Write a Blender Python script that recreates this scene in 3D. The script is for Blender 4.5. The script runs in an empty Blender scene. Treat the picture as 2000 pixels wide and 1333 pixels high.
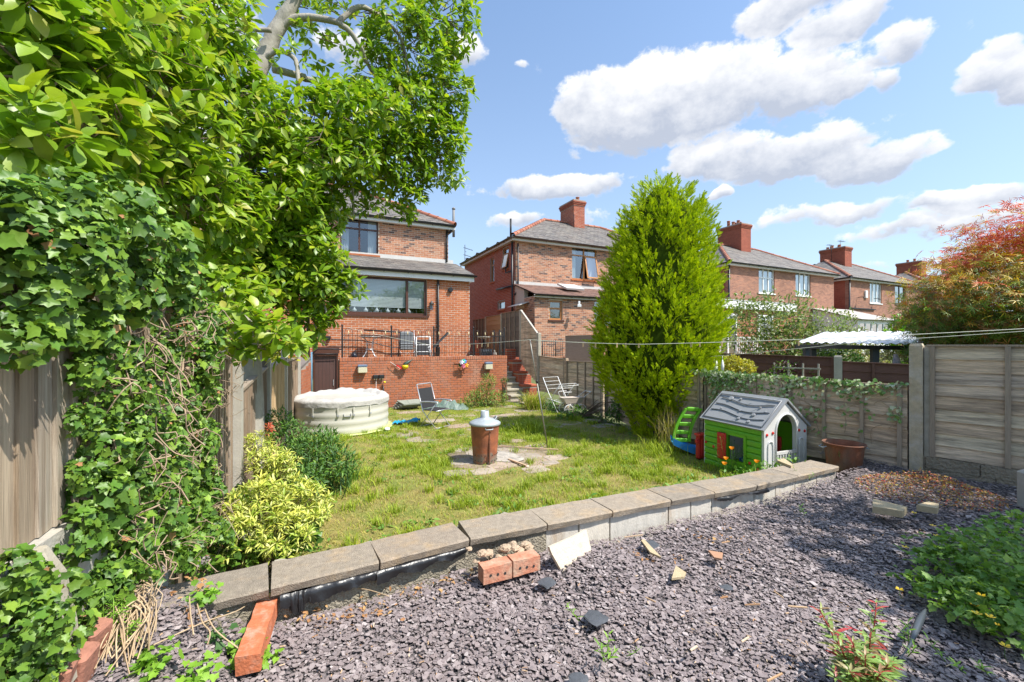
import bpy, math, random
import numpy as np
from math import sin, cos, pi, radians, sqrt, atan, atan2, exp, floor
from mathutils import Vector, Matrix, Quaternion
random.seed(7); RG = np.random.default_rng(7)
SC = bpy.context.scene; COL = SC.collection
# ------------------------------------------------------------------ camera, sky, sun, exposure
FPX, CXP, HY, CZ = 830.0, 1000.0, 672.0, 1.95      # focal length in photo pixels, horizon row, eye height above the lawn
cam_d = bpy.data.cameras.new('camera'); cam = bpy.data.objects.new('camera', cam_d); COL.objects.link(cam)
cam_d.sensor_width = 36; cam_d.lens = 36*FPX/2000; cam_d.shift_y = (HY-666.5)/2000
cam_d.clip_start = .05; cam_d.clip_end = 3000
cam.location = (0, 0, CZ); cam.rotation_euler = (radians(90), 0, 0); SC.camera = cam
SUNV = Vector((.43, -.20, .68)).normalized()
SUN_EL = math.asin(SUNV.z); SUN_AZ = atan2(SUNV.x, SUNV.y)
sd = bpy.data.lights.new('sun', 'SUN'); sun = bpy.data.objects.new('sun', sd); COL.objects.link(sun)
sd.energy = 4.3; sd.angle = radians(.53); sd.color = (1.0, .955, .88)
sun.rotation_euler = (-SUNV).to_track_quat('-Z', 'Y').to_euler(); sun.location = (30, -14, 48)
vs = SC.view_settings; vs.view_transform = 'Standard'; vs.look = 'None'; vs.gamma = 1; vs.exposure = .74; vs.use_curve_mapping = False
cy = SC.cycles; cy.use_denoising = True; cy.max_bounces = 7; cy.diffuse_bounces = 3; cy.glossy_bounces = 3
cy.transmission_bounces = 6; cy.transparent_max_bounces = 12; cy.caustics_reflective = False; cy.caustics_refractive = False
cy.sample_clamp_indirect = 6

class X:                                           # small expression builder for shader math
    nt = None
    def __init__(s, v): s.v = v
    @staticmethod
    def op(kind, *a, clamp=False):
        n = X.nt.nodes.new('ShaderNodeMath'); n.operation = kind; n.use_clamp = clamp
        for i, q in enumerate(a):
            q = q.v if isinstance(q, X) else q
            if isinstance(q, (int, float)): n.inputs[i].default_value = q
            else: X.nt.links.new(q, n.inputs[i])
        return X(n.outputs[0])
    def __add__(s, o): return X.op('ADD', s, o)
    def __radd__(s, o): return X.op('ADD', s, o)
    def __sub__(s, o): return X.op('SUBTRACT', s, o)
    def __rsub__(s, o): return X.op('SUBTRACT', o, s)
    def __mul__(s, o): return X.op('MULTIPLY', s, o)
    def __rmul__(s, o): return X.op('MULTIPLY', s, o)
    def __truediv__(s, o): return X.op('DIVIDE', s, o)

W = bpy.data.worlds.new('World'); SC.world = W; W.use_nodes = True
def build_sky():
    nt = W.node_tree; nt.nodes.clear(); X.nt = nt; L = nt.links.new
    def N(t): return nt.nodes.new(t)
    out = N('ShaderNodeOutputWorld'); bg = N('ShaderNodeBackground'); bg.inputs[1].default_value = .15
    sky = N('ShaderNodeTexSky'); sky.sky_type = 'NISHITA'; sky.sun_disc = False
    sky.sun_elevation = SUN_EL; sky.sun_rotation = SUN_AZ; sky.air_density = 1.0; sky.dust_density = 1.4; sky.ozone_density = 1.6; sky.altitude = 100
    tc = N('ShaderNodeTexCoord'); sp = N('ShaderNodeSeparateXYZ'); L(tc.outputs['Generated'], sp.inputs[0])
    x, y, z = X(sp.outputs[0]), X(sp.outputs[1]), X(sp.outputs[2])
    az = X.op('ARCTAN2', x, y)
    h = X.op('SQRT', x*x + y*y + 1e-6); t = z/h
    # slow domain warp so that the banks have torn outlines
    def noise(scale, det, rough, sx=1.0, sz=1.0, off=0.0):
        mp = N('ShaderNodeMapping'); mp.inputs['Scale'].default_value = (sx, sx, sz); mp.inputs['Location'].default_value = (off, off*.7, off*1.3)
        L(tc.outputs['Generated'], mp.inputs[0])
        n = N('ShaderNodeTexNoise'); n.inputs['Scale'].default_value = scale; n.inputs['Detail'].default_value = det; n.inputs['Roughness'].default_value = rough
        L(mp.outputs[0], n.inputs['Vector']); return n
    w1 = noise(9, 4, .55, 1, 1.2, 3.1); ws = N('ShaderNodeSeparateColor'); L(w1.outputs['Color'], ws.inputs[0])
    azw = az + (X(ws.outputs[0]) - .5)*.10; tw = t + (X(ws.outputs[1]) - .5)*.07
    def blob(xp, yp, rx, ry, s=1.0):
        a = atan((xp-CXP)/FPX); tt = (HY-yp)/FPX*cos(a)
        ra = rx/FPX*cos(a)**2; rt = ry/FPX*cos(a)
        da = (azw - a)/ra; dt = (tw - tt)/rt
        w = X.op('MAXIMUM', 1.0 - (da*da + dt*dt), 0.0)
        return w*s, dt
    B = [(1165,205,110,85,1.2),(1270,185,130,95,1.2),(1400,175,170,105,1.2),(1545,165,140,85,1.15),(1290,250,220,60,1.1),(1640,175,70,40,.8),
         (1545,305,210,68,1.2),(1690,318,160,50,1.1),(1400,305,140,55,1.05),
         (1500,35,110,55,.95),(1630,45,120,60,1.0),(1760,85,95,50,.85),(1590,-30,180,60,.9),(1700,125,60,30,.6),
         (1925,140,105,70,1.15),(1990,165,100,60,1.05),(1960,80,70,35,.7),(1715,170,42,42,.8),
         (905,95,58,48,.95),(690,92,85,48,.8),(1020,130,22,12,.45),
         (1080,365,190,34,.95),(1010,432,90,24,.75),(1400,381,30,15,.9),(1140,300,40,16,.45),
         (1890,388,175,38,1.05),(1640,415,250,30,.7),(1830,440,260,36,.75),(1500,440,160,18,.4),(1150,420,60,28,.5),(1760,510,300,24,.45),
         (2090,370,140,60,1.0),(2160,120,140,80,.9),(300,260,220,90,.8),(-40,200,200,80,.8),(430,30,160,60,.7)]
    D = None; SV = None; SW = None
    for b in B:
        w, dt = blob(*b)
        D = w if D is None else X.op('MAXIMUM', D, w) ; SV = w*dt if SV is None else SV + w*dt; SW = w if SW is None else SW + w
    # the same broken cumulus goes on round the horizon, behind and above the view
    n2 = noise(2.6, 4, .55, 1, 2.6, 9.0)
    beh = X.op('MULTIPLY', X.op('MULTIPLY', (X(n2.outputs[0]) - .53), 5.0), X.op('SMOOTH_MIN', X.op('MAXIMUM', (.62 - y)*3.0, 0.0), 1.0, .2))
    D = X.op('MAXIMUM', D, beh)
    n1 = noise(11, 9, .62, 1, 1.35, 1.0); n3 = noise(34, 6, .6, 1, 1.2, 5.0)
    f1 = X(n1.outputs[0]) - .5; f3 = X(n3.outputs[0]) - .5
    dens = D*1.05 + f1*1.5 + f3*.95
    mask = N('ShaderNodeMapRange'); mask.interpolation_type = 'SMOOTHSTEP'; mask.inputs[1].default_value = .30; mask.inputs[2].default_value = .66
    L(dens.v, mask.inputs[0])
    m = X(mask.outputs[0])*X.op('MULTIPLY', t, 9.0, clamp=True)
    v = SV/(SW + .05)                               # -1 base .. +1 top of the bank
    shade = X.op('ADD', X.op('ADD', v*1.0, f1*1.9 + f3*.5), .46)
    thin = 1.0 - X(mask.outputs[0])
    lit = X.op('MAXIMUM', X.op('ADD', shade, thin*.5), 0.0); lit = X.op('MINIMUM', lit, 1.0)
    mixc = N('ShaderNodeMix'); mixc.data_type = 'RGBA'
    mixc.inputs[6].default_value = (2.3, 2.5, 2.95, 1); mixc.inputs[7].default_value = (4.75, 4.72, 4.7, 1)
    L(lit.v, mixc.inputs[0])
    mx = N('ShaderNodeMix'); mx.data_type = 'RGBA'; L((m*.93).v, mx.inputs[0])
    tn = N('ShaderNodeMix'); tn.data_type = 'RGBA'; tn.blend_type = 'MULTIPLY'; tn.inputs[0].default_value = 1; L(sky.outputs[0], tn.inputs[6]); tn.inputs[7].default_value = (.92, 1.06, 1.12, 1)
    hz = N('ShaderNodeMix'); hz.data_type = 'RGBA'; L(X.op('MULTIPLY', X.op('EXPONENT', X.op('MAXIMUM', t, 0.0)*-2.2), .62).v, hz.inputs[0]); L(tn.outputs[2], hz.inputs[6]); hz.inputs[7].default_value = (2.7, 2.95, 3.35, 1)
    L(hz.outputs[2], mx.inputs[6]); L(mixc.outputs[2], mx.inputs[7])
    L(mx.outputs[2], bg.inputs[0]); L(bg.outputs[0], out.inputs[0])
build_sky()

# ------------------------------------------------------------------ frames
TH = radians(25.4); D2 = Vector((cos(TH), sin(TH), 0)); D1 = Vector((-sin(TH), cos(TH), 0)); UZ = Vector((0, 0, 1))
def PY(x, y, Y): return Vector(((x-CXP)/FPX*Y, Y, CZ-(y-HY)/FPX*Y))      # a point of the place seen at (x, y), Y metres ahead
def PZ(x, y, z): Y = FPX*(CZ-z)/(y-HY); return Vector(((x-CXP)/FPX*Y, Y, z))
def wall_uz(O, d, x, y):                            # where the sight line meets the upright plane through O along d: (run along d, height)
    k = (x-CXP)/FPX; u = (k*O[1]-O[0])/(d[0]-k*d[1]); Y = O[1]+u*d[1]
    return u, CZ-(y-HY)/FPX*Y
def V3(a): return Vector((a[0], a[1], a[2] if len(a) > 2 else 0))

# ------------------------------------------------------------------ objects
def wm(o):
    m = Matrix.LocRotScale(o.location, o.rotation_euler, o.scale)
    return wm(o.parent) @ o.matrix_parent_inverse @ m if o.parent else m
def tag(o, label=None, cat=None, group=None, kind=None):
    if label: o['label'] = label
    if cat: o['category'] = cat
    if group: o['group'] = group
    if kind: o['kind'] = kind
    return o
def thing(name, label, cat, loc=(0, 0, 0), rz=0, group=None):
    o = bpy.data.objects.new(name, None); COL.objects.link(o); o.location = loc; o.rotation_euler = (0, 0, rz); o.empty_display_size = .1
    return tag(o, label, cat, group)
def link(name, me, parent=None, world=False, loc=None, rot=None):
    o = bpy.data.objects.new(name, me); COL.objects.link(o)
    if loc is not None: o.location = loc
    if rot is not None: o.rotation_euler = rot
    if parent is not None:
        o.parent = parent
        if world: o.matrix_parent_inverse = wm(parent).inverted()
    return o
def copy_tree(o, parent=None):
    c = o.copy(); COL.objects.link(c); c.parent = parent
    for ch in [k for k in o.children]: copy_tree(ch, c)
    return c
class MB:
    def __init__(s): s.v = []; s.f = []; s.sm = []
    def add(s, vs_, fs, smooth=False):
        b = len(s.v); s.v += [tuple(q) for q in vs_]; s.f += [tuple(b+i for i in f) for f in fs]; s.sm += [smooth]*len(fs); return s
    def obox(s, o, a, b, c):
        o, a, b, c = V3(o), V3(a), V3(b), V3(c)
        if a.cross(b).dot(c) < 0: a, b = b, a
        p = [o, o+a, o+a+b, o+b, o+c, o+a+c, o+a+b+c, o+b+c]
        return s.add(p, [(3,2,1,0),(4,5,6,7),(0,1,5,4),(1,2,6,5),(2,3,7,6),(3,0,4,7)])
    def box(s, x0, x1, y0, y1, z0, z1): return s.obox((x0,y0,z0), (x1-x0,0,0), (0,y1-y0,0), (0,0,z1-z0))
    def bbox(s, x0, x1, y0, y1, z0, z1, b=.01):     # box with chamfered edges
        n = []
        for (zz, i) in ((z0, b), (z0+b, 0), (z1-b, 0), (z1, b)):
            j = b if i == 0 else b*2.2
            n.append([(x0+i+ (b-i)*0, y0+j, zz), (x0+j, y0+i, zz), (x1-j, y0+i, zz), (x1-i, y0+j, zz), (x1-i, y1-j, zz), (x1-j, y1-i, zz), (x0+j, y1-i, zz), (x0+i, y1-j, zz)])
        return s.rings(n)
    def rings(s, rs, cap=True, closed=True, smooth=False):
        n = len(rs[0]); b = len(s.v)
        for r in rs: s.v += [tuple(q) for q in r]
        m = n if closed else n-1
        for k in range(len(rs)-1):
            for i in range(m):
                j = (i+1) % n; s.f.append((b+k*n+i, b+k*n+j, b+(k+1)*n+j, b+(k+1)*n+i)); s.sm.append(smooth)
        if cap and closed:
            s.f.append(tuple(b+i for i in range(n-1, -1, -1))); s.sm.append(False)
            s.f.append(tuple(b+(len(rs)-1)*n+i for i in range(n))); s.sm.append(False)
        return s
    def tube(s, pts, r, n=6, cap=True, smooth=True):
        pts = [V3(p) for p in pts]; R = r if isinstance(r, (list, tuple)) else [r]*len(pts)
        rs = []; prev = None
        for i, p in enumerate(pts):
            d = (pts[min(i+1, len(pts)-1)] - pts[max(i-1, 0)])
            d = d.normalized() if d.length > 1e-9 else Vector((0,0,1))
            if prev is None:
                a = d.cross(Vector((0,0,1)));
                if a.length < 1e-3: a = d.cross(Vector((1,0,0)))
            else: a = prev - d*prev.dot(d)
            if a.length < 1e-6: a = d.orthogonal()
            a.normalize(); b_ = d.cross(a); prev = a
            rs.append([p + (a*cos(2*pi*k/n) + b_*sin(2*pi*k/n))*R[i] for k in range(n)])
        return s.rings(rs, cap, True, smooth)
    def lathe(s, prof, c=(0,0,0), n=24, smooth=True, cap=True, sx=1, sy=1):
        c = V3(c); return s.rings([[c+Vector((r*cos(2*pi*k/n)*sx, r*sin(2*pi*k/n)*sy, z)) for k in range(n)] for r, z in prof], cap, True, smooth)
    def prism(s, poly, d):                          # poly: 3-D outline, d: extrusion
        d = V3(d); p = [V3(q) for q in poly]; n = len(p)
        return s.add(p+[q+d for q in p], [tuple(range(n-1,-1,-1)), tuple(range(n, 2*n))] + [(i,(i+1)%n,n+(i+1)%n,n+i) for i in range(n)])
    def quad(s, a, b, c, d): return s.add([a,b,c,d], [(0,1,2,3)])
    def mesh(s, name, mat):
        me = bpy.data.meshes.new(name); me.from_pydata(s.v, [], s.f); me.polygons.foreach_set('use_smooth', s.sm)
        if mat: me.materials.append(mat)
        me.update(); return me
    def build(s, name, mat, parent=None, world=False, **kw): return link(name, s.mesh(name, mat), parent, world, **kw)
def smooth_path(pts, n=6):                          # Catmull-Rom through the given points
    P = [V3(p) for p in pts]; out = []
    for i in range(len(P)-1):
        a, b, c, d = P[max(i-1,0)], P[i], P[i+1], P[min(i+2,len(P)-1)]
        for k in range(n):
            t = k/n; out.append(.5*((2*b)+(c-a)*t+(2*a-5*b+4*c-d)*t*t+(3*b-a-3*c+d)*t**3))
    return out+[P[-1]]
def fast_mesh(name, V, F, mat, smooth=False):       # V (n,3), F (m,k) arrays
    me = bpy.data.meshes.new(name); V = np.ascontiguousarray(V, dtype=np.float32); F = np.ascontiguousarray(F, dtype=np.int32)
    m, k = F.shape
    me.vertices.add(len(V)); me.vertices.foreach_set('co', V.ravel())
    me.loops.add(m*k); me.loops.foreach_set('vertex_index', F.ravel())
    me.polygons.add(m); me.polygons.foreach_set('loop_start', np.arange(m, dtype=np.int32)*k)
    try: me.polygons.foreach_set('loop_total', np.full(m, k, dtype=np.int32))
    except Exception: pass
    me.polygons.foreach_set('use_smooth', np.full(m, smooth))
    if mat: me.materials.append(mat)
    me.update(calc_edges=True); return me
def nrm(a): return a/np.maximum(np.linalg.norm(a, axis=-1, keepdims=True), 1e-9)
def frames(d, up):                                  # rows: x = d (long axis), z ~ up
    x = nrm(d); y = nrm(np.cross(up, x)); z = np.cross(x, y); return np.stack([x, y, z], axis=1)
def scatter(tv, tf, M, T):                          # template verts (n,3), faces (m,k), M (N,3,3) rows = axes * scale, T (N,3)
    V = np.einsum('nk,ikj->inj', tv, M) + T[:, None, :]; n = len(tv)
    F = (tf[None] + (np.arange(len(T))*n)[:, None, None]).reshape(-1, tf.shape[1])
    return V.reshape(-1, 3), F
def rdir(n, up=0.0):
    v = RG.normal(size=(n, 3)); v[:, 2] += up; return nrm(v)

# ------------------------------------------------------------------ materials
def rgb(c, a=1): return (c[0], c[1], c[2], a)
def M(name, pal, rough=.8, var=.12, ns=6, bump=0., bs=40, metal=0, lucent=0, stretch=(1,1,1), stain=None, sscale=1.5, samt=.4, spec=.5, obj=False, sthr=.5, coat=0, det=5, rnd=True, bd=.01):
    m = bpy.data.materials.new(name); m.use_nodes = True; nt = m.node_tree; nt.nodes.clear(); X.nt = nt; L = nt.links.new
    def N(t): return nt.nodes.new(t)
    out = N('ShaderNodeOutputMaterial'); p = N('ShaderNodeBsdfPrincipled')
    p.inputs['Roughness'].default_value = rough; p.inputs['Metallic'].default_value = metal; p.inputs['Specular IOR Level'].default_value = spec
    if coat: p.inputs['Coat Weight'].default_value = coat
    if isinstance(pal[0], (int, float)): pal = [pal]
    geo = N('ShaderNodeNewGeometry'); oi = N('ShaderNodeObjectInfo'); tc = N('ShaderNodeTexCoord')
    pos = tc.outputs['Object'] if obj else geo.outputs['Position']
    mp = N('ShaderNodeMapping'); mp.inputs['Scale'].default_value = stretch; L(pos, mp.inputs[0])
    if len(pal) > 1:
        r = X.op('FRACT', X(geo.outputs['Random Per Island']) + X(oi.outputs['Random'])*7.31) if rnd else X(geo.outputs['Random Per Island'])
        cr = N('ShaderNodeValToRGB'); e = cr.color_ramp.elements
        while len(e) < len(pal): e.new(.5)
        for i, c in enumerate(pal): e[i].position = (i+.5)/len(pal); e[i].color = rgb(c)
        L(r.v, cr.inputs[0]); col = cr.outputs[0]
    else:
        cn = N('ShaderNodeRGB'); cn.outputs[0].default_value = rgb(pal[0]); col = cn.outputs[0]
    if stain is not None:
        n2 = N('ShaderNodeTexNoise'); n2.inputs['Scale'].default_value = sscale; n2.inputs['Detail'].default_value = 6; n2.inputs['Roughness'].default_value = .65; L(mp.outputs[0], n2.inputs['Vector'])
        mr = N('ShaderNodeMapRange'); mr.inputs[1].default_value = sthr-.08; mr.inputs[2].default_value = sthr+.14; mr.inputs[4].default_value = samt; L(n2.outputs[0], mr.inputs[0])
        mx = N('ShaderNodeMix'); mx.data_type = 'RGBA'; L(mr.outputs[0], mx.inputs[0]); L(col, mx.inputs[6]); mx.inputs[7].default_value = rgb(stain); col = mx.outputs[2]
    if var:
        n1 = N('ShaderNodeTexNoise'); n1.inputs['Scale'].default_value = ns; n1.inputs['Detail'].default_value = det; n1.inputs['Roughness'].default_value = .7; L(mp.outputs[0], n1.inputs['Vector'])
        k = (X(n1.outputs[0]) - .5)*(4*var) + 1.0
        vm = N('ShaderNodeVectorMath'); vm.operation = 'SCALE'; L(col, vm.inputs[0]); L(k.v, vm.inputs['Scale']); col = vm.outputs[0]
    L(col, p.inputs['Base Color'])
    if bump:
        nb = N('ShaderNodeTexNoise'); nb.inputs['Scale'].default_value = bs; nb.inputs['Detail'].default_value = 4; L(mp.outputs[0], nb.inputs['Vector'])
        b = N('ShaderNodeBump'); b.inputs['Strength'].default_value = bump; b.inputs['Distance'].default_value = bd; L(nb.outputs[0], b.inputs['Height']); L(b.outputs[0], p.inputs['Normal'])
    sh = p.outputs[0]
    if lucent:
        tr = N('ShaderNodeBsdfTranslucent'); vm = N('ShaderNodeVectorMath'); vm.operation = 'MULTIPLY'; L(col, vm.inputs[0]); vm.inputs[1].default_value = (1.25, 1.3, .6)
        L(vm.outputs[0], tr.inputs[0]); ms = N('ShaderNodeMixShader'); ms.inputs[0].default_value = lucent; L(sh, ms.inputs[1]); L(tr.outputs[0], ms.inputs[2]); sh = ms.outputs[0]
    L(sh, out.inputs[0]); return m
def brick_mat(name, cols, mortar, scale=1.0):       # far walls: too small to lay brick by brick
    m = bpy.data.materials.new(name); m.use_nodes = True; nt = m.node_tree; X.nt = nt; L = nt.links.new
    def N(t): return nt.nodes.new(t)
    p = nt.nodes['Principled BSDF']; p.inputs['Roughness'].default_value = .9
    tc = N('ShaderNodeTexCoord'); sp = N('ShaderNodeSeparateXYZ'); L(tc.outputs['Object'], sp.inputs[0])
    cb = N('ShaderNodeCombineXYZ'); L((X(sp.outputs[0])+X(sp.outputs[1])).v, cb.inputs[0]); L(sp.outputs[2], cb.inputs[1])
    b = N('ShaderNodeTexBrick'); L(cb.outputs[0], b.inputs['Vector']); b.inputs['Scale'].default_value = 1
    b.inputs['Brick Width'].default_value = .225; b.inputs['Row Height'].default_value = .075; b.inputs['Mortar Size'].default_value = .005
    b.inputs['Color1'].default_value = rgb(cols[0]); b.inputs['Color2'].default_value = rgb(cols[1]); b.inputs['Mortar'].default_value = rgb(mortar); b.inputs['Bias'].default_value = -.1
    n1 = N('ShaderNodeTexNoise'); n1.inputs['Scale'].default_value = 1.3; n1.inputs['Detail'].default_value = 6; L(tc.outputs['Object'], n1.inputs['Vector'])
    n4 = N('ShaderNodeTexNoise'); n4.inputs['Scale'].default_value = 9; n4.inputs['Detail'].default_value = 3; L(tc.outputs['Object'], n4.inputs['Vector'])
    k = (X(n1.outputs[0])-.5)*.5 + (X(n4.outputs[0])-.5)*.5 + 1.0
    vm = N('ShaderNodeVectorMath'); vm.operation = 'SCALE'; L(b.outputs[0], vm.inputs[0]); L(k.v, vm.inputs['Scale']); L(vm.outputs[0], p.inputs['Base Color'])
    bp = N('ShaderNodeBump'); bp.inputs['Strength'].default_value = .5; bp.inputs['Distance'].default_value = .006; bp.invert = True; L(b.outputs['Fac'], bp.inputs['Height']); L(bp.outputs[0], p.inputs['Normal'])
    return m
def glass_mat():
    m = bpy.data.materials.new('window glass'); m.use_nodes = True; nt = m.node_tree; nt.nodes.clear(); L = nt.links.new
    o = nt.nodes.new('ShaderNodeOutputMaterial'); g = nt.nodes.new('ShaderNodeBsdfGlossy'); g.inputs['Roughness'].default_value = .03; g.inputs[0].default_value = (.9,.95,1,1)
    t = nt.nodes.new('ShaderNodeBsdfTransparent'); t.inputs[0].default_value = (.72,.78,.8,1); ms = nt.nodes.new('ShaderNodeMixShader')
    fr = nt.nodes.new('ShaderNodeLayerWeight'); fr.inputs[0].default_value = .25; ad = nt.nodes.new('ShaderNodeMath'); ad.inputs[1].default_value = .13; ad.use_clamp = True
    L(fr.outputs[1], ad.inputs[0]); L(ad.outputs[0], ms.inputs[0]); L(t.outputs[0], ms.inputs[1]); L(g.outputs[0], ms.inputs[2]); L(ms.outputs[0], o.inputs[0]); return m
GLASS = glass_mat()
# ------------------------------------------------------------------ palette
M_brick_o = M('orange brick', [(0.424,0.128,0.043),(0.492,0.151,0.053),(0.391,0.108,0.037),(0.458,0.140,0.046),(0.508,0.176,0.068)], .85, .10, 30, .3, 90, stain=(.20,.10,.065), sscale=.7, samt=.35, sthr=.52)
M_brick_m = M('multi brick', [(0.439,0.190,0.104),(0.503,0.237,0.134),(0.375,0.143,0.075),(0.161,0.088,0.067),(0.487,0.229,0.126),(0.407,0.167,0.089),(0.534,0.276,0.165),(0.104,0.065,0.057)], .88, .12, 30, .3, 90, stain=(.20,.10,.065), sscale=.7, samt=.35, sthr=.52)
M_brick_r = M('red brick', [(0.375,0.094,0.045),(0.332,0.077,0.037),(0.419,0.115,0.057)], .88, .12, 30, .3, 90)
M_brick_t = M('terrace brick', [(0.407,0.132,0.058),(0.455,0.158,0.075),(0.359,0.110,0.048),(0.431,0.143,0.064),(0.380,0.144,0.083)], .88, .12, 22, .35, 90, stain=(.52,.34,.25), sscale=1.1, samt=.5, sthr=.62)
M_mort_l = M('pale mortar', (0.570,0.475,0.388), .95, .1, 20, .3, 120)
M_mort_g = M('grey mortar', (0.360,0.302,0.252), .95, .12, 20, .3, 120)
M_slate = M('roof slate', [(0.144,0.125,0.115),(0.193,0.168,0.148),(0.113,0.100,0.094),(0.228,0.197,0.168),(0.166,0.138,0.120)], .62, .2, 5, .2, 40, stain=(.30,.28,.24), samt=.35)
M_tile_b = M('brown roof tile', [(.20,.11,.085),(.26,.15,.11),(.16,.09,.07),(.23,.14,.11)], .8, .2, 6, .2, 40)
M_ridge = M('terracotta', [(0.346,0.122,0.070),(0.288,0.094,0.055),(0.396,0.166,0.101)], .8, .15, 12, .2, 50)
M_white = M('white paint', (.80,.79,.76), .45, .03, 3)
M_upvc = M('white frame', (.82,.82,.80), .35, .02, 3)
M_cream = M('weathered fascia', (.62,.58,.52), .6, .08, 4)
M_brown_f = M('brown window frame', (.085,.032,.02), .4, .1, 20)
M_oak_f = M('golden oak frame', (.44,.19,.06), .42, .12, 30, stretch=(1,1,.2))
M_black = M('black plastic', (.018,.018,.02), .4, .05, 10)
M_iron = M('black iron', (.022,.022,.024), .5, .2, 30, metal=.3)
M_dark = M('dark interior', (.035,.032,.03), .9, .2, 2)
M_lead = M('lead flashing', (.52,.50,.47), .55, .1, 8)
M_wood_g = M('grey fence board', [(0.684,0.508,0.341),(0.740,0.621,0.437),(0.549,0.390,0.254),(0.740,0.565,0.392),(0.610,0.486,0.366)], .88, .42, 3.5, .9, 9, stretch=(1.3,1.3,16), stain=(.19,.145,.105), sscale=.8, samt=.72, sthr=.50)
M_wood_b = M('brown fence board', [(.26,.185,.125),(.32,.23,.16),(.21,.15,.10),(.37,.29,.22)], .85, .24, 3, .5, 8, stretch=(26,26,1.1), stain=(.42,.36,.28), sscale=.8, samt=.5, sthr=.55)
M_wood_v = M('pale upright board', [(0.418,0.320,0.210),(0.475,0.376,0.260),(0.380,0.310,0.233),(0.494,0.442,0.368),(0.342,0.263,0.179)], .85, .24, 3, .5, 8, stretch=(22,22,.9), stain=(.24,.17,.11), sscale=.8, samt=.7, sthr=.50)
M_wood_d = M('dark stained board', [(.13,.105,.085),(.17,.135,.105),(.10,.08,.065)], .85, .25, 3, .4, 8, stretch=(2,2,20))
M_wood_br = M('red brown stained board', [(.14,.062,.048),(.17,.08,.06),(.11,.05,.04)], .8, .2, 3, .4, 8, stretch=(2,2,18))
M_batten = M('grey batten', [(0.297,0.235,0.171),(0.363,0.286,0.209),(0.242,0.189,0.142)], .88, .25, 4, .4, 8, stretch=(20,20,1.5))
M_conc = M('concrete post', (.40,.36,.29), .92, .16, 14, .4, 60, stain=(.27,.24,.16), sscale=5, samt=.5)
M_conc_w = M('pale concrete', (.43,.40,.345), .92, .12, 10, .4, 60, stain=(.36,.33,.28), sscale=4, samt=.5)
M_cope = M('coping stone', [(0.303,0.246,0.190),(0.339,0.279,0.214),(0.266,0.223,0.176)], .95, .30, 22, 1.0, 140, stain=(.50,.33,.16), sscale=4.5, samt=.5, sthr=.58, det=8)
M_slab = M('garden slab', [(.36,.305,.25),(.31,.25,.20),(.41,.34,.27),(.36,.26,.20)], .95, .22, 9, .5, 70, stain=(.22,.185,.12), sscale=2.2, samt=.6)
M_block = M('concrete block', [(.60,.55,.48),(.54,.51,.46),(.64,.58,.49)], .93, .2, 6, .5, 60, stretch=(3,3,.8), stain=(.38,.22,.09), sscale=2.0, samt=.6, sthr=.60)
M_rend = M('rough render', (.33,.29,.225), .97, .2, 12, 1.0, 70, stain=(.25,.22,.14), sscale=3, samt=.5, bd=.03)
M_soil = M('soil', (.13,.095,.06), .97, .35, 9, .8, 40, bd=.03)
M_lawnb = M('lawn thatch', (.27,.215,.065), .97, .4, 7, .8, 60, stain=(.15,.20,.025), sscale=2.3, samt=.8, sthr=.46, bd=.03, det=8)
M_ground = M('ground', (.10,.12,.045), .97, .3, .7)
M_gravb = M('gravel bed', (.115,.10,.10), .95, .4, 60, 1.0, 90, bd=.02)
M_chip = M('slate chipping', [(0.252,0.204,0.199),(0.220,0.180,0.180),(0.290,0.237,0.231),(0.194,0.156,0.156),(0.262,0.212,0.204),(0.332,0.278,0.269),(0.226,0.183,0.182),(0.247,0.196,0.189),(0.199,0.167,0.170),(0.278,0.228,0.222),(0.395,0.340,0.331)], .62, .12, 30, .25, 200, spec=.45)

# ------------------------------------------------------------------ the lie of the land
CP = [(395,1170,-1.40),(527,1148,-1.40),(742,1097,-1.40),(918,1052,-1.40),(1070,1024,-1.40),(1197,999,-1.405),(1312,977,-1.415),(1397,962,-1.43),(1480,948,-1.45),(1560,930,-1.48),(1640,911,-1.51)]
COPE = [PZ(x, y, CZ+z) for x, y, z in CP]           # front edge of the coping, left to right
COPE[0] = COPE[1] - D2*.60*.92 + D1*(-.05)
def wall_dist(p):                                   # signed distance to the coping front edge; positive = lawn side
    best = 1e9; sgn = 1
    for a, b in zip(COPE, COPE[1:]):
        d = (b-a).xy; t = max(0, min(1, (Vector(p[:2])-a.xy).dot(d)/d.length_squared)); q = a.xy+d*t; e = Vector(p[:2])-q
        if e.length < best: best = e.length; sgn = 1 if d.x*e.y-d.y*e.x > 0 else -1
    return best*sgn
def fence_x(Y): return -.3916*Y-1.129               # line of the left boundary fence
FR0 = Vector((5.15, 5.36, 0)); FRd = Vector((.607, -.795, 0))      # right boundary, near stretch
FM0 = Vector((5.07, 5.40, 0)); FMd = Vector((-.515, .857, 0)).normalized()
def n2(x, y, s=1.0, o=0.0): return sin(x*1.7*s+o)*cos(y*2.1*s+o*1.3)+.5*sin(x*3.9*s+y*2.7*s+o)+.3*cos(y*6.1*s-x*5.3*s+o)
def gravel_z(x, y):
    d = (x-fence_x(y))
    z = .332+.014*n2(x, y, 1.3)
    mx, my = .62, 3.0                               # heap against the wall
    z += .075*exp(-((x-mx)**2+(y-my)**2)/.16)
    if x > 2.5: z += .035*min(1, (x-2.5)/2)
    if d < .62: z += .50*max(0, (.62-d)/.62)
    return z
def lawn_z(x, y): return .012*n2(x, y, .8)
def hgt(x, y):
    v = -x*sin(TH)+y*cos(TH)
    if y < 3.2 and False: return .2
    return -.06+1.40*max(0, min(1, (v-13.9)/1.9))
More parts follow.
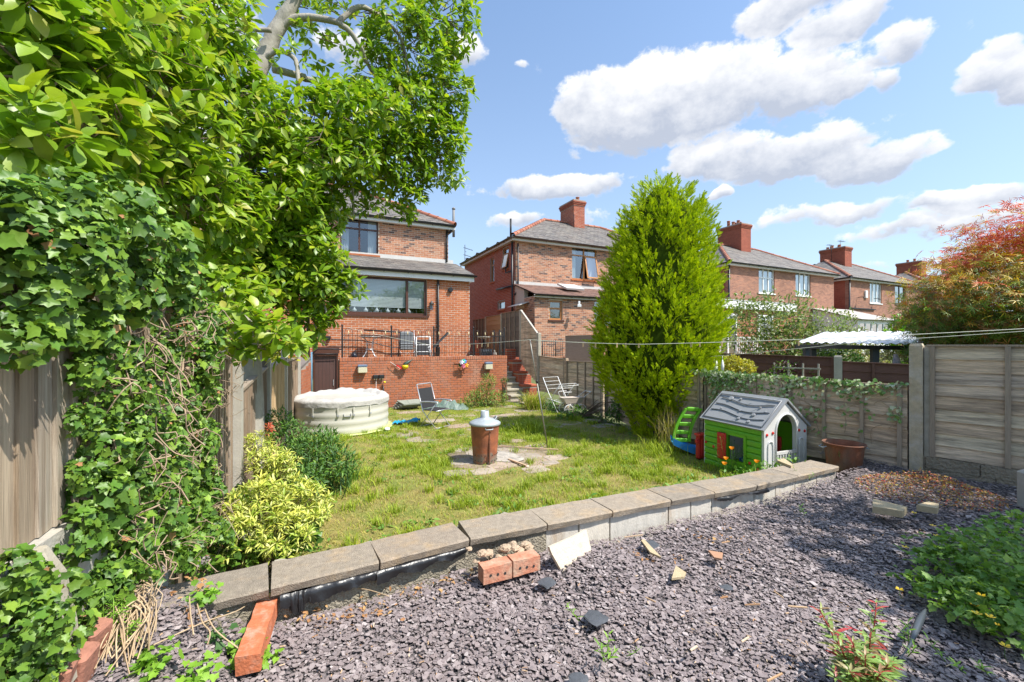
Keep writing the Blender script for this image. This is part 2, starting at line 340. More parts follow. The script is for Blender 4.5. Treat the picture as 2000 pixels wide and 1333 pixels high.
def PG(x, y, up=.02):                               # the spot of the slate bed seen at (x, y)
    z = .40
    for _ in range(8): p = PZ(x, y, z); z = z*.4+(gravel_z(p.x, p.y)+up)*.6
    return PZ(x, y, z)
# ground: one sheet to the horizon
def build_ground():
    xs = np.concatenate([[-900,-300,-120,-60], np.arange(-40, 60, 1.0), [70,120,300,900]]); ys = np.concatenate([[-900,-200,-60,-20], np.arange(-8, 60, 1.0), [80,150,400,1200]])
    V = [(x, y, hgt(x, y)) for y in ys for x in xs]; n = len(xs)
    F = [(j*n+i, j*n+i+1, (j+1)*n+i+1, (j+1)*n+i) for j in range(len(ys)-1) for i in range(n-1)]
    tag(link('ground', fast_mesh('ground', np.array(V), np.array(F), M_ground)), 'rough grassy earth around and beyond the gardens', kind='structure')
build_ground()
def grid_sheet(name, fz, x0, x1, y0, y1, st, inside, mat):
    nx = int((x1-x0)/st)+1; ny = int((y1-y0)/st)+1
    V = []; ok = {}
    for j in range(ny):
        for i in range(nx):
            x = x0+i*st; y = y0+j*st; V.append((x, y, fz(x, y))); ok[(i, j)] = inside(x, y)
    F = [(j*nx+i, j*nx+i+1, (j+1)*nx+i+1, (j+1)*nx+i) for j in range(ny-1) for i in range(nx-1) if ok[(i,j)] and ok[(i+1,j)] and ok[(i+1,j+1)] and ok[(i,j+1)]]
    return link(name, fast_mesh(name, np.array(V), np.array(F), mat, True))
def in_gravel(x, y, m=.04):
    if y < -3 or x < fence_x(y)-.1 or x > 8.2: return False
    if (Vector((x, y, 0))-FR0).dot(Vector((FRd.y, -FRd.x, 0))) < -.02 and x > 3: return False
    if (Vector((x, y, 0))-FM0).dot(Vector((-FMd.y, FMd.x, 0))) < .0 and y > 5.2: return False
    if x < COPE[0].x: return y < COPE[0].y+.5 + (COPE[0].x-x)*.2
    return wall_dist((x, y)) < -m*.5 if x < COPE[-1].x+.4 else y < 6.2
def in_lawn(x, y):
    v = -x*sin(TH)+y*cos(TH)
    if v > 13.5 or x < fence_x(y)-.05 or y < 2.4: return False
    s = (y-5.4)/.857
    if y > 5.4 and x > 5.07-.515*s+.1: return False
    return wall_dist((x, y)) > .1 if x > COPE[0].x-.05 else y > COPE[0].y+.3
tag(grid_sheet('gravel_bed', lambda x, y: gravel_z(x, y)-.012, -3.2, 8.2, -3, 6.4, .1, in_gravel, M_gravb), 'compacted slate bed under the chippings', kind='structure')
tag(grid_sheet('lawn', lawn_z, -8, 5, 2.2, 17, .2, in_lawn, M_lawnb), 'patchy half dried back garden lawn', kind='structure')
# ------------------------------------------------------------------ brickwork
def clip_spans(a, b, holes):
    sp = [(a, b)]
    for h0, h1 in holes:
        nsp = []
        for s0, s1 in sp:
            if h1 <= s0 or h0 >= s1: nsp.append((s0, s1)); continue
            if h0 > s0: nsp.append((s0, h0))
            if h1 < s1: nsp.append((h1, s1))
        sp = nsp
    return sp
FULL_BRICK = {}
def lay_bricks(parent, axis, off, u0, u1, z0, z1, holes, mat, nparts=0, world_eye=None, depth=.10, proud=.003, soldier=False, zclip=None):
    """Bricks of one wall face, in the local frame of its parent. axis 'x': face looks to -y at y=off; axis 'y': face looks to -x at x=off."""
    L_, H_ = .212, .062; full = []; cut = []
    k = 0; z = z0
    rows = int((z1-z0+1e-6)/.075)
    for k in range(rows):
        z = z0+k*.075+.005; top = z+H_
        hs = [(h[0], h[1]) for h in holes if h[2] < top-.01 and h[3] > z+.01]
        e1 = u1 if zclip is None else min(u1, zclip(top))
        for s0, s1 in clip_spans(u0, e1, hs):
            ph = (k % 2)*.1125
            i0 = int(floor((s0-u0-ph)/.225))
            for i in range(i0, int((s1-u0-ph)/.225)+2):
                a = u0+ph+i*.225; b = a+L_
                a2, b2 = max(a, s0+.003), min(b, s1-.003)
                if b2-a2 < .03: continue
                (full if b2-a2 > L_-.008 else cut).append((a2, b2, z))
    key = (mat.name, axis)
    if key not in FULL_BRICK:
        mb = MB()
        if axis == 'x': mb.bbox(0, L_, -proud, depth*.2, 0, H_, .003)
        else: mb.bbox(-proud, depth*.2, 0, L_, 0, H_, .003)
        FULL_BRICK[key] = mb.mesh('brick', mat)
    if nparts:
        wmx = wm(parent)
        def dist(q):
            c = Vector(((q[0]+q[1])/2, off, q[2])) if axis == 'x' else Vector((off, (q[0]+q[1])/2, q[2]))
            return ((wmx@c)-cam.location).length
        full.sort(key=dist)
    for (a, b, z) in full[:nparts]:
        link('brick', FULL_BRICK[key], parent, loc=(a, off, z) if axis == 'x' else (off, a, z))
    rest = full[nparts:]+cut
    if rest:
        R = np.array(rest); n = len(R)
        A, B_, Z = R[:, 0], R[:, 1], R[:, 2]; jit = RG.uniform(-.0025, .0025, n)
        P0 = off-proud+jit; P1 = np.full(n, off+.01)
        def vert(u, p, zz): return np.stack([u, p, zz], 1) if axis == 'x' else np.stack([p, u, zz], 1)
        V = np.stack([vert(A,P0,Z), vert(B_,P0,Z), vert(B_,P0,Z+H_), vert(A,P0,Z+H_), vert(A,P1,Z), vert(B_,P1,Z), vert(B_,P1,Z+H_), vert(A,P1,Z+H_)], 1)
        tf = np.array([(0,1,2,3),(4,5,1,0),(3,2,6,7),(4,0,3,7),(1,5,6,2)])
        if axis == 'y': tf = tf[:, ::-1]
        F = (tf[None]+(np.arange(n)*8)[:, None, None]).reshape(-1, 4)
        tag(link('brickwork', fast_mesh('brickwork', V.reshape(-1, 3), F, mat), parent), kind='stuff')
def wall_mass(mb, axis, off, u0, u1, z0, z1, holes, th=.24):
    zs = sorted({z0, z1, *[max(z0, min(z1, q)) for h in holes for q in h[2:4]]})
    for a, b in zip(zs, zs[1:]):
        if b-a < 1e-4: continue
        zm = (a+b)/2
        for s0, s1 in clip_spans(u0, u1, [(h[0], h[1]) for h in holes if h[2] < zm < h[3]]):
            if axis == 'x': mb.box(s0, s1, off, off+th, a, b)
            else: mb.box(off, off+th, s0, s1, a, b)
def roof_slope(parent, poly, mat, w=.26, e=.20, nparts=0, name='slate', under=M_dark, th=.014):
    """poly: eave-left, eave-right, ridge-right, ridge-left (local). Overlapping courses clipped to the slope."""
    a, b, c, d = [V3(q) for q in poly]
    ex = (b-a).normalized(); n = (b-a).cross(d-a).normalized()
    if n.z < 0: n = -n
    ey = n.cross(ex); H = (d-a).dot(ey)
    if H < 0: ey = -ey; H = -H
    Wd = (b-a).length; lx = (d-a).dot(ex); rx = (c-a).dot(ex)
    mb = MB(); mb.add([a-n*.03, b-n*.03, c-n*.03, d-n*.03], [(0,1,2,3)]); mb.build('roof_deck', under, parent)
    rows = max(1, int(H/e)); e = H/rows; items = []
    for k in range(rows):
        t0 = k*e; tm = t0+e*.5; l = lx*tm/H; r = Wd+(rx-Wd)*tm/H
        ph = (k % 2)*w/2
        i = int(floor((l-ph)/w))
        while ph+i*w < r:
            u0, u1 = max(l, ph+i*w+.004), min(r, ph+(i+1)*w-.004); i += 1
            if u1-u0 > .03: items.append((u0, u1, t0))
    wmx = wm(parent); items.sort(key=lambda q: ((wmx@(a+ex*q[0]+ey*q[2]))-cam.location).length)
    def piece(mb, u0, u1, t0, j):
        p = a+ex*u0+ey*(t0-.03)+n*(.018+j); q = ex*(u1-u0); up = ey*(e+.06)-n*(.016)
        mb.add([p, p+q, p+q+up, p+up, p-n*th*1.6, p+q-n*th*1.6], [(0,1,2,3),(4,5,1,0),(4,0,3),(5,2,1)])
    for q in items[:nparts]:
        m2 = MB(); piece(m2, *q, random.uniform(-.003, .005)); m2.build(name, mat, parent)
    m2 = MB()
    for q in items[nparts:]: piece(m2, *q, random.uniform(-.003, .005))
    if m2.v: tag(m2.build('roof_covering', mat, parent), kind='stuff')
def ridge_run(parent, p0, p1, mat=None, r=.11, step=.42):
    p0, p1 = V3(p0), V3(p1); L_ = (p1-p0).length; n = max(1, int(L_/step)); d = (p1-p0)/n
    side = d.cross(UZ).normalized(); up = side.cross(d).normalized()
    if up.z < 0: up = -up
    me = None
    for i in range(n):
        mb = MB(); a = Vector((0,0,0)); rs = []
        for t, rr in ((0, r*1.12), (.14, r*1.12), (.15, r), (1.0, r*.98)):
            rs.append([d*t+side*cos(q)*rr+up*(sin(q)*rr-.02) for q in np.linspace(-.1, pi+.1, 7)])
        if me is None: mb.rings(rs, cap=False, closed=False, smooth=False); me = mb.mesh('ridge_tile', mat or M_ridge)
        link('ridge_tile', me, parent, loc=p0+d*i+up*.02)
def window(parent, axis, off, u0, u1, z0, z1, mat, layout, sill=None, reveal=.07, curtain=None, blind=None, open_pane=None, fw=.055, blindmat=None):
    """layout: list of (u-fraction, u-fraction, z-fraction, z-fraction) panes. The frame is the part; panes, sill, curtains are its pieces."""
    S = off+reveal
    def P(u, p, z): return Vector((u, p, z)) if axis == 'x' else Vector((p, u, z))
    def bx(mb, ua, ub, pa, pb, za, zb): mb.obox(P(ua, pa, za), P(ub-ua, 0, 0), P(0, pb-pa, 0), P(0, 0, zb-za))
    fr = MB(); w = u1-u0; h = z1-z0
    bx(fr, u0, u1, S, S+.07, z0, z0+fw); bx(fr, u0, u1, S, S+.07, z1-fw, z1); bx(fr, u0, u0+fw, S, S+.07, z0+fw, z1-fw); bx(fr, u1-fw, u1, S, S+.07, z0+fw, z1-fw)
    cells = []
    for (a, b, c, d) in layout:
        ua, ub, za, zb = u0+fw/2+(w-fw)*a, u0+fw/2+(w-fw)*b, z0+fw/2+(h-fw)*c, z0+fw/2+(h-fw)*d
        cells.append((ua, ub, za, zb)); g = fw*.55
        for (q0, q1, r0, r1) in ((ua+.001, ub-.001, za+.001, za+g), (ua+.001, ub-.001, zb-g, zb-.001), (ua+.001, ua+g, za+g, zb-g), (ub-g, ub-.001, za+g, zb-g)): bx(fr, q0, q1, S-.004, S+.066, r0, r1)
    f = fr.build('window', mat, parent)
    for i, (ua, ub, za, zb) in enumerate(cells):
        pm = MB(); g = fw*.5
        if open_pane == i: continue
        pm.quad(P(ua+g, S+.03, za+g), P(ub-g, S+.03, za+g), P(ub-g, S+.03, zb-g), P(ua+g, S+.03, zb-g)); pm.build('pane', GLASS, f)
    if open_pane is not None:
        ua, ub, za, zb = cells[open_pane]; tilt = .22; Hh = zb-za
        mb = MB(); dn = P(0, -sin(tilt)*Hh, -cos(tilt)*Hh); top = P(ua, S-.02, zb); wv = P(ub-ua, 0, 0); th = P(0, -.04, 0)
        for (o, a, b) in ((top, wv, dn*.06), (top+dn*.94, wv, dn*.06), (top+dn*.06, wv*.1, dn*.88), (top+dn*.06+wv*.9, wv*.1, dn*.88)): mb.obox(o, a, b, th)
        sash = mb.build('sash', mat, f)
        pm = MB(); o = top+dn*.05+th*.5+wv*.08; pm.quad(o, o+wv*.84, o+wv*.84+dn*.9, o+dn*.9); pm.build('pane', GLASS, f)
    if sill is not None:
        mb = MB(); bx(mb, u0-.06, u1+.06, off-.045, off+reveal+.03, z0-.07, z0-.002); mb.build('sill', sill, f)
    if curtain is not None:
        for s0, s1 in ((0, .24), (.74, 1.0)) if curtain != 'full' else ((0, 1.0),):
            mb = MB(); ns = int(8+20*(s1-s0)); rs = []
            for zz in (z0+.04, z1-.03):
                rs.append([P(u0+w*(s0+(s1-s0)*k/ns), S+.16+.025*sin(k*1.9), zz) for k in range(ns+1)])
            mb.rings(rs, cap=False, closed=False, smooth=True); mb.build('curtain', M_curt, f)
    if blind is not None:
        lo = z0+h*(1-blind); n = int((z1-lo)/.045); mb = MB()
        for k in range(n):
            zc = z1-.06-k*.045
            for (a, b, c, d) in layout:
                ua, ub = u0+fw/2+(w-fw)*a+fw*.6, u0+fw/2+(w-fw)*b-fw*.6
                mb.obox(P(ua, S+.10, zc), P(ub-ua, 0, 0), P(0, .010, .040), P(0, .004, -.001))
        mb.build('blind', M_blind, f)
    return f
M_curt = M('net curtain', (.62,.63,.63), .9, .08, 12, stretch=(8,8,.2))
M_blind = M('slatted blind', (.80,.79,.75), .6, .03, 4)
M_alu = M('galvanised sheet', (.50,.51,.52), .4, .1, 10, metal=.6)
def gutter(parent, p0, p1, out, mat=M_black, r=.06):
    p0, p1, out = V3(p0), V3(p1), V3(out); mb = MB(); n = 8; up = UZ
    rs = [[p+out*(cos(q)*r+r)+up*(sin(q)*r) for q in np.linspace(pi, 2*pi, n)] for p in (p0, p1)]
    mb.rings(rs, cap=False, closed=False, smooth=True)
    rs = [[p+out*(cos(q)*(r-.006)+r)+up*(sin(q)*(r-.006)) for q in np.linspace(pi, 2*pi, n)] for p in (p1, p0)]
    mb.rings(rs, cap=False, closed=False, smooth=True)
    L_ = (p1-p0).length; k = max(2, int(L_/.8))
    for i in range(k+1):
        c = p0+(p1-p0)*(i/k)*.99; mb.obox(c-out*.0+up*(-.07)+(p1-p0).normalized()*.01, (p1-p0).normalized()*.03, out*.125, up*.012)
    return mb.build('gutter', mat, parent)
def pots(parent, spots, z, mat=M_ridge):
    for (x, y, h, r) in spots:
        MB().lathe([(r*1.15, 0), (r*1.15, h*.12), (r, h*.2), (r*.85, h*.8), (r*1.05, h*.86), (r*1.05, h), (r*.75, h), (r*.75, h*.7)], (x, y, z), 12).build('chimney_pot', mat, parent)
def aerial(parent, base, h, world=False, yagi=True, d=(1, 0, 0)):
    mb = MB(); b = V3(base); mb.tube([b, b+UZ*h], .018, 6)
    d = V3(d).normalized(); s = d.cross(UZ)
    if yagi:
        for zz in (h-.05,):
            c = b+UZ*zz; mb.tube([c-d*.25, c+d*.65], .01, 4)
            for k in range(7): q = c-d*.2+d*.12*k; mb.tube([q-s*.16-UZ*0, q+s*.16], .006, 4)
    return mb.build('aerial', M_iron, parent, world)

def house(origin, Wd, dep, he, rise, mats, label, z0=1.36, side_right=True, eave='white', win=(), swin=(), chim=None, detail=1, name='semi_detached_house', bricks=0, gut=M_black, nslate=0, skip_z=0):
    """Semi-detached pair seen from its garden: local x along the rear wall, y away from the garden."""
    t = thing(name, label, 'house', (origin[0], origin[1], z0), TH)
    mrear, mside, mfar = mats
    hr = [w[:4] for w in win]; hs = [w[:4] for w in swin]
    core = MB(); wall_mass(core, 'x', 0, 0, Wd, 0, he, hr); core.build('rear_wall', mfar if detail == 0 else M_mort_l, t)
    core = MB(); wall_mass(core, 'y', 0, .24, dep, 0, he-.002, hs); core.build('side_wall', (M_far_side if detail == 0 else M_mort_g), t)
    core = MB(); core.box(Wd-.24, Wd, .24, dep, 0, he-.002); core.box(.24, Wd-.24, dep-.24, dep, 0, he-.004); core.box(.24, Wd-.24, 3.2, 3.3, 0, he-.006); core.build('party_walls', M_far_side, t)
    if detail:
        lay_bricks(t, 'x', 0, 0, Wd, skip_z, he, hr, mrear, bricks)
        lay_bricks(t, 'y', 0, 0, dep, 0, he, hs, mside, 0)
    ov = .22; m = dep/2; z1 = he+rise
    A, B = (-ov, -ov, he+.10), (Wd+ov, -ov, he+.10); R0, R1 = (m, m, z1), (Wd-m, m, z1); C, D = (-ov, dep+ov, he+.10), (Wd+ov, dep+ov, he+.10)
    sw = .26 if detail else .34; se = .2 if detail else .28
    roof_slope(t, (A, B, R1, R0), M_slate, sw, se, nparts=nslate)
    roof_slope(t, (C, A, R0, R0), M_slate, sw, se)
    roof_slope(t, (B, D, R1, R1), M_slate, sw, se)
    roof_slope(t, (D, C, R0, R1), M_slate, .5, .5)
    ridge_run(t, A, R0); ridge_run(t, R0, R1); ridge_run(t, B, R1)
    fm = M_white if eave == 'white' else M_cream
    fa = MB(); fa.box(-ov, Wd+ov, -ov, -ov+.025, he-.10, he+.07); fa.box(-ov, -ov+.025, -ov+.026, dep+ov, he-.10, he+.07); fa.box(Wd+ov-.025, Wd+ov, -ov+.026, dep+ov, he-.10, he+.07); fa.build('fascia', fm, t)
    so = MB(); so.box(-ov+.026, Wd+ov-.026, -ov+.026, -.002, he-.09, he-.07); so.box(-ov+.026, -.008, 0, dep, he-.09, he-.07); so.build('soffit', fm, t)
    gutter(t, (-ov-.02, -ov-.002, he+.05), (Wd+ov, -ov-.002, he+.05), (0, -1, 0), gut); gutter(t, (-ov-.002, -ov, he+.05), (-ov-.002, dep, he+.05), (-1, 0, 0), gut)
    for w in win: window(t, 'x', 0, *w[:4], **w[4])
    for w in swin: window(t, 'y', 0, *w[:4], **w[4])
    if chim:
        cx_, cw, cl, ct, pl = chim; ymid = m
        cb = MB(); ztop = ct-z0; zb = z1-.9
        cb.box(cx_-cw/2, cx_+cw/2, ymid-cl/2, ymid+cl/2, zb, ztop-.32)
        ch = cb.build('chimney', M_mort_g if detail else M_far_side, t)
        if detail:
            lay_bricks(ch, 'x', ymid-cl/2, cx_-cw/2, cx_+cw/2, zb, ztop-.32, [], M_brick_r); lay_bricks(ch, 'y', cx_-cw/2, ymid-cl/2, ymid+cl/2, zb, ztop-.32, [], M_brick_r)
        for i, (dz, g) in enumerate(((.32, .03), (.24, .055), (.16, .08), (.08, .05))):
            MB().box(cx_-cw/2-g, cx_+cw/2+g, ymid-cl/2-g, ymid+cl/2+g, ztop-dz+.001, ztop-dz+.08).build('corbel', M_far_side if i < 3 else M_mort_g, ch)
        MB().box(cx_-cw/2-.06, cx_+cw/2+.06, ymid-cl/2-.10, ymid-cl/2-.006, z1-.78, z1-.62).build('flashing', M_lead, ch)
        pots(ch, [(cx_+a, ymid+b, h, .11) for a, b, h in pl], ztop)
    return t
M_far_m = brick_mat('far multi brick', ((.38,.165,.10), (.22,.095,.065)), (.38,.30,.23))
M_far_side = brick_mat('far red brick', ((.34,.085,.045), (.28,.065,.036)), (.24,.12,.08))
M_far_o = brick_mat('far orange brick', ((.40,.14,.065), (.34,.11,.05)), (.36,.26,.19))
Z0 = 1.36
def lw(O, x0, y0, x1, y1, d=None):                  # rectangle of a rear-wall opening from two sight lines (local u, local z)
    a = wall_uz(O, d or D2, x0, y0); b = wall_uz(O, d or D2, x1, y1)
    return (a[0], b[0], min(a[1], b[1])-Z0, max(a[1], b[1])-Z0)
O1 = Vector((-2.6, 17.35, 0))-D2*10.7; O2 = Vector((.14, 19.17, 0)); HE = 6.77-Z0-.10
O3 = Vector((12.7, 24.8, 0))+(D2+D1)*.2; O4 = Vector((24.3, 30.5, 0))+(D2+D1)*.2; O5 = O4+D2*13.2
L4 = [(0,.5,.72,1),(.5,1,.72,1),(0,.5,0,.72),(.5,1,0,.72)]; L3 = [(0,.33,0,1),(.33,.67,0,1),(.67,1,0,1)]
bw = dict(mat=M_brown_f, layout=L4, sill=M_brick_o, curtain=1)
# --- house 1 (nearest pair)
w1 = lw(O1, 664, 493, 739, 431); w1b = lw(O1, 430, 455, 520, 395)
h1 = house(O1, 10.7, 6.9, HE, 2.2, (M_brick_m, M_brick_r, M_far_m), 'nearest brick semi behind the railed terrace with white fascia', win=[(*w1, bw), (*w1b, bw)], detail=1, bricks=300, nslate=300, chim=(5.3, .73, 1.4, 10.1, [(-.1,-.4,.4),(.1,.2,.4)]), skip_z=2.6)
def extension1():
    Oe = Vector((-1.56, 15.62, 0))-D2*5.3; t = h1; inv = Matrix.Rotation(-TH, 4, 'Z')
    loc = inv@(Oe-Vector((O1[0], O1[1], 0))); ex, ey = loc.x, loc.y     # ext origin in house frame
    LW = lambda *a: tuple(q+(ex if i < 2 else 0) for i, q in enumerate(lw(Oe, *a)))
    ze = 4.43-Z0-.06
    win = LW(655, 612, 834, 547)
    a = LW(797, 612, 834, 547)
    wc = MB(); wall_mass(wc, 'x', ey, ex, ex+5.3, 0, ze, [win]); wc.box(ex, ex+.2, ey+.24, -.001, 0, ze); wc.box(ex+5.1, ex+5.3, ey+.24, -.001, 0, ze); wc.build('extension_wall', M_mort_l, t)
    lay_bricks(t, 'x', ey, ex, ex+5.3, 0, ze, [win], M_brick_o, 0)
    f = (a[0]-win[0])/(win[1]-win[0])
    window(t, 'x', ey, *win, mat=M_brown_f, layout=[(0,.12,0,1),(.12,f,0,1),(f,1,0,1)], sill=M_brown_f, blind=.80, fw=.07)
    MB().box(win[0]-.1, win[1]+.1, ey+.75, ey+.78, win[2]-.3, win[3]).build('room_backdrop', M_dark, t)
    for k in range(6):                              # small ornaments along the inside sill
        q = win[0]+(win[1]-win[0])*(.2+.12*k); MB().lathe([(.03,0),(.07,.03),(.075,.08),(.03,.12),(.02,.17)], (q, ey+.2, win[2]+.07), 10).build('ornament', M_upvc, t)
    # neighbour's matching half of the extension
    wc = MB(); wc.box(ex-4.9, ex-.10, ey+.03, ey+.27, 0, ze-.002); wc.build('neighbour_wall', M_mort_l, t)
    lay_bricks(t, 'x', ey+.03, ex-4.9, ex-.10, 0, ze, [], M_brick_o, 0)
    roof_slope(t, ((ex-.1, ey-.16, ze+.10), (ex+5.42, ey-.16, ze+.10), (ex+5.42, -.002, ze+.86), (ex-.1, -.002, ze+.86)), M_slate, .26, .2)
    roof_slope(t, ((ex-5, ey-.16, ze+.10), (ex-.12, ey-.16, ze+.10), (ex-.12, -.002, ze+.86), (ex-5, -.002, ze+.86)), M_slate, .26, .2)
    fa = MB(); fa.box(ex-5, ex+5.42, ey-.165, ey-.14, ze-.16, ze+.07); fa.obox((ex+5.40, ey-.139, ze-.14), (.022,0,0), (0, -ey+.13, .0), (0,0,.2)); fa.build('extension_fascia', M_white, t)
    MB().box(ex-5, ex+5.36, ey-.138, ey-.008, ze-.13, ze-.11).build('extension_soffit', M_white, t)
    gutter(t, (ex-5, ey-.168, ze+.06), (ex+5.5, ey-.168, ze+.06), (0, -1, 0))
    MB().box(ex, ex+5.3, -.03, -.008, ze+.86, ze+1.0).build('lead_flashing', M_lead, t)
    # downpipe, box vent, bulkhead, porch wing bricks, wall lantern
    dx = LW(855, 640, 856, 600)[0]
    MB().tube([(dx, ey-.05, ze-.05), (dx, ey-.05, 0)], .036, 8).box(dx-.05, dx+.05, ey-.09, ey-.008, ze-.35, ze-.30).box(dx-.05, dx+.05, ey-.09, ey-.008, 1.2, 1.24).build('downpipe', M_black, t)
    MB().tube([(10.62, -.06, HE-.1), (10.62, -.06, ze+.9)], .036, 8).tube([(10.9, -.2, HE+.02), (10.75,-.15,HE-.15), (10.62,-.06,HE-.2)], .036, 8).build('upper_downpipe', M_black, t)
    vx, _, vz, _2 = LW(879, 567, 880, 560)
    MB().tube([(vx, ey-.09, vz), (vx, ey+.02, vz)], .085, 14).tube([(vx, ey-.10, vz), (vx, ey-.088, vz)], .055, 12).build('vent_outlet', M_black, t)
    gx = LW(616, 640, 617, 560)[0]
    MB().tube([(gx, ey-.04, ze-.05), (gx, ey-.04, .0)], .04, 8).build('downpipe', M_black, t)
    lx, _, lz, _3 = LW(848, 597, 849, 588)
    lan = thing('wall_lantern', 'small black coach lantern on brick beside the black downpipe', 'lantern', h1.matrix_world@Vector((0,0,0)))
    lan.location = Vector((O1[0], O1[1], Z0))+Matrix.Rotation(TH, 3, 'Z')@Vector((lx-.12, ey-.12, lz-.05)); lan.rotation_euler = (0,0,TH)
    MB().lathe([(.035,-.14),(.05,-.12),(.075,.08)], (0,0,0), 6, smooth=False).build('lantern_glass', GLASS, lan)
    MB().lathe([(.095,.08),(.095,.10),(.03,.17),(.012,.21)], (0,0,0), 6, smooth=False).build('lantern_top', M_black, lan)
    MB().tube([(0,.105,.02),(0,.07,.15),(0,0,.2)], .012, 6).box(-.04,.04,.104,.116,-.06,.10).build('bracket', M_black, lan)
    sx, _, sz, _4 = LW(640, 663, 642, 655)
    bl = thing('bulkhead_light', 'small black downlight on orange brick above the brown door', 'light'); bl.location = Vector((O1[0], O1[1], Z0))+Matrix.Rotation(TH, 3, 'Z')@Vector((sx, ey-.06, sz)); bl.rotation_euler = (0,0,TH)
    MB().bbox(-.09,.09,-.06,.05,.0,.10,.012).build('housing', M_black, bl); MB().obox((-.07,-.05,-.03),(.14,0,0),(0,.08,0),(0,0,.028)).build('lamp_cover', M_black, bl)
    # rooflights / flue
    return ex, ey, ze
bpy.context.view_layer.update()
E1 = extension1()
fl = thing('metal_flue', 'slim grey flue pipe standing at the hip end of the nearest roof', 'flue', PY(886, 440, 17.9)); MB().tube([(0,0,-.5),(0,0,.66)], .055, 8).lathe([(.075,.66),(.075,.70),(.03,.75)], (0,0,0), 8).build('pipe', M('dull flue', (.20,.20,.20), .6), fl)
# --- house 2
w2 = lw(O2, 1117, 545, 1166, 484)
s2 = lambda *a: (lambda r: (min(r[0], r[1]), max(r[0], r[1]), r[2], r[3]))(lw(O2, *a, d=D1))
oak = dict(mat=M_oak_f, layout=L4, sill=M_brick_o, curtain=1, open_pane=3)
sw = [(*s2(957.5, 553, 965, 503), dict(mat=M_oak_f, layout=[(0,1,0,.72),(0,1,.72,1)], sill=M_brick_o)), (*s2(982, 528, 993.5, 482), dict(mat=M_oak_f, layout=[(0,1,0,.75),(0,1,.75,1)], sill=M_brick_o, open_pane=0)), (*s2(972, 606, 986, 587), dict(mat=M_cream, layout=[(0,1,0,1)], sill=M_brick_o, curtain='full'))]
h2 = house(O2, 10.7, 6.9, HE, 2.2, (M_brick_m, M_brick_r, M_far_m), 'brick semi with oak framed windows, one propped open, left of the conifer', eave='cream', win=[(*w2, oak)], swin=sw, bricks=300, chim=(5.35, .73, 1.4, 10.05, [(.12,-.35,.28)]), gut=M('brown gutter', (.07,.035,.025), .4))
def extension2():
    t = h2; e = 1.85; ze = 3.95-Z0-.02; Oe = O2-D1*e; ey = -e
    LW = lambda *a: lw(Oe, *a)
    Wd = 5.2; wA = LW(1073, 625, 1099, 588); wB = LW(1160, 640, 1200, 588)
    core = MB(); wall_mass(core, 'x', ey, .0, Wd, 0, ze, [wA, wB]); core.box(0, .2, ey+.24, -.9, 0, ze); core.box(Wd-.2, Wd, ey+.24, -.001, 0, ze)
    core.prism([(0, -.9, ze-.45), (0, -.001, ze-.45), (0, -.001, ze+.7), (0, -.9, ze+.35)], (.2,0,0)); core.build('extension_wall', M_mort_l, t)
    lay_bricks(t, 'x', ey, 0, Wd, 0, ze, [wA, wB], M_brick_m, 0); lay_bricks(t, 'y', 0, ey, -.9, 0, ze, [], M_brick_m, 0)
    MB().box(.05, .12, -.88, -.03, .1, 2.1).build('back_door', M_oak_f, t)
    MB().box(.035, .05, -.75, -.2, 1.0, 1.9).build('door_pane', M_upvc, t)
    MB().obox((-.45, -1.35, 2.2), (.47, 0, .16), (0, 1.2, .0), (0, 0, .03)).build('door_canopy', M_lead, t)
    window(t, 'x', ey, *wA, mat=M_oak_f, layout=[(0,1,0,.6),(0,1,.6,1)], sill=M_brown_f, fw=.07)
    window(t, 'x', ey, *wB, mat=M_oak_f, layout=[(0,.5,0,.6),(.5,1,0,.6),(0,.5,.6,1),(.5,1,.6,1)], sill=M_brown_f, fw=.07)
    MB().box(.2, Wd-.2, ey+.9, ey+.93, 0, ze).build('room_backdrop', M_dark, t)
    roof_slope(t, ((-.1, ey-.16, ze+.08), (Wd+.1, ey-.16, ze+.08), (Wd+.1, -.002, ze+.72), (-.1, -.002, ze+.72)), M_tile_b, .3, .17, name='roof_tile')
    MB().box(-.1, Wd+.1, ey-.16, ey-.135, ze-.07, ze+.05).build('extension_fascia', M_cream, t)
    gutter(t, (-.12, ey-.162, ze+.05), (Wd+.1, ey-.162, ze+.05), (0, -1, 0))
    MB().obox((-.05, -.03, ze+.72), (Wd, 0, 0), (0, .022, 0), (0, 0, .13)).build('lead_flashing', M_lead, t)
    # rooflight in the tiles
    s = .64/1.69; MB().obox((1.9, ey+.55, ze+.14+s*.75), (.95,0,0), (0,.8,.8*s), (0,-.03,.07)).build('rooflight', M_lead, t)
    MB().tube([(.10, -.10, HE-.2), (.10, -.10, ze+.6), (.02, -.10, ze+.3), (-.08, -.05, ze+.2)], .04, 8).tube([(-.10, .10, HE+.05), (-.10, .08, 0)], .05, 8).tube([(-.10,.1,3.2),(-.10,1.9,3.25)], .045, 8).tube([(-.10,.2,3.9),(-.10,.8,3.9),(-.10,.8,4.2)], .03, 6).build('waste_pipes', M_black, t)
extension2()
MB().obox((6.6, .95, HE+.16+.95*.62), (.8,0,0), (0,.95,.95*.64), (0,-.05,.09)).build('rooflight', M_brown_f, h2)
sl = thing('security_light', 'small white sensor floodlight on brick between the oak windows', 'light', PY(1131, 598, 17.95)); MB().bbox(-.08,.08,-.10,.0,-.05,.06,.01).build('lamp_head', M_upvc, sl); MB().bbox(-.04,.04,-.05,.05,.08,.2,.01).tube([(0,0,.05),(0,.03,.1)], .015, 6).build('sensor', M_upvc, sl); MB().box(-.02,.02,0,.09,.02,.06).build('bracket', M_black, sl)
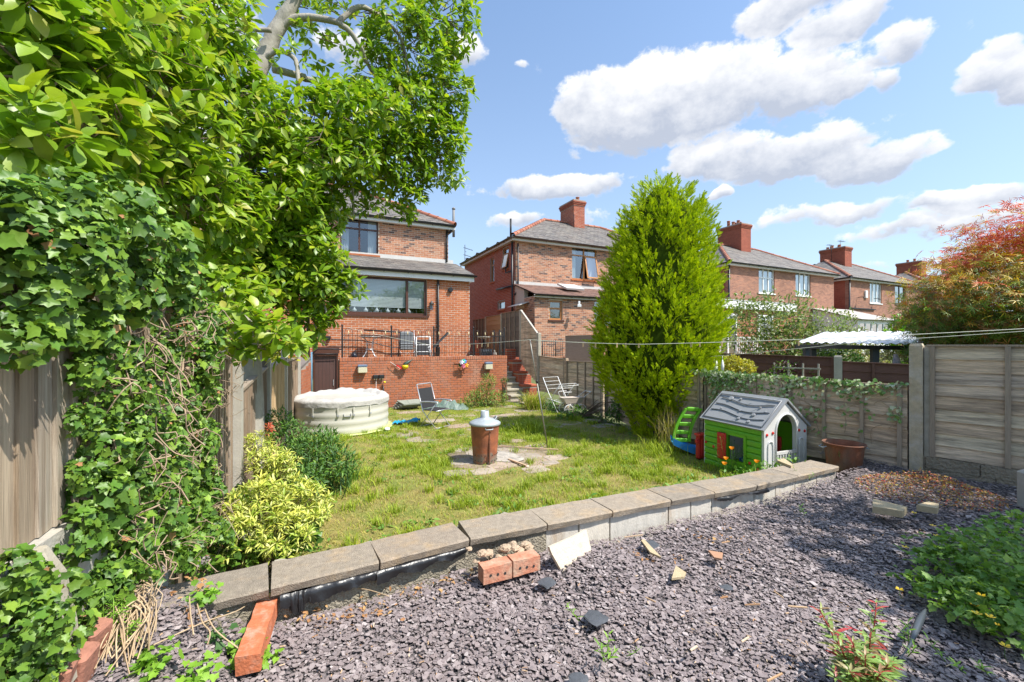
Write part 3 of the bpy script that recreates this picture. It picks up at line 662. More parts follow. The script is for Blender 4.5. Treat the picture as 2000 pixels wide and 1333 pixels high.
fp = thing('vent_pipe', 'thin dark soil pipe standing up at the left eave of the second house', 'pipe', PY(997.5, 460, 19.3)); MB().tube([(0,0,-.3),(0,0,.75)], .045, 8).build('pipe', M_iron, fp)
ta = thing('television_aerial', 'spiky double television aerial in the gap between the two nearest houses', 'aerial', PY(908, 520, 27))
mb = MB(); mb.tube([(0,0,-3),(0,0,1.35)], .02, 6)
for zz in (1.2, .75):
    mb.tube([(-.1,0,zz-.03),(.5,0,zz-.22)], .012, 4)
    for k in range(6): mb.tube([(k*.09,-.25,zz-.06-.03*k),(k*.09+.02,.25,zz-.0-.03*k)], .008, 4)
    mb.tube([(0,0,zz-.25),(.1,0,zz-.32)], .01, 4)
mb.build('rods', M_iron, ta)
# --- house 3, 4, 5
w3a = lw(O3, 1482, 572, 1513, 526); w3b = lw(O3, 1554, 577, 1583, 533)
wh = dict(mat=M_upvc, layout=[(0,.33,.62,1),(.33,.67,.62,1),(.67,1,.62,1),(0,.33,0,.62),(.33,.67,0,.62),(.67,1,0,.62)], sill=M_upvc, curtain='full', fw=.07)
wh3 = dict(mat=M_upvc, layout=L3, sill=M_upvc, curtain='full', fw=.08)
h3 = house(O3, 10.7, 6.9, HE, 2.2, (M_brick_m, M_brick_r, M_far_m), 'brick semi with a row of chimney pots just right of the conifer', eave='cream', win=[(*w3a, wh), (*w3b, wh3)], swin=[(1.6, 2.3, 3.3, 4.5, dict(mat=M_upvc, layout=[(0,1,0,1)], sill=M_upvc, fw=.07))], detail=0, chim=(5.0, 1.0, 1.9, 10.3, [(-.2,-.5,.3),(.1,-.4,.25),(-.2,-.1,.3),(.12,.0,.3),(-.15,.3,.3),(.1,.5,.55)]))
w4a = lw(O4, 1699, 592, 1722, 552); w4b = lw(O4, 1748, 594, 1769, 559)
h4 = house(O4, 10.7, 6.9, HE, 2.2, (M_brick_m, M_brick_r, M_far_m), 'brick semi with a white gabled sun room against its rear wall', eave='cream', win=[(*w4a, dict(wh3)), (*w4b, dict(mat=M_brown_f, layout=[(0,.5,0,1),(.5,1,0,1)], sill=M_brown_f, curtain=1, fw=.08))], swin=[(2.2, 3.4, 3.2, 4.5, dict(mat=M_upvc, layout=[(0,1,0,.6),(0,1,.6,1)], sill=M_upvc, fw=.09))], detail=0, chim=(5.0, 1.0, 1.9, 10.0, [(-.2,-.4,.25),(.1,-.2,.25),(-.1,.2,.3),(.15,.4,.3),(-.2,.5,.2)]))
h5 = house(O5, 10.7, 6.9, HE, 2.2, (M_brick_m, M_brick_r, M_far_m), 'farthest brick semi half hidden behind the red maple', eave='cream', detail=0, chim=(4.6, 1.0, 1.9, 9.9, [(-.1,-.3,.3),(.1,.3,.3)]), win=[(2.2, 3.2, 3.3, 4.5, wh3)])
for h, x in ((h3, .15), (h4, .15)): MB().tube([(x-.25, -.1, HE), (x-.25, -.06, 0)], .05, 8).build('downpipe', M_black, h)
def far_bits():
    t = h3                                          # flat-roofed rear room with white fascia and glazed doors
    Oe = O3-D1*2.6; a = lw(Oe, 1395, 700, 1545, 596); e = -2.6
    core = MB(); core.box(a[0], a[1], e, -.002, 0, 2.35); core.build('rear_room_wall', M_far_o, t)
    MB().box(a[0]-.2, a[1]+.2, e-.2, -.01, 2.352, 2.75).build('flat_roof_fascia', M_white, t)
    MB().box(a[0]-.22, a[1]+.22, e-.22, -.01, 2.752, 2.80).build('flat_roof', M_lead, t)
    window(t, 'x', e-.08, a[0]+.25, a[0]+1.55, .0, 2.1, M_upvc, [(0,.5,0,1),(.5,1,0,1)], fw=.09, reveal=.0)
    window(t, 'x', e-.08, a[0]+3.2, a[0]+4.4, .9, 2.1, M_upvc, [(0,.5,0,1),(.5,1,0,1)], fw=.08, reveal=.0)
    mb = MB()
    for k in range(14): mb.box(a[0]-.3+k*.14, a[0]-.26+k*.14, e-1.45, e-1.41, -.1, .85)
    mb.box(a[0]-.35, a[0]+1.6, e-1.46, e-1.40, .85, .91); mb.build('balcony_railing', M_upvc, t)
    MB().box(a[0]-.4, a[0]+1.7, e-1.5, e-.01, -1.2, -.1).build('deck_wall', M_far_o, t)
    t = h4; Oe = O4-D1*2.8; a = lw(Oe, 1676, 640, 1742, 600); e = -2.8; u0, u1 = a[0], a[0]+4.4
    mb = MB(); mb.prism([(u0, e, 0), (u0+.0, -.01, 0), (u0, -.01, 3.0), (u0, e, 2.1)], (.12,0,0)); mb.box(u0+.12, u1, e, e+.12, 0, .9); mb.box(u0+.12, u1, e, e+.12, 1.95, 2.1); mb.build('sun_room_wall', M_upvc, t)
    roof_slope(t, ((u0-.2, e-.25, 2.1), (u1+.2, e-.25, 2.1), (u1+.2, -.01, 3.05), (u0-.2, -.01, 3.05)), M('pale roof sheet', [(.50,.46,.42),(.44,.40,.37)], .7), .45, .4, name='roof_sheet')
    window(t, 'x', e, u0+.13, u1, .9, 1.94, M_upvc, [(k/6, (k+1)/6, 0, 1) for k in range(6)], fw=.07, reveal=.0)
    MB().box(.2, 3.4, -.1, -.008, 3.15, 3.22).build('black_waste_pipe', M_black, h4)
    for hh, x, z in ((h3, 7.0, 3.0), (h4, 1.1, 4.0), (h4, 3.3, 4.0)):
        MB().tube([(x,-.02,z),(x+.05,-.35,z+.02),(x+.02,-.4,z-.1)], .025, 5).obox((x-.1,-.45,z-.12),(.2,0,0),(0,.15,.04),(0,0,.03)).build('wall_bracket', M_iron, hh)
    MB().bbox(2.0, 2.3, -.12, -.008, 4.0, 4.55, .02).build('alarm_box', M_upvc, h4)
    aerial(h4, (5.6, 3.4, 7.9), 1.5); aerial(h4, (4.3, 3.4, 7.6), 1.3, d=(-1,0,0)); aerial(h2, (4.9, 2.6, 6.9), .9, yagi=False)
far_bits()
# ------------------------------------------------------------------ terrace wall, door, steps, terrace
TW0 = Vector((-5.05, 12.44, 0)); TWL = 5.40         # left end of the terrace wall and its length along D2
TT = 1.54                                           # top of the wall
tw = thing('terrace_wall', 'red brick retaining wall with upright brick top below the iron railing', 'brick wall', TW0, TH)
MB().box(.003, TWL-.003, .008, .22, -.1, TT-.115).build('wall_core', M_mort_g, tw)
lay_bricks(tw, 'x', 0, 0, TWL, 0, TT-.115, [], M_brick_t, 296, proud=.003)
lay_bricks(tw, 'y', TWL-.001, 0, .2, 0, .1, [], M_brick_t, 0)
MB().box(0, TWL, .004, .216, TT-.113, TT-.006).build('coping_bed', M_mort_g, tw)
bm = MB().bbox(0, .066, -.008, .225, TT-.108, TT, .004).mesh('coping_brick', M_brick_t)
for k in range(int(TWL/.075)): link('coping_brick', bm, tw, loc=(k*.075+.004, random.uniform(-.003,.003), random.uniform(-.003,.003)))
for i, (x, z, w, h) in enumerate(((1.75,.62,.5,.35),(2.3,.5,.35,.5),(3.2,.72,.45,.12))):
    pass
ter = MB(); ter.obox(TW0+D1*.225+UZ*-.1, D2*(TWL), D1*3.4, UZ*(TT-.08+.1)); tag(ter.build('terrace_floor', M_slab), 'raised paved terrace behind the railed wall', kind='structure')
# brown door and the brick around it
dt = thing('store_door', 'flat brown boarded store door left of the terrace wall', 'door', TW0-D2*.70, TH)
MB().box(.045, .625, .10, .14, 0, 1.60).build('door_leaf', M('brown door', (.085,.042,.035), .55, .12, 20, .2, 30, stretch=(1,1,.15)), dt)
for k in range(6): MB().box(.05+k*.097, .054+k*.097, .096, .101, .03, 1.58).build('board_groove', M_dark, dt)
fr = MB(); fr.box(0, .045, .05, .14, 0, 1.66); fr.box(.625, .67, .05, .14, 0, 1.66); fr.box(.045, .625, .05, .14, 1.605, 1.66); fr.build('door_frame', M_brown_f, dt)
MB().bbox(.53, .55, .075, .10, .72, .90, .004).build('handle', M_alu, dt)
pn = thing('wall_above_door', 'band of brown panel and brick over the store door', 'wall', TW0-D2*.70, TH); MB().box(-.02, .70, .06, .20, 1.665, 1.86).build('panel', M_brown_f, pn)
MB().tube([(-.03,-.02,1.66),(.12,-.05,1.80),(.5,-.05,1.80),(.78,-.03,1.78)], .018, 6).tube([(-.03,-.02,1.66),(.66,-.02,1.66)], .014, 6).build('handrail_tube', M_iron, pn)
bp = thing('blue_pipe', 'faded blue upright pipe beside the brown store door', 'pipe', TW0-D2*.74, TH); MB().tube([(0,-.03,0),(0,-.03,1.72)], .024, 8).build('pipe', M('faded blue', (.10,.21,.30), .6, .15, 10), bp)
sw_ = thing('side_wall', 'narrow brick side wall with sloping dark capping by the store door', 'brick wall', (0,0,0)); 
a = PY(588, 720, 10.9); b = PY(608, 720, 12.15); a.z = b.z = 0
d = (b-a); dn = d.normalized(); s_ = Vector((-dn.y, dn.x, 0))
mbq = MB(); mbq.prism([a, b, b+UZ*1.50, a+UZ*1.28], s_*.2); mbq.build('wall_core', M_mort_g, sw_)
mbq = MB()
for r in range(19):
    z = r*.075+.005; n = int(d.length/.225)+1
    for k in range(n+1):
        q0 = max(0, k*.225-(r%2)*.1125); q1 = min(d.length, k*.225-(r%2)*.1125+.215)
        if q1-q0 > .03 and z+.065 < 1.28+.22*q0/d.length: mbq.obox(a+dn*q0-s_*.006+UZ*z, dn*(q1-q0), s_*.02, UZ*.065)
tag(mbq.build('brickwork', M_brick_t, sw_), kind='stuff')
mbq = MB(); mbq.prism([a-dn*.04+UZ*1.285, b+UZ*1.505, b+UZ*1.57, a-dn*.04+UZ*1.35], s_*.28); o = mbq.build('capping', M_slate, sw_)
# neighbour's brick wall seen over the left fence, and a red door
nb = thing('outbuilding', 'neighbouring brick outhouse with dark sheet roof and red door over the left fence', 'outbuilding', (-6.6, 12.0, 0), TH)
MB().box(-3.2, .75, 0, 2.5, 0, 1.72).build('wall', M_mort_l, nb); lay_bricks(nb, 'x', 0, -3.2, .75, 0, 1.72, [], M_brick_t, 0)
MB().box(.05, .62, -.03, -.008, .0, 1.62).build('door', M('red door', (.50,.03,.02), .5, .1, 8), nb)
MB().box(-3.3, .0, -.3, 2.3, 1.73, 1.80).build('roof', M_slate, nb)
# railing
ra = thing('iron_railing', 'bow topped black iron railing with gilded spear finials along the terrace', 'railing', TW0+UZ*TT, TH)
for u in (.08, 1.50, 2.84, 4.20, 5.34):
    mb = MB().box(u-.022, u+.022, .09, .134, 0, .92 if u < 5.3 else .95).lathe([(.02,.92),(.03,.95),(.012,.99)], (u,.112,0), 6); mb.build('post', M_iron, ra)
MB().box(.08, 5.34, .104, .118, .11, .125).build('rail', M_iron, ra); MB().box(.08, 5.34, .104, .118, .66, .674).build('rail', M_iron, ra)
M_gilt = M('faded gilt', (.62,.52,.30), .5, .1)
posts = (.08, 1.50, 2.84, 4.20, 5.34)
for a_, b_ in zip(posts, posts[1:]):
    n = 4; w = (b_-a_)/n
    for k in range(n):
        c = a_+w*(k+.5); r = w*.30
        arc = [(c-r,.111,.02)]+[(c-r*cos(q),.111,.78+r*.85*sin(q)) for q in np.linspace(0, pi, 9)]+[(c+r,.111,.02)]
        MB().tube(arc, .0065, 5).build('hoop', M_iron, ra)
        MB().tube([(c,.111,.02),(c,.111,.70)], .0065, 5).build('bar', M_iron, ra)
        MB().lathe([(.006,.69),(.016,.72),(.020,.74),(.005,.81)], (c,.111,0), 6).build('finial', M_gilt, ra)
        if k < n: MB().tube([(a_+w*k+.02,.111,.02),(a_+w*k+.02,.111,.66)], .006, 5).build('bar', M_iron, ra)
# return railing at the steps
rb = thing('iron_railing', 'short return of iron railing beside the garden steps', 'railing', TW0+D2*5.34+UZ*TT, TH)
for v in (.5, 1.0): MB().box(-.02, .02, v, v+.04, 0, .92).build('post', M_iron, rb)
MB().box(-.007, .007, .13, 1.0, .66, .672).build('rail', M_iron, rb)
for k in range(7): MB().tube([(0,.2+k*.12,.02),(0,.2+k*.12,.85)], .0065, 5).build('bar', M_iron, rb)
# steps
st = thing('garden_steps', 'worn concrete steps climbing between the brick wall and the tall fence', 'steps', TW0+D2*(TWL+.02), TH)
for k in range(8):
    y0 = -.25+k*.29; mb = MB(); mb.bbox(0, .62, y0-.02, y0+.31, k*.185+.125, k*.185+.185, .008); mb.box(0, .62, y0+.02, y0+.31, -.1, k*.185+.124); mb.build('step', M_conc, st)
for k, (y0, h) in enumerate(((.0,.50),(.42,.95),(.9,1.35),(1.4,1.75))):
    z_ = h; cb = MB(); cb.box(.62, 1.16, y0, y0+.40, 0, z_-.08); cb.build('pier', M_mort_g, st)
    mb = MB()
    for r in range(int((z_-.08)/.075)):
        for q in range(3):
            xx = .62+q*.18; mb.bbox(xx+.004, min(xx+.172, 1.16), y0-.008, y0+.03, r*.075+.005, r*.075+.07, .003)
            if q < 2: mb.bbox(.612, .65, y0+q*.2+.004, y0+q*.2+.19, r*.075+.005, r*.075+.07, .003)
    tag(mb.build('brickwork', M_brick_r, st), kind='stuff')
    MB().bbox(.60, 1.17, y0-.02, y0+.42, z_-.078, z_, .01).build('pier_cap', M_brick_r, st)

# ------------------------------------------------------------------ fences
def board(o, d, L_, w, th, nrmv, mat, parent, world=True, name='board', up=UZ, rough=.006, lean=.012, seg=5):
    """One fence board: runs along d from o, width w along up, its face towards nrmv, uneven edges."""
    d = V3(d).normalized(); n = V3(nrmv).normalized(); top = []; bot = []; mb = MB()
    rs = []
    for i in range(seg+1):
        t = i/seg*L_; a = random.uniform(-rough, rough); b = random.uniform(-rough, rough)
        p = V3(o)+d*t
        rs.append([p+up*a, p+up*a+n*th, p+up*(w+b)+n*(th-lean), p+up*(w+b)-n*lean])
    mb.rings(rs, cap=True); return mb.build(name, mat, parent, world)
def horiz_fence(t, p0, p1, zb, zt0, zt1, nb, side, mat, bat=(), batm=None, gravel=None, cap=True, wavy=.008, th=.014):
    """Lapped horizontal boards from p0 to p1; top from zt0 to zt1; side = the way the seen face looks."""
    p0, p1 = V3(p0), V3(p1); p0.z = p1.z = 0; d = p1-p0; L_ = d.length; dn = d.normalized(); side = V3(side).normalized()
    for k in range(nb):
        f0, f1 = k/nb, (k+1)/nb; a0 = zb+(zt0-zb)*f0; a1 = zb+(zt1-zb)*f0; w0 = (zt0-zb)/nb*1.10; w1 = (zt1-zb)/nb*1.10
        rs = []; sg = 7
        ph = random.uniform(0, 6)
        for i in range(sg+1):
            q = i/sg; z = a0+(a1-a0)*q+wavy*sin(ph+q*5)+random.uniform(-.003, .003); w = w0+(w1-w0)*q; p = p0+d*q
            rs.append([p+UZ*z+side*(.012), p+UZ*z+side*(.012+th), p+UZ*(z+w)+side*(th*.5), p+UZ*(z+w)-side*.002])
        MB().rings(rs).build('board', mat, t, True)
    for q in bat:
        p = p0+d*q; zt = zt0+(zt1-zt0)*q
        MB().obox(p-dn*.022+side*.028+UZ*(zb+.0), dn*.044, side*.022, UZ*(zt-zb)).build('batten', batm or M_batten, t, True)
    if cap: MB().obox(p0-side*.01+UZ*(zt0+.004), d+UZ*(zt1-zt0), side*.055, UZ*.022).build('capping_rail', batm or M_batten, t, True)
    if gravel:
        MB().obox(p0+UZ*gravel[0]+side*.0, d, side*.045, UZ*(zb-gravel[0]-.004)).build('gravel_board', gravel[1], t, True)
def conc_post(t, p, z0, z1, w=.10, side=None, mat=None, dn=None, name='concrete_post'):
    p = V3(p); dn = V3(dn).normalized(); side = V3(side).normalized(); p.z = 0
    mb = MB(); rs = []
    for z, k in ((z0, 1), (z1-.03, 1), (z1, .8)):
        h = w/2*k; c = p+UZ*z; rs.append([c-dn*h-side*h*.9, c+dn*h-side*h*.9, c+dn*h+side*h*.9, c-dn*h+side*h*.9])
    return mb.rings(rs).build(name, mat or M_conc, t, True)
sideR = Vector((FRd.y, -FRd.x, 0)); sideM = Vector((-FMd.y, FMd.x, 0))
sideR = sideR if sideR.dot(-FR0) > 0 else -sideR; sideM = sideM if sideM.dot(-FM0) > 0 else -sideM
M_stoneb = M('rock faced gravel board', (.34,.28,.20), .95, .25, 8, 1.0, 30, stain=(.18,.15,.11), sscale=4, samt=.6, bd=.04)
fr_ = thing('board_fence', 'tall weathered grey board fence with rock faced concrete base right of the post', 'fence', FR0)
horiz_fence(fr_, FR0+FRd*.06, FR0+FRd*1.9, .555, 1.915, 1.915, 9, sideR, M_wood_g, (.03,.36,.68,.985), None, None, wavy=.004)
rk = MB()
for k in range(4):                                  # the base is cast as rough stone blocks
    for r in range(2):
        a = .06+k*.46+(.0 if r else .12); p = FR0+FRd*a
        rk.bbox(0,0,0,0,0,0) if False else rk.obox(p+UZ*(.28+r*.135)+sideR*random.uniform(-.006,.006), FRd*.45, sideR*random.uniform(.05,.062), UZ*.130)
rk.obox(FR0+FRd*.0+UZ*.2-sideR*.01, FRd*1.95, sideR*.05, UZ*.352)  # solid back board added to close slits of light at the base
rk.build('gravel_board', M_stoneb, fr_, True)
MB().obox(FR0+FRd*.0+UZ*.5-sideR*.03, FRd*1.95, sideR*.012, UZ*1.38).build('slit_blocker', M_wood_d, fr_, True)  # added dark sheet behind the boards, closes slits of light
horiz_fence(fr_, FR0+FRd*2.0, FR0+FRd*3.8, .555, 1.915, 1.915, 9, sideR, M_wood_g, (.33,.66), None, (.2, M_stoneb))
conc_post(fr_, FR0+FRd*1.95, .2, 1.98, .11, sideR, None, FRd)
pc = thing('concrete_post', 'tall rough concrete fence post where the two grey fences meet', 'post', FR0-FRd*.03)
conc_post(pc, FR0-FRd*.03+sideR*.02, .2, 1.955, .125, sideR, M('lichened concrete', (.46,.38,.26), .95, .2, 16, .7, 70, stain=(.50,.46,.40), sscale=7, samt=.6), FRd, name='shaft')
conc_post(pc, FR0+FRd*.075+sideR*.0, .2, 1.93, .07, sideR, M_conc, FRd, name='spur')
fm_ = thing('board_fence', 'lower grey waney board fence draped in variegated ivy behind the playhouse', 'fence', FM0)
for i in range(3):
    a = FM0+FMd*(.03+i*1.45); b = FM0+FMd*(.03+(i+1)*1.45-.03)
    horiz_fence(fm_, a, b, .16 if i else .28, 1.395, 1.385, 6 if i == 0 else 7, sideM, M_wood_g, (.05,.33,.65,.97), None, None, wavy=.016)
for i in range(3): MB().obox(FM0+FMd*(.0+i*1.45)-sideM*.03+UZ*.0, FMd*1.46, sideM*.02, UZ*1.36).build('slit_blocker', M_wood_d, fm_, True)  # dark sheets added behind each bay to stop light showing through gaps
P4 = Vector((2.48, 11.6, 0)); P5 = P4+D1*1.83; P6 = P5+D1*1.83; sideL = -D2
ff = thing('board_fence', 'grey horizontal board fence behind the airer and doll pram', 'fence', P4)
horiz_fence(ff, P4, P5-D1*.05, .06, 1.43, 1.40, 8, sideL, M_wood_g, (.02,.22,.44,.66,.97), wavy=.008)
horiz_fence(ff, P5+D1*.05, P6, .30, 1.45, 1.52, 7, sideL, M_wood_g, (.02,.98), wavy=.008)
for p, z in ((P4, 1.50), (P5, 1.50)): conc_post(ff, p, -.1, z, .11, sideL, M_wood_g, D1, name='timber_post')
fb = thing('board_fence', 'dusky board fence stretch hidden behind the conifer trunk', 'fence', P4)
horiz_fence(fb, Vector((2.9,9.0,0)), P4-D1*.1, .05, 1.38, 1.40, 7, Vector((-1,-.1,0)), M_wood_g, (.3,.6,.9))
MB().tube([P4-D1*.25+UZ*-.1+sideL*.1, P4-D1*.25+UZ*1.2+sideL*.1], .022, 6).build('green_pole', M('green pole', (.03,.08,.05), .5), fb, True)
fh = thing('board_fence', 'higher reddish grey fence panel rising behind the airer fence', 'fence', P4)
q0 = PY(1104, 700, 14.3); q1 = PY(1175, 700, 13.0); horiz_fence(fh, q0, q1, 1.3, 2.20, 2.20, 6, -D1, M('warm grey board', [(.28,.21,.165),(.33,.25,.20)], .85, .2, 3, .4, 8, stretch=(2,2,20)), (), wavy=.004)
# side railings beyond the fence
rr = thing('side_railing', 'dark iron railings in front of the second house extension', 'railing', PY(1055, 697, 15.6)); mb = MB()
for k in range(11):
    p = Vector((k*.085, k*.03, 0)); mb = MB(); mb.tube([p, p+UZ*.62], .009 if k not in (1, 7) else .022, 5); mb.build('bar' if k not in (1, 7) else 'post', M_iron, rr)
for z in (.06, .56): MB().tube([(0,0,z),(.9,.32,z)], .01, 5).build('rail', M_iron, rr)
# stepped fence beside the stairs, boards upright
fs = thing('stair_fence', 'grey fence panel whose top slopes steeply down beside the garden steps', 'fence', P6)
A_ = P6.copy(); B_ = P6+D1*1.27; nb_ = 9
for k in range(nb_):
    p = A_+(B_-A_)*(k/nb_); f = (k+.5)/nb_; zt = 2.29+(3.18-2.29)*f; zb_ = .55+(1.2-.55)*f
    MB().obox(p+UZ*zb_-D2*(.01+.006*(k%2)), (B_-A_)/nb_*.98, -D2*.018, UZ*(zt-zb_)).build('board', M_wood_g, fs, True)
MB().obox(A_+UZ*2.30-D2*.05, (B_-A_)+UZ*.89, D2*.07, UZ*.035).build('capping_rail', M_conc_w, fs, True)
conc_post(fs, A_-D1*.07, .3, 2.33, .12, sideL, M_conc, D1); conc_post(fs, B_+D1*.07, 1.0, 3.24, .11, sideL, M_conc, D1)
fd = thing('boundary_fence', 'dark panel fence with concrete posts between the two nearest houses', 'fence', B_)
C_ = B_+D1*.14
for i, (mt, vert) in enumerate(((M_wood_d, True), (M('amber panel', [(.30,.17,.09),(.36,.22,.12)], .8, .15, 4, .3, 8, stretch=(2,2,18)), False), (M_wood_d, True))):
    a = C_+D1*(i*1.75); b = a+D1*1.65; zt = 3.20-.05*i
    horiz_fence(fd, a, b, 1.45, zt, zt, 9, sideL, mt, (.25,.5,.75) if vert else (), M_wood_b)
    if i: conc_post(fd, a-D1*.05, 1.2, zt+.07, .11, sideL, M_conc, D1)
# left boundary: tall featheredge fence in five bays
def fpt(Y): return Vector((fence_x(Y), Y, 0))
FLd = (fpt(6)-fpt(5)).normalized(); sideF = Vector((FLd.y, -FLd.x, 0))
def upright_fence(t, Ya, Yb, zb, zta, ztb, mat, pitch=.098, rail=True, proud=0.0):
    a, b = fpt(Ya), fpt(Yb); L_ = (b-a).length; n = max(1, int(L_/pitch)); dd = (b-a)/n
    for k in range(n):
        f = (k+.5)/n; z1 = zta+(ztb-zta)*f+random.uniform(-.006,.006); p = a+dd*k; w = dd*1.14; zl = zb if not callable(zb) else zb(p.y)
        th0, th1 = .006, .020; s = sideF
        o = p+UZ*zl+s*(proud+random.uniform(0,.004)); nz = z1-zl
        seg = 4; rs = []
        for i in range(seg+1):
            z = UZ*(nz*i/seg); j = random.uniform(-.003,.003)
            rs.append([o+z+s*.0, o+z+w+s*(-.004), o+z+w*(1+j)+s*(th0), o+z+s*(th1)+dd.normalized()*j])
        MB().rings(rs).build('board', mat, t, True)
    if rail: MB().obox(a-sideF*.05+UZ*(zta+.0), (b-a)+UZ*(ztb-zta), sideF*.08, UZ*.03).build('capping_rail', M_batten, t, True)
f1 = thing('featheredge_fence', 'pale weathered upright board fence bay nearest the camera on a concrete base', 'fence', fpt(2))
upright_fence(f1, -.9, 2.55, 1.25, 2.36, 2.36, M_wood_v, .098)
MB().obox(fpt(-.95)+UZ*.80+sideF*.0, fpt(2.6)-fpt(-.95), sideF*.05, UZ*.445).build('gravel_board', M_conc_w, f1, True)
f2 = thing('featheredge_fence', 'brown upright board fence bay with concrete post, half covered by ivy', 'fence', fpt(3.5))
upright_fence(f2, 2.68, 4.22, .10, 1.92, 1.78, M_wood_b, .085); conc_post(f2, fpt(2.62), .3, 2.1, .10, sideF, M_conc_w, FLd)
conc_post(f2, fpt(4.30)+sideF*.02, .0, 1.77, .115, sideF, M_conc_w, FLd)
f3 = thing('featheredge_fence', 'narrow brown upright board bay with the lower sloping top rail', 'fence', fpt(5))
upright_fence(f3, 4.38, 6.02, .02, 1.42, 1.60, M_wood_b, .085); conc_post(f3, fpt(6.10), .0, 1.74, .11, sideF, M_conc_w, FLd); conc_post(f3, fpt(5.98)-sideF*.03, .0, 1.74, .10, sideF, M_wood_d, FLd, name='timber_post')
f4 = thing('featheredge_fence', 'light tan closeboard bay behind the spa', 'fence', fpt(7))
upright_fence(f4, 6.18, 7.78, .02, 1.56, 1.68, M('tan board', [(.48,.34,.19),(.53,.39,.23)], .8, .15, 3, .3, 8, stretch=(18,18,1)), .11); conc_post(f4, fpt(7.86), .0, 1.85, .11, sideF, M_conc_w, FLd)
f5 = thing('featheredge_fence', 'farthest upright board bay with creeper on its last post', 'fence', fpt(9))
upright_fence(f5, 7.95, 9.95, .02, 1.60, 1.62, M_wood_b, .1); conc_post(f5, fpt(10.05), .0, 1.95, .12, sideF, M_conc_w, FLd)

# ------------------------------------------------------------------ coping wall
cw = thing('garden_wall', 'low retaining wall topped with worn concrete coping stones', 'low wall', COPE[3])
for i, (a, b) in enumerate(zip(COPE, COPE[1:])):
    d = b-a; dn = d.normalized(); s = Vector((-dn.y, dn.x, 0)); W_ = .335; g = .006; n = 7; T = .058
    rs = []
    for k in range(n+1):
        p = a+dn*(g+(d.length-2*g)*k/n); j = lambda m=.005: random.uniform(-m, m); e = .012
        rs.append([p+UZ*(-T+j(.003))+s*(.012+j()), p+UZ*(-e)+s*(j(.004)), p+UZ*j(.002)+s*(e+j(.004)), p+UZ*j(.002)+s*(W_-e+j(.008)), p+UZ*(-e)+s*(W_+j(.01)), p+UZ*(-T)+s*(W_+j())])
    o = MB().rings(rs).build('coping_stone', M_cope, cw, True)
    r = 'rendered_block' if i < 4 else None
    zb = .2; zt = -T-.004
    if i < 4:
        m = 6; rs = []
        for k in range(m+1):
            p = a+dn*(d.length*k/m); q = random.uniform(-.012,.012)
            rs.append([Vector((p.x,p.y,zb))+s*(.035+q), p+UZ*(-T-.05)+s*(.045+q*1.4), p+UZ*(-T-.004)+s*.05, p+UZ*(-T-.004)+s*.30, Vector((p.x,p.y,zb))+s*.30])
        MB().rings(rs).build('rendered_wall', M_rend, cw, True)
    else:
        nblk = 2 if d.length > .9 else (1 if i % 2 else 2)
        for k in range(nblk):
            p = a+d*(k/nblk)+dn*.008; w = d/nblk-dn*.016; p2 = p+w
            V_ = [Vector((p.x,p.y,zb))+s*.04, Vector((p2.x,p2.y,zb))+s*.04, p2+UZ*(-T-.004)+s*.04, p+UZ*(-T-.004)+s*.04]
            MB().prism([V_[0],V_[1],V_[2],V_[3]], s*.2).build('block', M_block, cw, True)
        V_ = [Vector((a.x,a.y,zb))+s*.055, Vector((b.x,b.y,zb))+s*.055, b+UZ*(-T-.006)+s*.055, a+UZ*(-T-.006)+s*.055]
        MB().prism(V_, s*.2).build('mortar_bed', M_conc, cw, True)
# crumbs of mortar along the back edge
mb = MB()
def lump(mb, c, r, fl=.6, n=7, j=.3):
    c = V3(c); rs = []
    for q, k in ((-.5,.7),(-.1,1.0),(.35,.8),(.6,.35)):
        rs.append([c+Vector((cos(2*pi*i/n)*r*k*random.uniform(1-j,1+j), sin(2*pi*i/n)*r*k*random.uniform(1-j,1+j), q*r*fl)) for i in range(n)])
    mb.rings(rs)
for a, b in zip(COPE[1:], COPE[2:]):
    dn = (b-a).normalized(); s = Vector((-dn.y, dn.x, 0))
    for k in range(7): lump(mb, a+(b-a)*random.random()+s*random.uniform(.335,.38)+UZ*random.uniform(-.08,-.03), random.uniform(.02,.055), .45)
tag(mb.build('mortar_crumbs', M_conc, cw, True), kind='stuff')
# black membrane hanging from under the coping
dm = thing('damp_membrane', 'crumpled black plastic membrane hanging under the left coping stones', 'plastic sheet', COPE[1])
def ribbon(xa, xb, drop, seed):
    rr_ = random.Random(seed); N_ = 40; rs = []; pts = []
    for k in range(N_+1):
        xp = xa+(xb-xa)*k/N_
        for i in range(len(CP)-1):
            if CP[i][0] <= xp <= CP[i+1][0] or i == len(CP)-2:
                f = (xp-CP[i][0])/(CP[i+1][0]-CP[i][0]); p = COPE[i]+(COPE[i+1]-COPE[i])*f; dn = (COPE[i+1]-COPE[i]).normalized(); break
        s = Vector((dn.y, -dn.x, 0)); w = sin(k*.55+seed)*.8+sin(k*1.37+1)*.4; dr = drop(k/N_)
        rs.append([p+UZ*-.062-s*.02, p+UZ*(-.062)+s*(.0+.003*w), p+UZ*(-.062-dr*.5)+s*(.004+.007*w+.004*rr_.random()), p+UZ*(-.062-dr*(1+.25*rr_.random()))+s*(.0+.010*sin(k*.43+seed)+.006*rr_.random())])
    MB().rings(rs, cap=False, closed=False, smooth=True).build('sheet', M('black polythene', (.016,.016,.018), .33, .1, 10, .35, 18, bd=.02), dm, True)
ribbon(545, 735, lambda t: .062+.015*sin(t*5), 1); ribbon(735, 918, lambda t: .065-.03*t+.014*sin(t*17), 2); ribbon(560, 602, lambda t: .13-.12*abs(t-.4), 4)
ribbon(1400, 1500, lambda t: .02+.015*sin(t*9), 3)
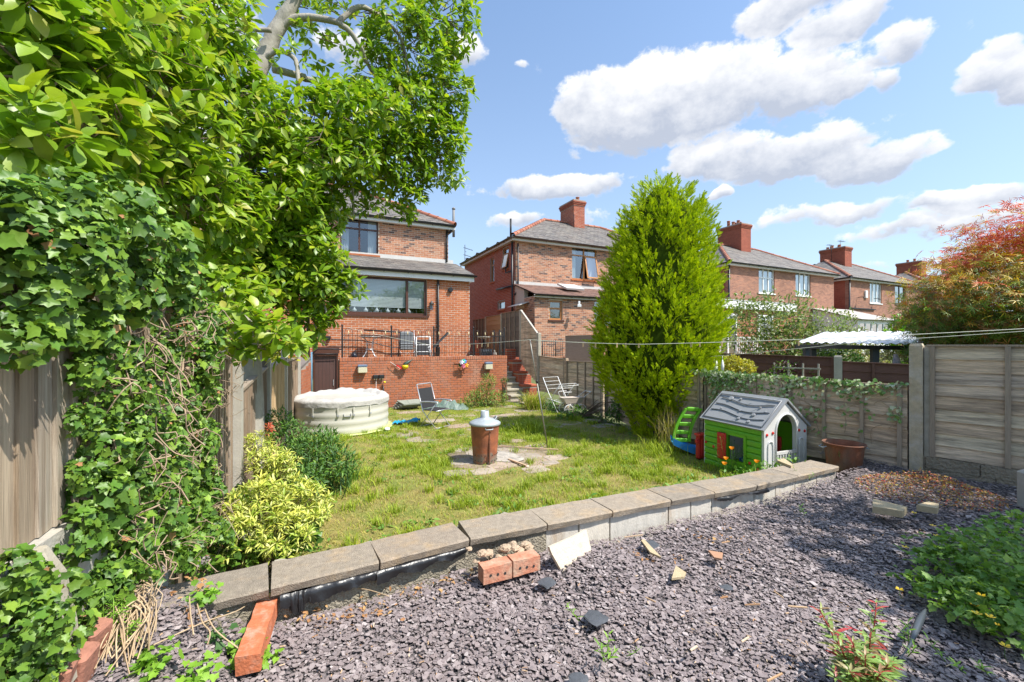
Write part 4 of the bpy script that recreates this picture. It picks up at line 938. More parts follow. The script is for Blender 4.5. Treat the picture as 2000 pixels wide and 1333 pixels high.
# ------------------------------------------------------------------ small things of the garden
M_galv = M('galvanised lid', (.36,.40,.42), .58, .16, 14, .2, 30, metal=.25)
M_rust = M('rusted steel', (.22,.075,.035), .8, .3, 9, .5, 50, stain=(.17,.13,.10), sscale=4, samt=.7, stretch=(1,1,.5))
M_tubem = M('tubular silver frame', (.55,.56,.57), .35, .05, 8, metal=.6)
M_plg = M('lime plastic', (.135,.44,.012), .42, .10, 6, stain=(.16,.30,.04), sscale=7, samt=.5, sthr=.55)
M_plr = M('red plastic', (.60,.03,.025), .4, .05, 5)
M_plb = M('blue plastic', (.03,.28,.72), .4, .05, 5)
M_plw = M('white plastic', (.70,.69,.67), .45, .06, 5, stain=(.5,.47,.4), samt=.4)
M_plgy = M('grey plastic roof', (.30,.305,.315), .55, .10, 6, stain=(.20,.20,.19), sscale=6, samt=.5, sthr=.55)
def paint(c, r=.5, n='paint'): return M(n, c, r, .05, 8)
# incinerator
inc = thing('garden_incinerator', 'rusty dustbin incinerator with galvanised funnel lid on the paving', 'incinerator', (PZ(947, 902, .012)).xy.to_3d(), .4)
prof = [(.182,.015),(.19,.0),(.19,.02),(.198,.12),(.212,.30),(.224,.46),(.234,.615),(.240,.63),(.240,.645),(.225,.645),(.19,.03)]
def bin_mat():
    m = M('burnt rusted bin', (.36,.115,.05), .7, .22, 9, .4, 50, stain=(.14,.055,.035), sscale=6, samt=.6, obj=True)
    nt = m.node_tree; X.nt = nt; L = nt.links.new; p = [n for n in nt.nodes if n.type == 'BSDF_PRINCIPLED'][0]
    src = p.inputs['Base Color'].links[0].from_socket
    tc = nt.nodes.new('ShaderNodeTexCoord'); sp = nt.nodes.new('ShaderNodeSeparateXYZ'); L(tc.outputs['Object'], sp.inputs[0])
    nz = nt.nodes.new('ShaderNodeTexNoise'); nz.inputs['Scale'].default_value = 9; nz.inputs['Detail'].default_value = 6; L(tc.outputs['Object'], nz.inputs['Vector'])
    f = X.op('MULTIPLY', (.22 - X(sp.outputs[2])) + (X(nz.outputs[0])-.5)*.9, 5.0, clamp=True)
    mx = nt.nodes.new('ShaderNodeMix'); mx.data_type = 'RGBA'; L(f.v, mx.inputs[0]); L(src, mx.inputs[6]); mx.inputs[7].default_value = (.20,.165,.13,1); L(mx.outputs[2], p.inputs['Base Color'])
    n2_ = nt.nodes.new('ShaderNodeTexNoise'); n2_.inputs['Scale'].default_value = 22; L(tc.outputs['Object'], n2_.inputs['Vector'])
    return m
MB().lathe(prof, (0,0,0), 36).build('bin_body', bin_mat(), inc)
MB().obox((-.004,-.236,.02),(.012,0,0),(0,.03,0),(0,0,.60)).build('seam', M_rust, inc)
mb = MB()
for k in range(9):
    a = -pi*.5+(k-4)*.3; r = .195
    for z in (.06,.15): mb.lathe([(.011,-.001),(.011,.003)], (0,0,0), 6) if False else mb.obox((cos(a)*(r+.012*z*5)-.006, sin(a)*(r+.012*z*5)-.006, z), (.012,0,0), (0,.012,0), (0,0,.012))
mb.build('air_holes', M_dark, inc)
MB().tube([(-.075,-.236,.60),(-.07,-.262,.585),(.045,-.262,.585),(.05,-.236,.60)], .008, 6).build('side_handle', M_galv, inc)
MB().lathe([(.252,.625),(.258,.632),(.258,.66),(.235,.675),(.16,.71),(.082,.735),(.072,.75),(.066,.85),(.060,.85),(.066,.75)], (0,0,0), 36).build('lid', M_galv, inc)
MB().tube(smooth_path([(.16,-.06,.705),(.20,-.02,.745),(.215,.05,.74),(.18,.10,.70)], 5), .008, 6).build('lid_handle', M_galv, inc)
# sticks by it
for (x0,y0,x1,y1,r,lab) in ((975,872,1090,879,.012,'long straight timber batten lying behind the incinerator'),(995,898,1030,911,.014,'short pinkish stick lying on the ash by the incinerator')):
    a = PZ(x0,y0,.03); b = PZ(x1,y1,.03); s_t = thing('wood_batten' if r < .013 else 'stick', lab, 'stick', a); MB().obox(UZ*0, b-a, (b-a).cross(UZ).normalized()*r*2.4, UZ*r*1.4).build('length', M('raw timber', (.50,.34,.22), .8, .2, 20) , s_t)
    if r > .013: mbl = MB(); [lump(mbl, (b-a)*f, .03, .8) for f in (.8,.9,1.0)]; mbl.build('splintered_end', paint((.62,.45,.38), .9), s_t)
# spa
SP = Vector((-3.98, 9.93, 0)); SR = 1.06; spa = thing('inflatable_spa', 'round white inflatable hot tub under a wrinkled grey cover', 'hot tub', SP)
prof = [(SR*.90,0)]
for k in range(4):
    z0_, h = .01+k*.150, .150
    prof += [(SR*(.975+.0*k), z0_*1.12), (SR*.988, (z0_+h*.25)*1.12), (SR*.993, (z0_+h*.5)*1.12), (SR*.988, (z0_+h*.75)*1.12)]
prof += [(SR*.96,.69),(SR*.90,.73),(SR*.8,.735)]
M_spa = M('spa vinyl', (.55,.53,.46), .32, .03, 3); MB().lathe(prof, (0,0,0), 72).build('inflated_wall', M_spa, spa)
N_, K_ = 96, 16; rs = []
for k in range(K_+1):
    f = k/K_; ring = []
    for i in range(N_):
        a = 2*pi*i/N_; wob = .5*sin(a*7+1)+.5*sin(a*13+2)+.4*sin(a*23)
        if f < .22: q = f/.22; r = SR*(1.005+.012*wob*(1-q)); z = .59+.025*wob*(1-q)+ .02*sin(a+2.5) + (.14+.0*wob)*q; 
        else:
            q = (f-.22)/.78; r = SR*(1.0-.99*q**1.0)*(1-.0*wob)
            bulge = .055*sin(min(1,q/.28)*pi)  ; z = .73+bulge-.045*min(1,max(0,(q-.2)/.2))+.014*wob*(1-q)*sin(q*14)+.010*sin(r*16*cos(a)+a*2)+.008*sin(r*23*sin(a)+1.3)
            if sin(a) > .2 and q < .35: z += .05*sin(q/.35*pi)*(sin(a)-.2)*(1+.7*wob)
        ring.append((r*cos(a), r*sin(a), z))
    rs.append(ring)
MB().rings(rs, cap=False, smooth=True).build('cover', M('spa cover', (.44,.42,.385), .8, .14, 5, .6, 12, bd=.03), spa)
for a in (-100, -72, -55, -35, -140):
    q = radians(a); c = Vector((cos(q)*SR*.995, sin(q)*SR*.995, 0)); tn = Vector((-sin(q), cos(q), 0)); o = Vector((cos(q), sin(q), 0))
    MB().obox(c-tn*.014+UZ*.43+o*.004, tn*.028, o*.012, UZ*.17).build('strap', M_spa, spa); MB().bbox(0,0,0,0,0,0) if False else MB().obox(c-tn*.02+UZ*.415+o*.004, tn*.04, o*.022, UZ*.035).build('buckle', M_plgy, spa)
q = radians(-62); c = Vector((cos(q)*SR*1.0, sin(q)*SR*1.0, .47)); tn = Vector((-sin(q), cos(q), 0)); MB().tube([c-tn*.07, c-tn*.07-UZ*.06, c+tn*.07-UZ*.06, c+tn*.07], .011, 6).build('handle', M_plgy, spa)
sh = thing('ground_sheet', 'pale yellow green ground sheet poking out under the hot tub', 'ground sheet', SP); MB().lathe([(SR*1.0,.002),(SR*1.06,.004),(SR*1.06,.012),(SR*.9,.012)], (.04,-.03,0.012), 30).build('sheet', paint((.50,.56,.22), .8), sh)
# blue towel and white shoe-like lump
tg = thing('blue_towel', 'crumpled bright blue towel on the slabs beside the hot tub', 'towel', PZ(793, 830, 0))
rs = []
for k in range(15):
    f = k/14; rs.append([(-.30+.60*f+.02*sin(i*2+k), -.16+.32*i/8+.03*sin(k*1.3)+ .10*f, .03+.05*abs(sin(k*1.1+i*.8))+.10*exp(-((f-.85)**2)*30)*(1-abs(i-4)/5)+.02*sin(i*3)) for i in range(9)])
MB().rings(rs, cap=False, closed=False, smooth=True).build('cloth', M('blue towelling', (.015,.30,.50), .9, .15, 15, .6, 60), tg)
wl = thing('white_rag', 'small white screwed up rag against the hot tub base', 'rag', PZ(757, 840, .04)); mb = MB(); [lump(mb, (random.uniform(-.05,.05), random.uniform(-.03,.03), random.uniform(-.01,.04)), .05, 1) for _ in range(4)]; mb.build('cloth', M_upvc, wl)
# folding chair
def folding_chair(loc, rz, label):
    t = thing('folding_chair', label, 'garden chair', loc, rz); r = .011
    for s in (-.26, .26):
        MB().tube([(s,-.24,0),(s,.16,.40),(s,.33,.98)], r, 8).build('side_tube', M_tubem, t)
        MB().tube([(s*.92,.26,0),(s*.92,-.22,.60)], r, 8).build('leg', M_tubem, t)
        MB().tube(smooth_path([(s,.22,.60),(s,.0,.62),(s,-.24,.615),(s,-.27,.58)], 4), .016, 8).build('armrest', M_tubem, t)
    MB().tube([(-.26,.33,.98),(-.24,.345,1.0),(.24,.345,1.0),(.26,.33,.98)], r, 8).tube([(-.24,.26,.02),(.24,.26,.02)], r, 6).tube([(-.26,-.24,.02),(.26,-.24,.02)], r, 6).build('cross_tube', M_tubem, t)
    mesh = M('black mesh fabric', (.02,.02,.022), .7, .1, 40)
    MB().obox((-.24,.185,.44), (.48,0,0), (0,.135,.46), (0,-.008,.002)).build('backrest', mesh, t); MB().obox((-.24,-.22,.41), (.48,0,0), (0,.40,-.0), (0,0,.014)).build('seat', mesh, t)
    MB().tube([(-.25,-.22,.41),(.25,-.22,.41)], r, 6).tube([(-.25,.17,.41),(.25,.17,.41)], r, 6).build('seat_frame', M_tubem, t); return t
folding_chair(PZ(850, 834, 0), radians(62), 'folding garden chair with black mesh seat standing by the blue towel')
# tarp and slabs pile
tp = thing('tarpaulin', 'dull green tarpaulin heaped against the brick wall behind the folding chair', 'tarpaulin', PZ(876, 800, 0)); rs = []
for k in range(17):
    f = k/16; rs.append([(-.75+1.35*f, -.22+.5*i/8+.02*sin(k*2), max(.015, (.26*sin(f*pi)**.7+.05*sin(k*1.9)+.04*sin(k*3.1+i))*sin((i+.3)/8.6*pi))) for i in range(9)])
MB().rings(rs, cap=False, closed=False, smooth=True).build('sheet', M('green tarp', (.10,.16,.12), .45, .25, 8, .6, 25, bd=.03, stain=(.24,.28,.24), sscale=6, samt=.6), tp)
sk = thing('slab_pile', 'small pile of greenish paving slabs leaning at the foot of the brick wall', 'slab pile', PZ(797, 800, 0), TH)
for k in range(4): MB().obox((-.35+.06*k, -.10*k+.1, .02+.045*k), (.66,.03*k,.0), (-.04*k,.42,.02*k), (0,0,.038)).build('slab', M('mossy slab', [(.25,.27,.22),(.30,.28,.23)], .9, .2, 8, .4, 50), sk)
# floodlights, sockets, ornaments on the terrace wall
def wallpt(x, y, off=0.0): u, z = wall_uz(TW0, D2, x, y); return TW0+D2*u-D1*off+UZ*z
for x, y, lab in ((707, 720.5, 'blue topped wall light left on the terrace wall, above the socket box'), (952, 714.5, 'blue topped wall light at the right end of the terrace wall')):
    t = thing('wall_light', lab, 'wall light', wallpt(x, y), TH, 'wall lights on the terrace wall')
    MB().bbox(-.13,.13,-.17,-.02,-.12,.05,.015).build('diffuser', M('cream diffuser', (.58,.54,.38), .4, .08, 8), t); MB().bbox(-.135,.135,-.175,-.02,.055,.125,.015).build('solar_top', M('blue grey panel', (.14,.19,.27), .3, .05), t); MB().box(-.05,.05,-.02,-.006,-.05,.08).build('wall_plate', M_black, t)
so = thing('socket_box', 'black twin outdoor socket box on the terrace wall with hanging cables', 'socket box', wallpt(739, 736), TH)
for s in (-.165, .005): MB().bbox(s, s+.16, -.11, -.008, -.05, .06, .015).build('socket_cover', M_black, so)
for k, s in enumerate((-.12,-.06,.04,.11)): MB().lathe([(.017,-.085),(.022,-.06),(.022,-.05)], (s,-.06,0), 8).build('plug', M_upvc, so)
MB().tube([(-.07,-.05,-.08),(-.07,-.03,-.35),(-.08,-.02,-.8)], .006, 5).build('cable', M_upvc, so)
MB().tube([(.14,-.05,-.30),(.15,-.04,-.5),(.14,-.03,-.8)], .022, 6).build('hose_end', M_black, so); MB().tube([(.09,-.05,-.26),(.10,-.06,-.2),(.14,-.05,-.36)], .006, 5).build('cable', M_iron, so)
MB().lathe([(.0,-.035),(.03,-.02),(.035,0),(.03,.02),(0,.035)], (.17,-.09,-.17), 10).build('yellow_tap', paint((.80,.60,.02)), so)
bo = thing('bird_ornament', 'long beaked bird ornament with yellow breast hanging on the terrace wall', 'ornament', wallpt(788, 714), TH)
MB().tube([(.01,-.10,.0),(.05,-.11,.05),(.14,-.10,.11),(.22,-.10,.15),(.28,-.09,.21)], [.06,.065,.045,.016,.008], 8).build('back', paint((.035,.06,.045), .5), bo)
MB().lathe([(.0,-.085),(.06,-.07),(.085,-.02),(.085,.03),(.05,.045)], (0,0,0), 14, sx=1.15).build('breast', paint((.72,.50,.01), .35), bo); bo.children[-1].location = (.03,-.12,-.03)
MB().obox((-.24,-.12,-.02), (.17,0,-.11), (0,.06,0), (.02,0,.06)).build('red_feather', M_plr, bo); MB().tube([(-.42,-.10,.12),(-.12,-.12,-.10)], .008, 6).build('beak', M_cream, bo); MB().tube([(-.36,-.04,.03),(.0,-.04,.03)], .008, 5).build('hanger', M_iron, bo)
pw = thing('wall_planter', 'black wire half basket with bright toy windmills on the terrace wall', 'planter', wallpt(901, 713), TH)
mb = MB(); mb.tube([(-.27,-.02,.04),(-.13,-.14,.04),(.13,-.14,.04),(.27,-.02,.04)], .007, 5).tube([(-.27,-.02,.04),(.27,-.02,.04)], .007, 5)
for k in range(5): a = -.8+.4*k; mb.tube(smooth_path([(sin(a)*.26,-.02-.10*cos(a),.04),(sin(a)*.2,-.02-.10*cos(a)*.8,-.12),(0,-.02,-.2)], 4), .005, 5)
mb.tube([(-.04,-.07,.02),(.09,-.05,-.30)], .008, 5); mb.build('wire_basket', M_iron, pw)
for k, (dx, dz, c) in enumerate(((-.09,-.0,(.03,.10,.03)),(-.03,.06,(.70,.05,.30)),(.05,.12,(.02,.15,.62)),(.02,-.02,(.75,.20,.35)),(.11,.0,(.85,.38,.01)),(.0,.13,(.05,.5,.3)),(-.06,.10,(.7,.7,.8)))):
    mb = MB()
    for j in range(6): a = j*pi/3+k; mb.obox((dx,-.16-.008*k,dz), (cos(a)*.06,-.01,sin(a)*.06), (cos(a+1)*.045,.01,sin(a+1)*.045), (0,-.006,0))
    mb.build('windmill', paint(c, .4), pw)
# terrace furniture
def TP(x, y, v=.9, z=TT-.08+.004): # foot point on the terrace, v metres behind the wall face
    O = TW0+D1*v; u, _ = wall_uz(O, D2, x, y); return O+D2*u+UZ*z
tt = thing('glass_table', 'round glass garden table with curved grey legs on the terrace', 'table', TP(722, 690, .85), TH)
MB().lathe([(.0,.70),(.34,.70),(.35,.71),(.35,.725),(0,.725)], (0,0,0), 28).build('tabletop', M('table glass', (.35,.37,.36), .15, .05, 4), tt)
for a in range(4):
    c, s = cos(a*pi/2+.6), sin(a*pi/2+.6); MB().tube(smooth_path([(c*.30,s*.30,.69),(c*.15,s*.15,.60),(c*.11,s*.11,.42),(c*.13,s*.13,.25),(c*.31,s*.31,0)], 5), .013, 8).build('leg', M_tubem, tt)
for z in (.30, .47): MB().lathe([(.125,z),(.135,z),(.135,z+.02),(.125,z+.02)], (0,0,0), 20).build('brace_ring', M_tubem, tt)
rc = thing('reclining_chair', 'grey padded recliner folded up against the house wall', 'recliner', TP(795, 690, .8), TH)
MB().bbox(-.23,.23,.06,.14,.28,.90,.04).build('cushion', M('grey padding', (.15,.16,.17), .7, .1, 8), rc)
for k in range(3): MB().bbox(-.22,.22,.0,.06,.30+.075*k,.365+.075*k,.02).build('cushion_fold', M('grey padding', (.17,.18,.19), .7, .1, 8), rc)
for s in (-.26,.26): MB().tube([(s,.0,0),(s,.05,.5),(s,.15,.95)], .014, 6).tube([(s,.25,0),(s,-.05,.55)], .014, 6).build('frame', M_tubem if s > 0 else M_iron, rc)
MB().tube([(-.24,-.03,.24),(-.2,-.04,.18),(.2,-.04,.18),(.24,-.03,.24)], .012, 6).build('foot_bar', M_tubem, rc)
fc = thing('folded_chairs', 'stack of folded white tubed deck chairs next to the grey recliner', 'folded chairs', TP(828, 690, .75), TH)
for k in range(3):
    o = .06*k
    for s in (-.25, .22): MB().tube([(s,-.0+o,.02),(s+.02,.10+o,.72)], .013, 6).build('side_tube', M_upvc if k == 0 else M_tubem, fc)
    MB().tube([(-.25,o,.02),(.22,o,.02)], .013, 6).tube([(-.23,.10+o,.72),(.24,.10+o,.72)], .018, 6).tube([(-.25,.04+o,.22),(.22,.04+o,.22)], .012, 6).tube([(-.25,.07+o,.45),(.22,.07+o,.45)], .012, 6).build('cross_tube', M_upvc if k == 0 else M_tubem, fc)
    MB().obox((-.20,.02+o,.10), (.40,0,0), (0,.07,.52), (0,.006,0)).build('fabric', M('dark canvas', (.035,.035,.04), .8), fc)
MB().tube([(.25,-.05,0),(.12,.12,.55)], .013, 6).tube([(.32,-.05,0),(.16,.12,.55)], .013, 6).build('leg', M_tubem, fc)
bb = thing('black_beam', 'charred black beam leaning diagonally on the terrace by the downpipe', 'beam', TP(848, 672, .7, TT), TH); MB().obox((0,0,.26), (.60,.25,.52), (-.045,0,.05), (0,.07,0)).build('timber', M_iron, bb)
bu = thing('black_butt', 'narrow black bin with pegs standing at the foot of the downpipe', 'bin', TP(855, 690, .9), TH); MB().lathe([(.07,0),(.085,.36),(.09,.38)], (0,0,0), 12).build('body', M_black, bu)
for xx, lab in ((707, 'dark pipe lying along the terrace behind the glass table'),):
    pi_ = thing('long_pipe', lab, 'pipe', TP(705, 690, 1.25), TH); MB().tube([(-.9,0,.62),(.0,0,.60),(.4,0,.52),(1.0,0,.36),(1.4,0,.36)], .018, 6).build('pipe', M_black, pi_); MB().tube([(.1,.02,.94),(1.7,.02,.86)], .028, 6).build('upper_pipe', M_iron, pi_)
bbth = thing('bird_bath', 'shallow stone bird bath on a thin stand behind the railing', 'bird bath', TP(945, 690, .8), TH); MB().lathe([(.02,.66),(.2,.70),(.24,.735),(.22,.745),(.05,.72)], (0,0,0), 20).build('bowl', M_conc, bbth); MB().tube([(0,0,0),(0,0,.68)], .018, 6).tube([(-.1,0,.2),(-.02,0,.6)], .01, 5).tube([(.1,0,.2),(.02,0,.6)], .01, 5).build('stand', M_iron, bbth); MB().lathe([(.13,.0),(.14,.62),(.12,.62)], (-.09,.25,0), 14).build('chimney_pot_base', M_brick_r, bbth)
tb = thing('plastic_trough', 'dark grey ribbed plastic trough behind the right end of the railing', 'trough', TP(948, 690, .55), TH); rs = [[(-.22+g,-.12+g*.6,z),(.22-g,-.12+g*.6,z),(.22-g,.12-g*.6,z),(-.22+g,.12-g*.6,z)] for g, z in ((.05,0),(0,.30),(-.01,.31),(.02,.31),(.06,.05))]; MB().rings(rs).build('tub', M('grey trough', (.06,.07,.085), .5), tb)
for k in range(4): MB().lathe([(.05,-.003),(.05,.003)], (0,0,0), 12).tube(smooth_path([(-.16+k*.09,-.128,.06),(-.16+k*.09,-.13,.2),(-.12+k*.09,-.13,.24),(-.08+k*.09,-.13,.2),(-.08+k*.09,-.128,.06)], 3), .008, 5).build('rib', M('grey trough', (.08,.09,.105), .5), tb)
go = thing('goose_ornament', 'little pale stone bird ornament on the wall top by the last railing post', 'ornament', TP(966, 692, .25, TT), TH); MB().lathe([(.05,0),(.08,.04),(.06,.10),(.025,.14),(.03,.17),(.0,.2)], (0,0,0), 12).build('figure', M_conc_w, go)
for x, c, lab in ((692, (.02,.03,.05), 'small dark kettle among weeds on the terrace edge'),):
    t = thing('kettle', lab, 'kettle', TP(x, 690, .3, TT), TH); MB().lathe([(.08,0),(.09,.06),(.05,.12),(.02,.15)], (0,0,0), 12).build('body', paint(c, .4), t); MB().tube(smooth_path([(-.07,0,.08),(-.03,0,.17),(.05,0,.17),(.08,0,.09)], 4), .008, 5).build('handle', M_black, t)
# prop pole and washing lines
pole_b = PZ(1070, 876, 0); pole_t = PY(1035, 664, 7.75)
pp = thing('clothes_prop', 'slim metal clothes prop leaning over the middle of the lawn', 'clothes prop', pole_b); m_ = pole_b+(pole_t-pole_b)*.62
MB().tube([pole_b*1, m_], .013, 8).build('lower_tube', M('dull steel', (.25,.24,.20), .5, .2, 10, metal=.5), pp, True); MB().tube([m_-(pole_t-pole_b).normalized()*.03, pole_t], .011, 8).build('upper_tube', M('dull steel', (.30,.29,.26), .5, .2, 10, metal=.5), pp, True); MB().tube([m_-(pole_t-pole_b).normalized()*.03, m_+(pole_t-pole_b).normalized()*.03], .019, 8).build('collar', M_black, pp, True)
def line_pts(ps, sag=.0, n=10):
    out = []
    for a, b in zip(ps, ps[1:]):
        for k in range(n): f = k/n; out.append(a+(b-a)*f-UZ*(4*sag*f*(1-f)))
    return out+[ps[-1]]
LA = PY(681, 641, 12.55); LB = PY(835, 673, 13.4); LC = pole_t; LD = PY(2150, 634, 5.0)
wl_ = thing('washing_line', 'long taut washing line from the terrace railing past the conifer', 'washing line', LC)
MB().tube(line_pts([LA, LB], .02)+line_pts([LB, LC], .04)[1:]+line_pts([LC, PY(1250,673,6.9)], .012)[1:]+line_pts([PY(1250,673,6.9), LD], .03)[1:], .0045, 5).build('cord', M('line cord', (.55,.56,.46), .7), wl_, True)
wl2 = thing('washing_line', 'slack second washing line running up to the right over the lower fence', 'washing line', PY(1395, 697, 8)); MB().tube(line_pts([PY(1385,697,8.2), PY(1700,666.5,6.2), PY(2150,636,5.05)], .01), .004, 5).build('cord', M('line cord', (.55,.56,.46), .7), wl2, True)
M_peg = M('wooden peg', (.55,.40,.22), .8)
pegs = [(918,675),(932,676),(941,674),(953,674),(1139,672.5),(1163,673.5),(1205,673.5),(1222,673.5),(1248,674),(1350,672.5),(1367,672),(1410,671),(1560,669)]
for i, (x, y) in enumerate(pegs):
    Y = 13.4+(7.75-13.4)*(x-835)/200*1.0 if x < 1035 else 7.75+(6.9-7.75)*(x-1035)/215 if x < 1250 else 6.9+(5.0-6.9)*(x-1250)/900
    if x < 1035: k = (x-CXP)/FPX; P_ = LB+(LC-LB)*((LB.x-k*LB.y)/((LB.x-k*LB.y)-(LC.x-k*LC.y))); Y = P_.y
    desc = ['first peg on the line before the terrace railing post','peg hanging in front of the terrace planter, second along','tilted peg over the plastic trough','peg at the right of the trough cluster','lone peg just before the conifer edge','slanting peg at the left edge of the conifer','single peg on the left side of the conifer','narrow peg second in front of the conifer','thick double peg left of the conifer centre','pale peg cluster right of the conifer centre','small peg beside the pale cluster on the conifer','peg just right of the conifer over the far railings','peg over the apple tree foliage'][i]
    t = thing('clothes_peg', 'wooden '+desc, 'peg', PY(x, y, Y), random.uniform(-.5,.5), 'pegs on the washing line')
    w = .012 if i not in (8, 9) else .02
    mb = MB(); mb.obox((-w/2-.004,-.006,-.05),(w*.5,0,0),(0,.012,0),(0,0,.075)); mb.obox((w/2*.2,-.006,-.048),(w*.5,0,0),(0,.012,0),(.004,0,.075)); mb.build('legs', M_peg, t)
bt = thing('line_weight', 'white bottle shaped tensioner hanging from the slack washing line', 'tensioner', PY(1411, 714, 7.9)); MB().lathe([(.0,-.11),(.026,-.10),(.03,.0),(.012,.09),(.0,.11)], (0,0,0), 10).tube([(0,0,.1),(0,0,.17)], .004, 5).build('body', M_upvc, bt)
# airer
ai = thing('clothes_airer', 'white folding clothes airer tipped open on weeds by the fence', 'clothes airer', PZ(1092, 806, .0), radians(35)); r = .011
for s in (-.28, .28): MB().tube([(s,-.30,0),(s,.12,.55),(s,.38,.98)], r, 6).build('leg', M_upvc, ai); MB().tube([(s,.30,.02),(s,-.10,.55),(s,-.36,.84)], r, 6).build('leg', M_upvc, ai)
mb = MB()
for y, z in ((.38,.98),(.31,.87),(.25,.77),(.19,.67),(-.36,.84),(-.30,.77),(-.24,.71),(-.34,.34),(-.22,.36),(-.10,.38)): mb.tube([(-.28,y,z),(.28,y,z)], .006, 5)
mb.tube([(-.28,-.36,.84),(-.28,-.50,.80),(.28,-.50,.80),(.28,-.36,.84)], .008, 5).tube([(-.28,-.34,.34),(-.28,.2,.40)], .008, 5).tube([(.28,-.34,.34),(.28,.2,.40)], .008, 5); mb.build('rails', M_upvc, ai)
# doll's pram
pr = thing('toy_pram', 'small beige toy pram with spoked wheels beside the airer', 'toy pram', PZ(1118, 808, .0), radians(20))
MB().rings([[(-.26,-.13,.30),(.22,-.13,.30),(.22,.13,.30),(-.26,.13,.30)],[(-.34,-.16,.44),(.28,-.16,.44),(.28,.16,.44),(-.34,.16,.44)],[(-.36,-.17,.46),(.30,-.17,.46),(.30,.17,.46),(-.36,.17,.46)]]).build('body', M('beige vinyl', (.55,.47,.40), .6), pr)
MB().tube(smooth_path([(.25,-.15,.44),(.42,-.15,.56),(.50,-.15,.60)],4), .009, 6).tube(smooth_path([(.25,.15,.44),(.42,.15,.56),(.50,.15,.60)],4), .009, 6).tube([(.50,-.17,.60),(.50,.17,.60)], .014, 6).build('handlebar', M_upvc, pr)
MB().tube(smooth_path([(-.28,-.16,.45),(-.36,-.15,.6),(-.1,-.15,.62)],4), .008, 5).tube(smooth_path([(-.28,.16,.45),(-.36,.15,.6),(-.1,.15,.62)],4), .008, 5).build('hood_frame', M_upvc, pr)
for x in (-.2,.2):
    MB().tube([(x,-.17,.14),(x,.17,.14)], .007, 5).tube([(x,-.12,.14),(x*.5,-.12,.31)], .008, 5).tube([(x,.12,.14),(x*.5,.12,.31)], .008, 5).build('axle', M_upvc, pr)
    for y in (-.17,.17):
        w_ = MB(); c = [(x+cos(a)*.13, y, .14+sin(a)*.13) for a in np.linspace(0, 2*pi, 17)]; w_.tube(c, .011, 5, cap=False); wh_ = w_.build('wheel', M_upvc, pr)
        sp_ = MB(); [sp_.tube([(x,y,.14),(x+cos(a)*.13,y,.14+sin(a)*.13)], .003, 4) for a in np.linspace(0, 2*pi, 9)[:-1]]; sp_.build('spokes', M_upvc, wh_)
# playhouse
C_p = Vector((3.15, 6.95, 0)); A_p = Vector((3.54, 6.0, 0)); lx_ = (A_p-C_p).normalized(); rzp = atan2(lx_.y, lx_.x)-0
ph = thing('toy_playhouse', 'plastic toy playhouse with green walls, white front and grey roof', 'playhouse', C_p, rzp)   # local x towards the gable, y to the fence
Lp, Wp, He, Hp = 1.03, .90, .74, 1.10
def lap_wall(y0, y1, holes, sgn, name):
    mb = MB(); n = 8; h = He/n
    for k in range(n):
        z0_, z1_ = k*h, (k+1)*h
        for s0, s1 in clip_spans(.015, Lp-.02, [(q[0], q[1]) for q in holes if q[2] < z1_-.01 and q[3] > z0_+.01]):
            a, b = (y0, y1); yb = a-sgn*.018
            mb.prism([(s0, a, z0_), (s0, yb, z0_+.012), (s0, yb+sgn*.004, z1_-.022), (s0, a, z1_-.004), (s0, b, z1_), (s0, b, z0_)], (s1-s0, 0, 0))
    return mb.build(name, M_plg, ph)
hole = [(.46,.74,.19,.56)]
lap_wall(0, .03, hole, 1, 'side_panel'); lap_wall(Wp, Wp-.03, [], -1, 'side_panel')
fr = MB(); fr.box(.42,.46,-.03,.03,.16,.60); fr.box(.74,.78,-.03,.03,.16,.60); fr.box(.46,.74,-.03,.03,.56,.60); fr.box(.46,.74,-.03,.03,.16,.19); fr.build('window_surround', M_plg, ph)
sh_ = MB(); sh_.bbox(.30,.46,-.075,-.035,.17,.58,.015)
s_o = sh_.build('shutter', M_plr, ph); lv = MB()
for k in range(13): lv.obox((.325,-.082,.20+k*.027),(.11,0,0),(0,.01,.0),(0,0,.012))
lv.build('louvre_slats', M_plr, s_o)
MB().bbox(.55,.70,Wp-.075,Wp-.035,.17,.50,.012).build('shutter', M_plr, ph)
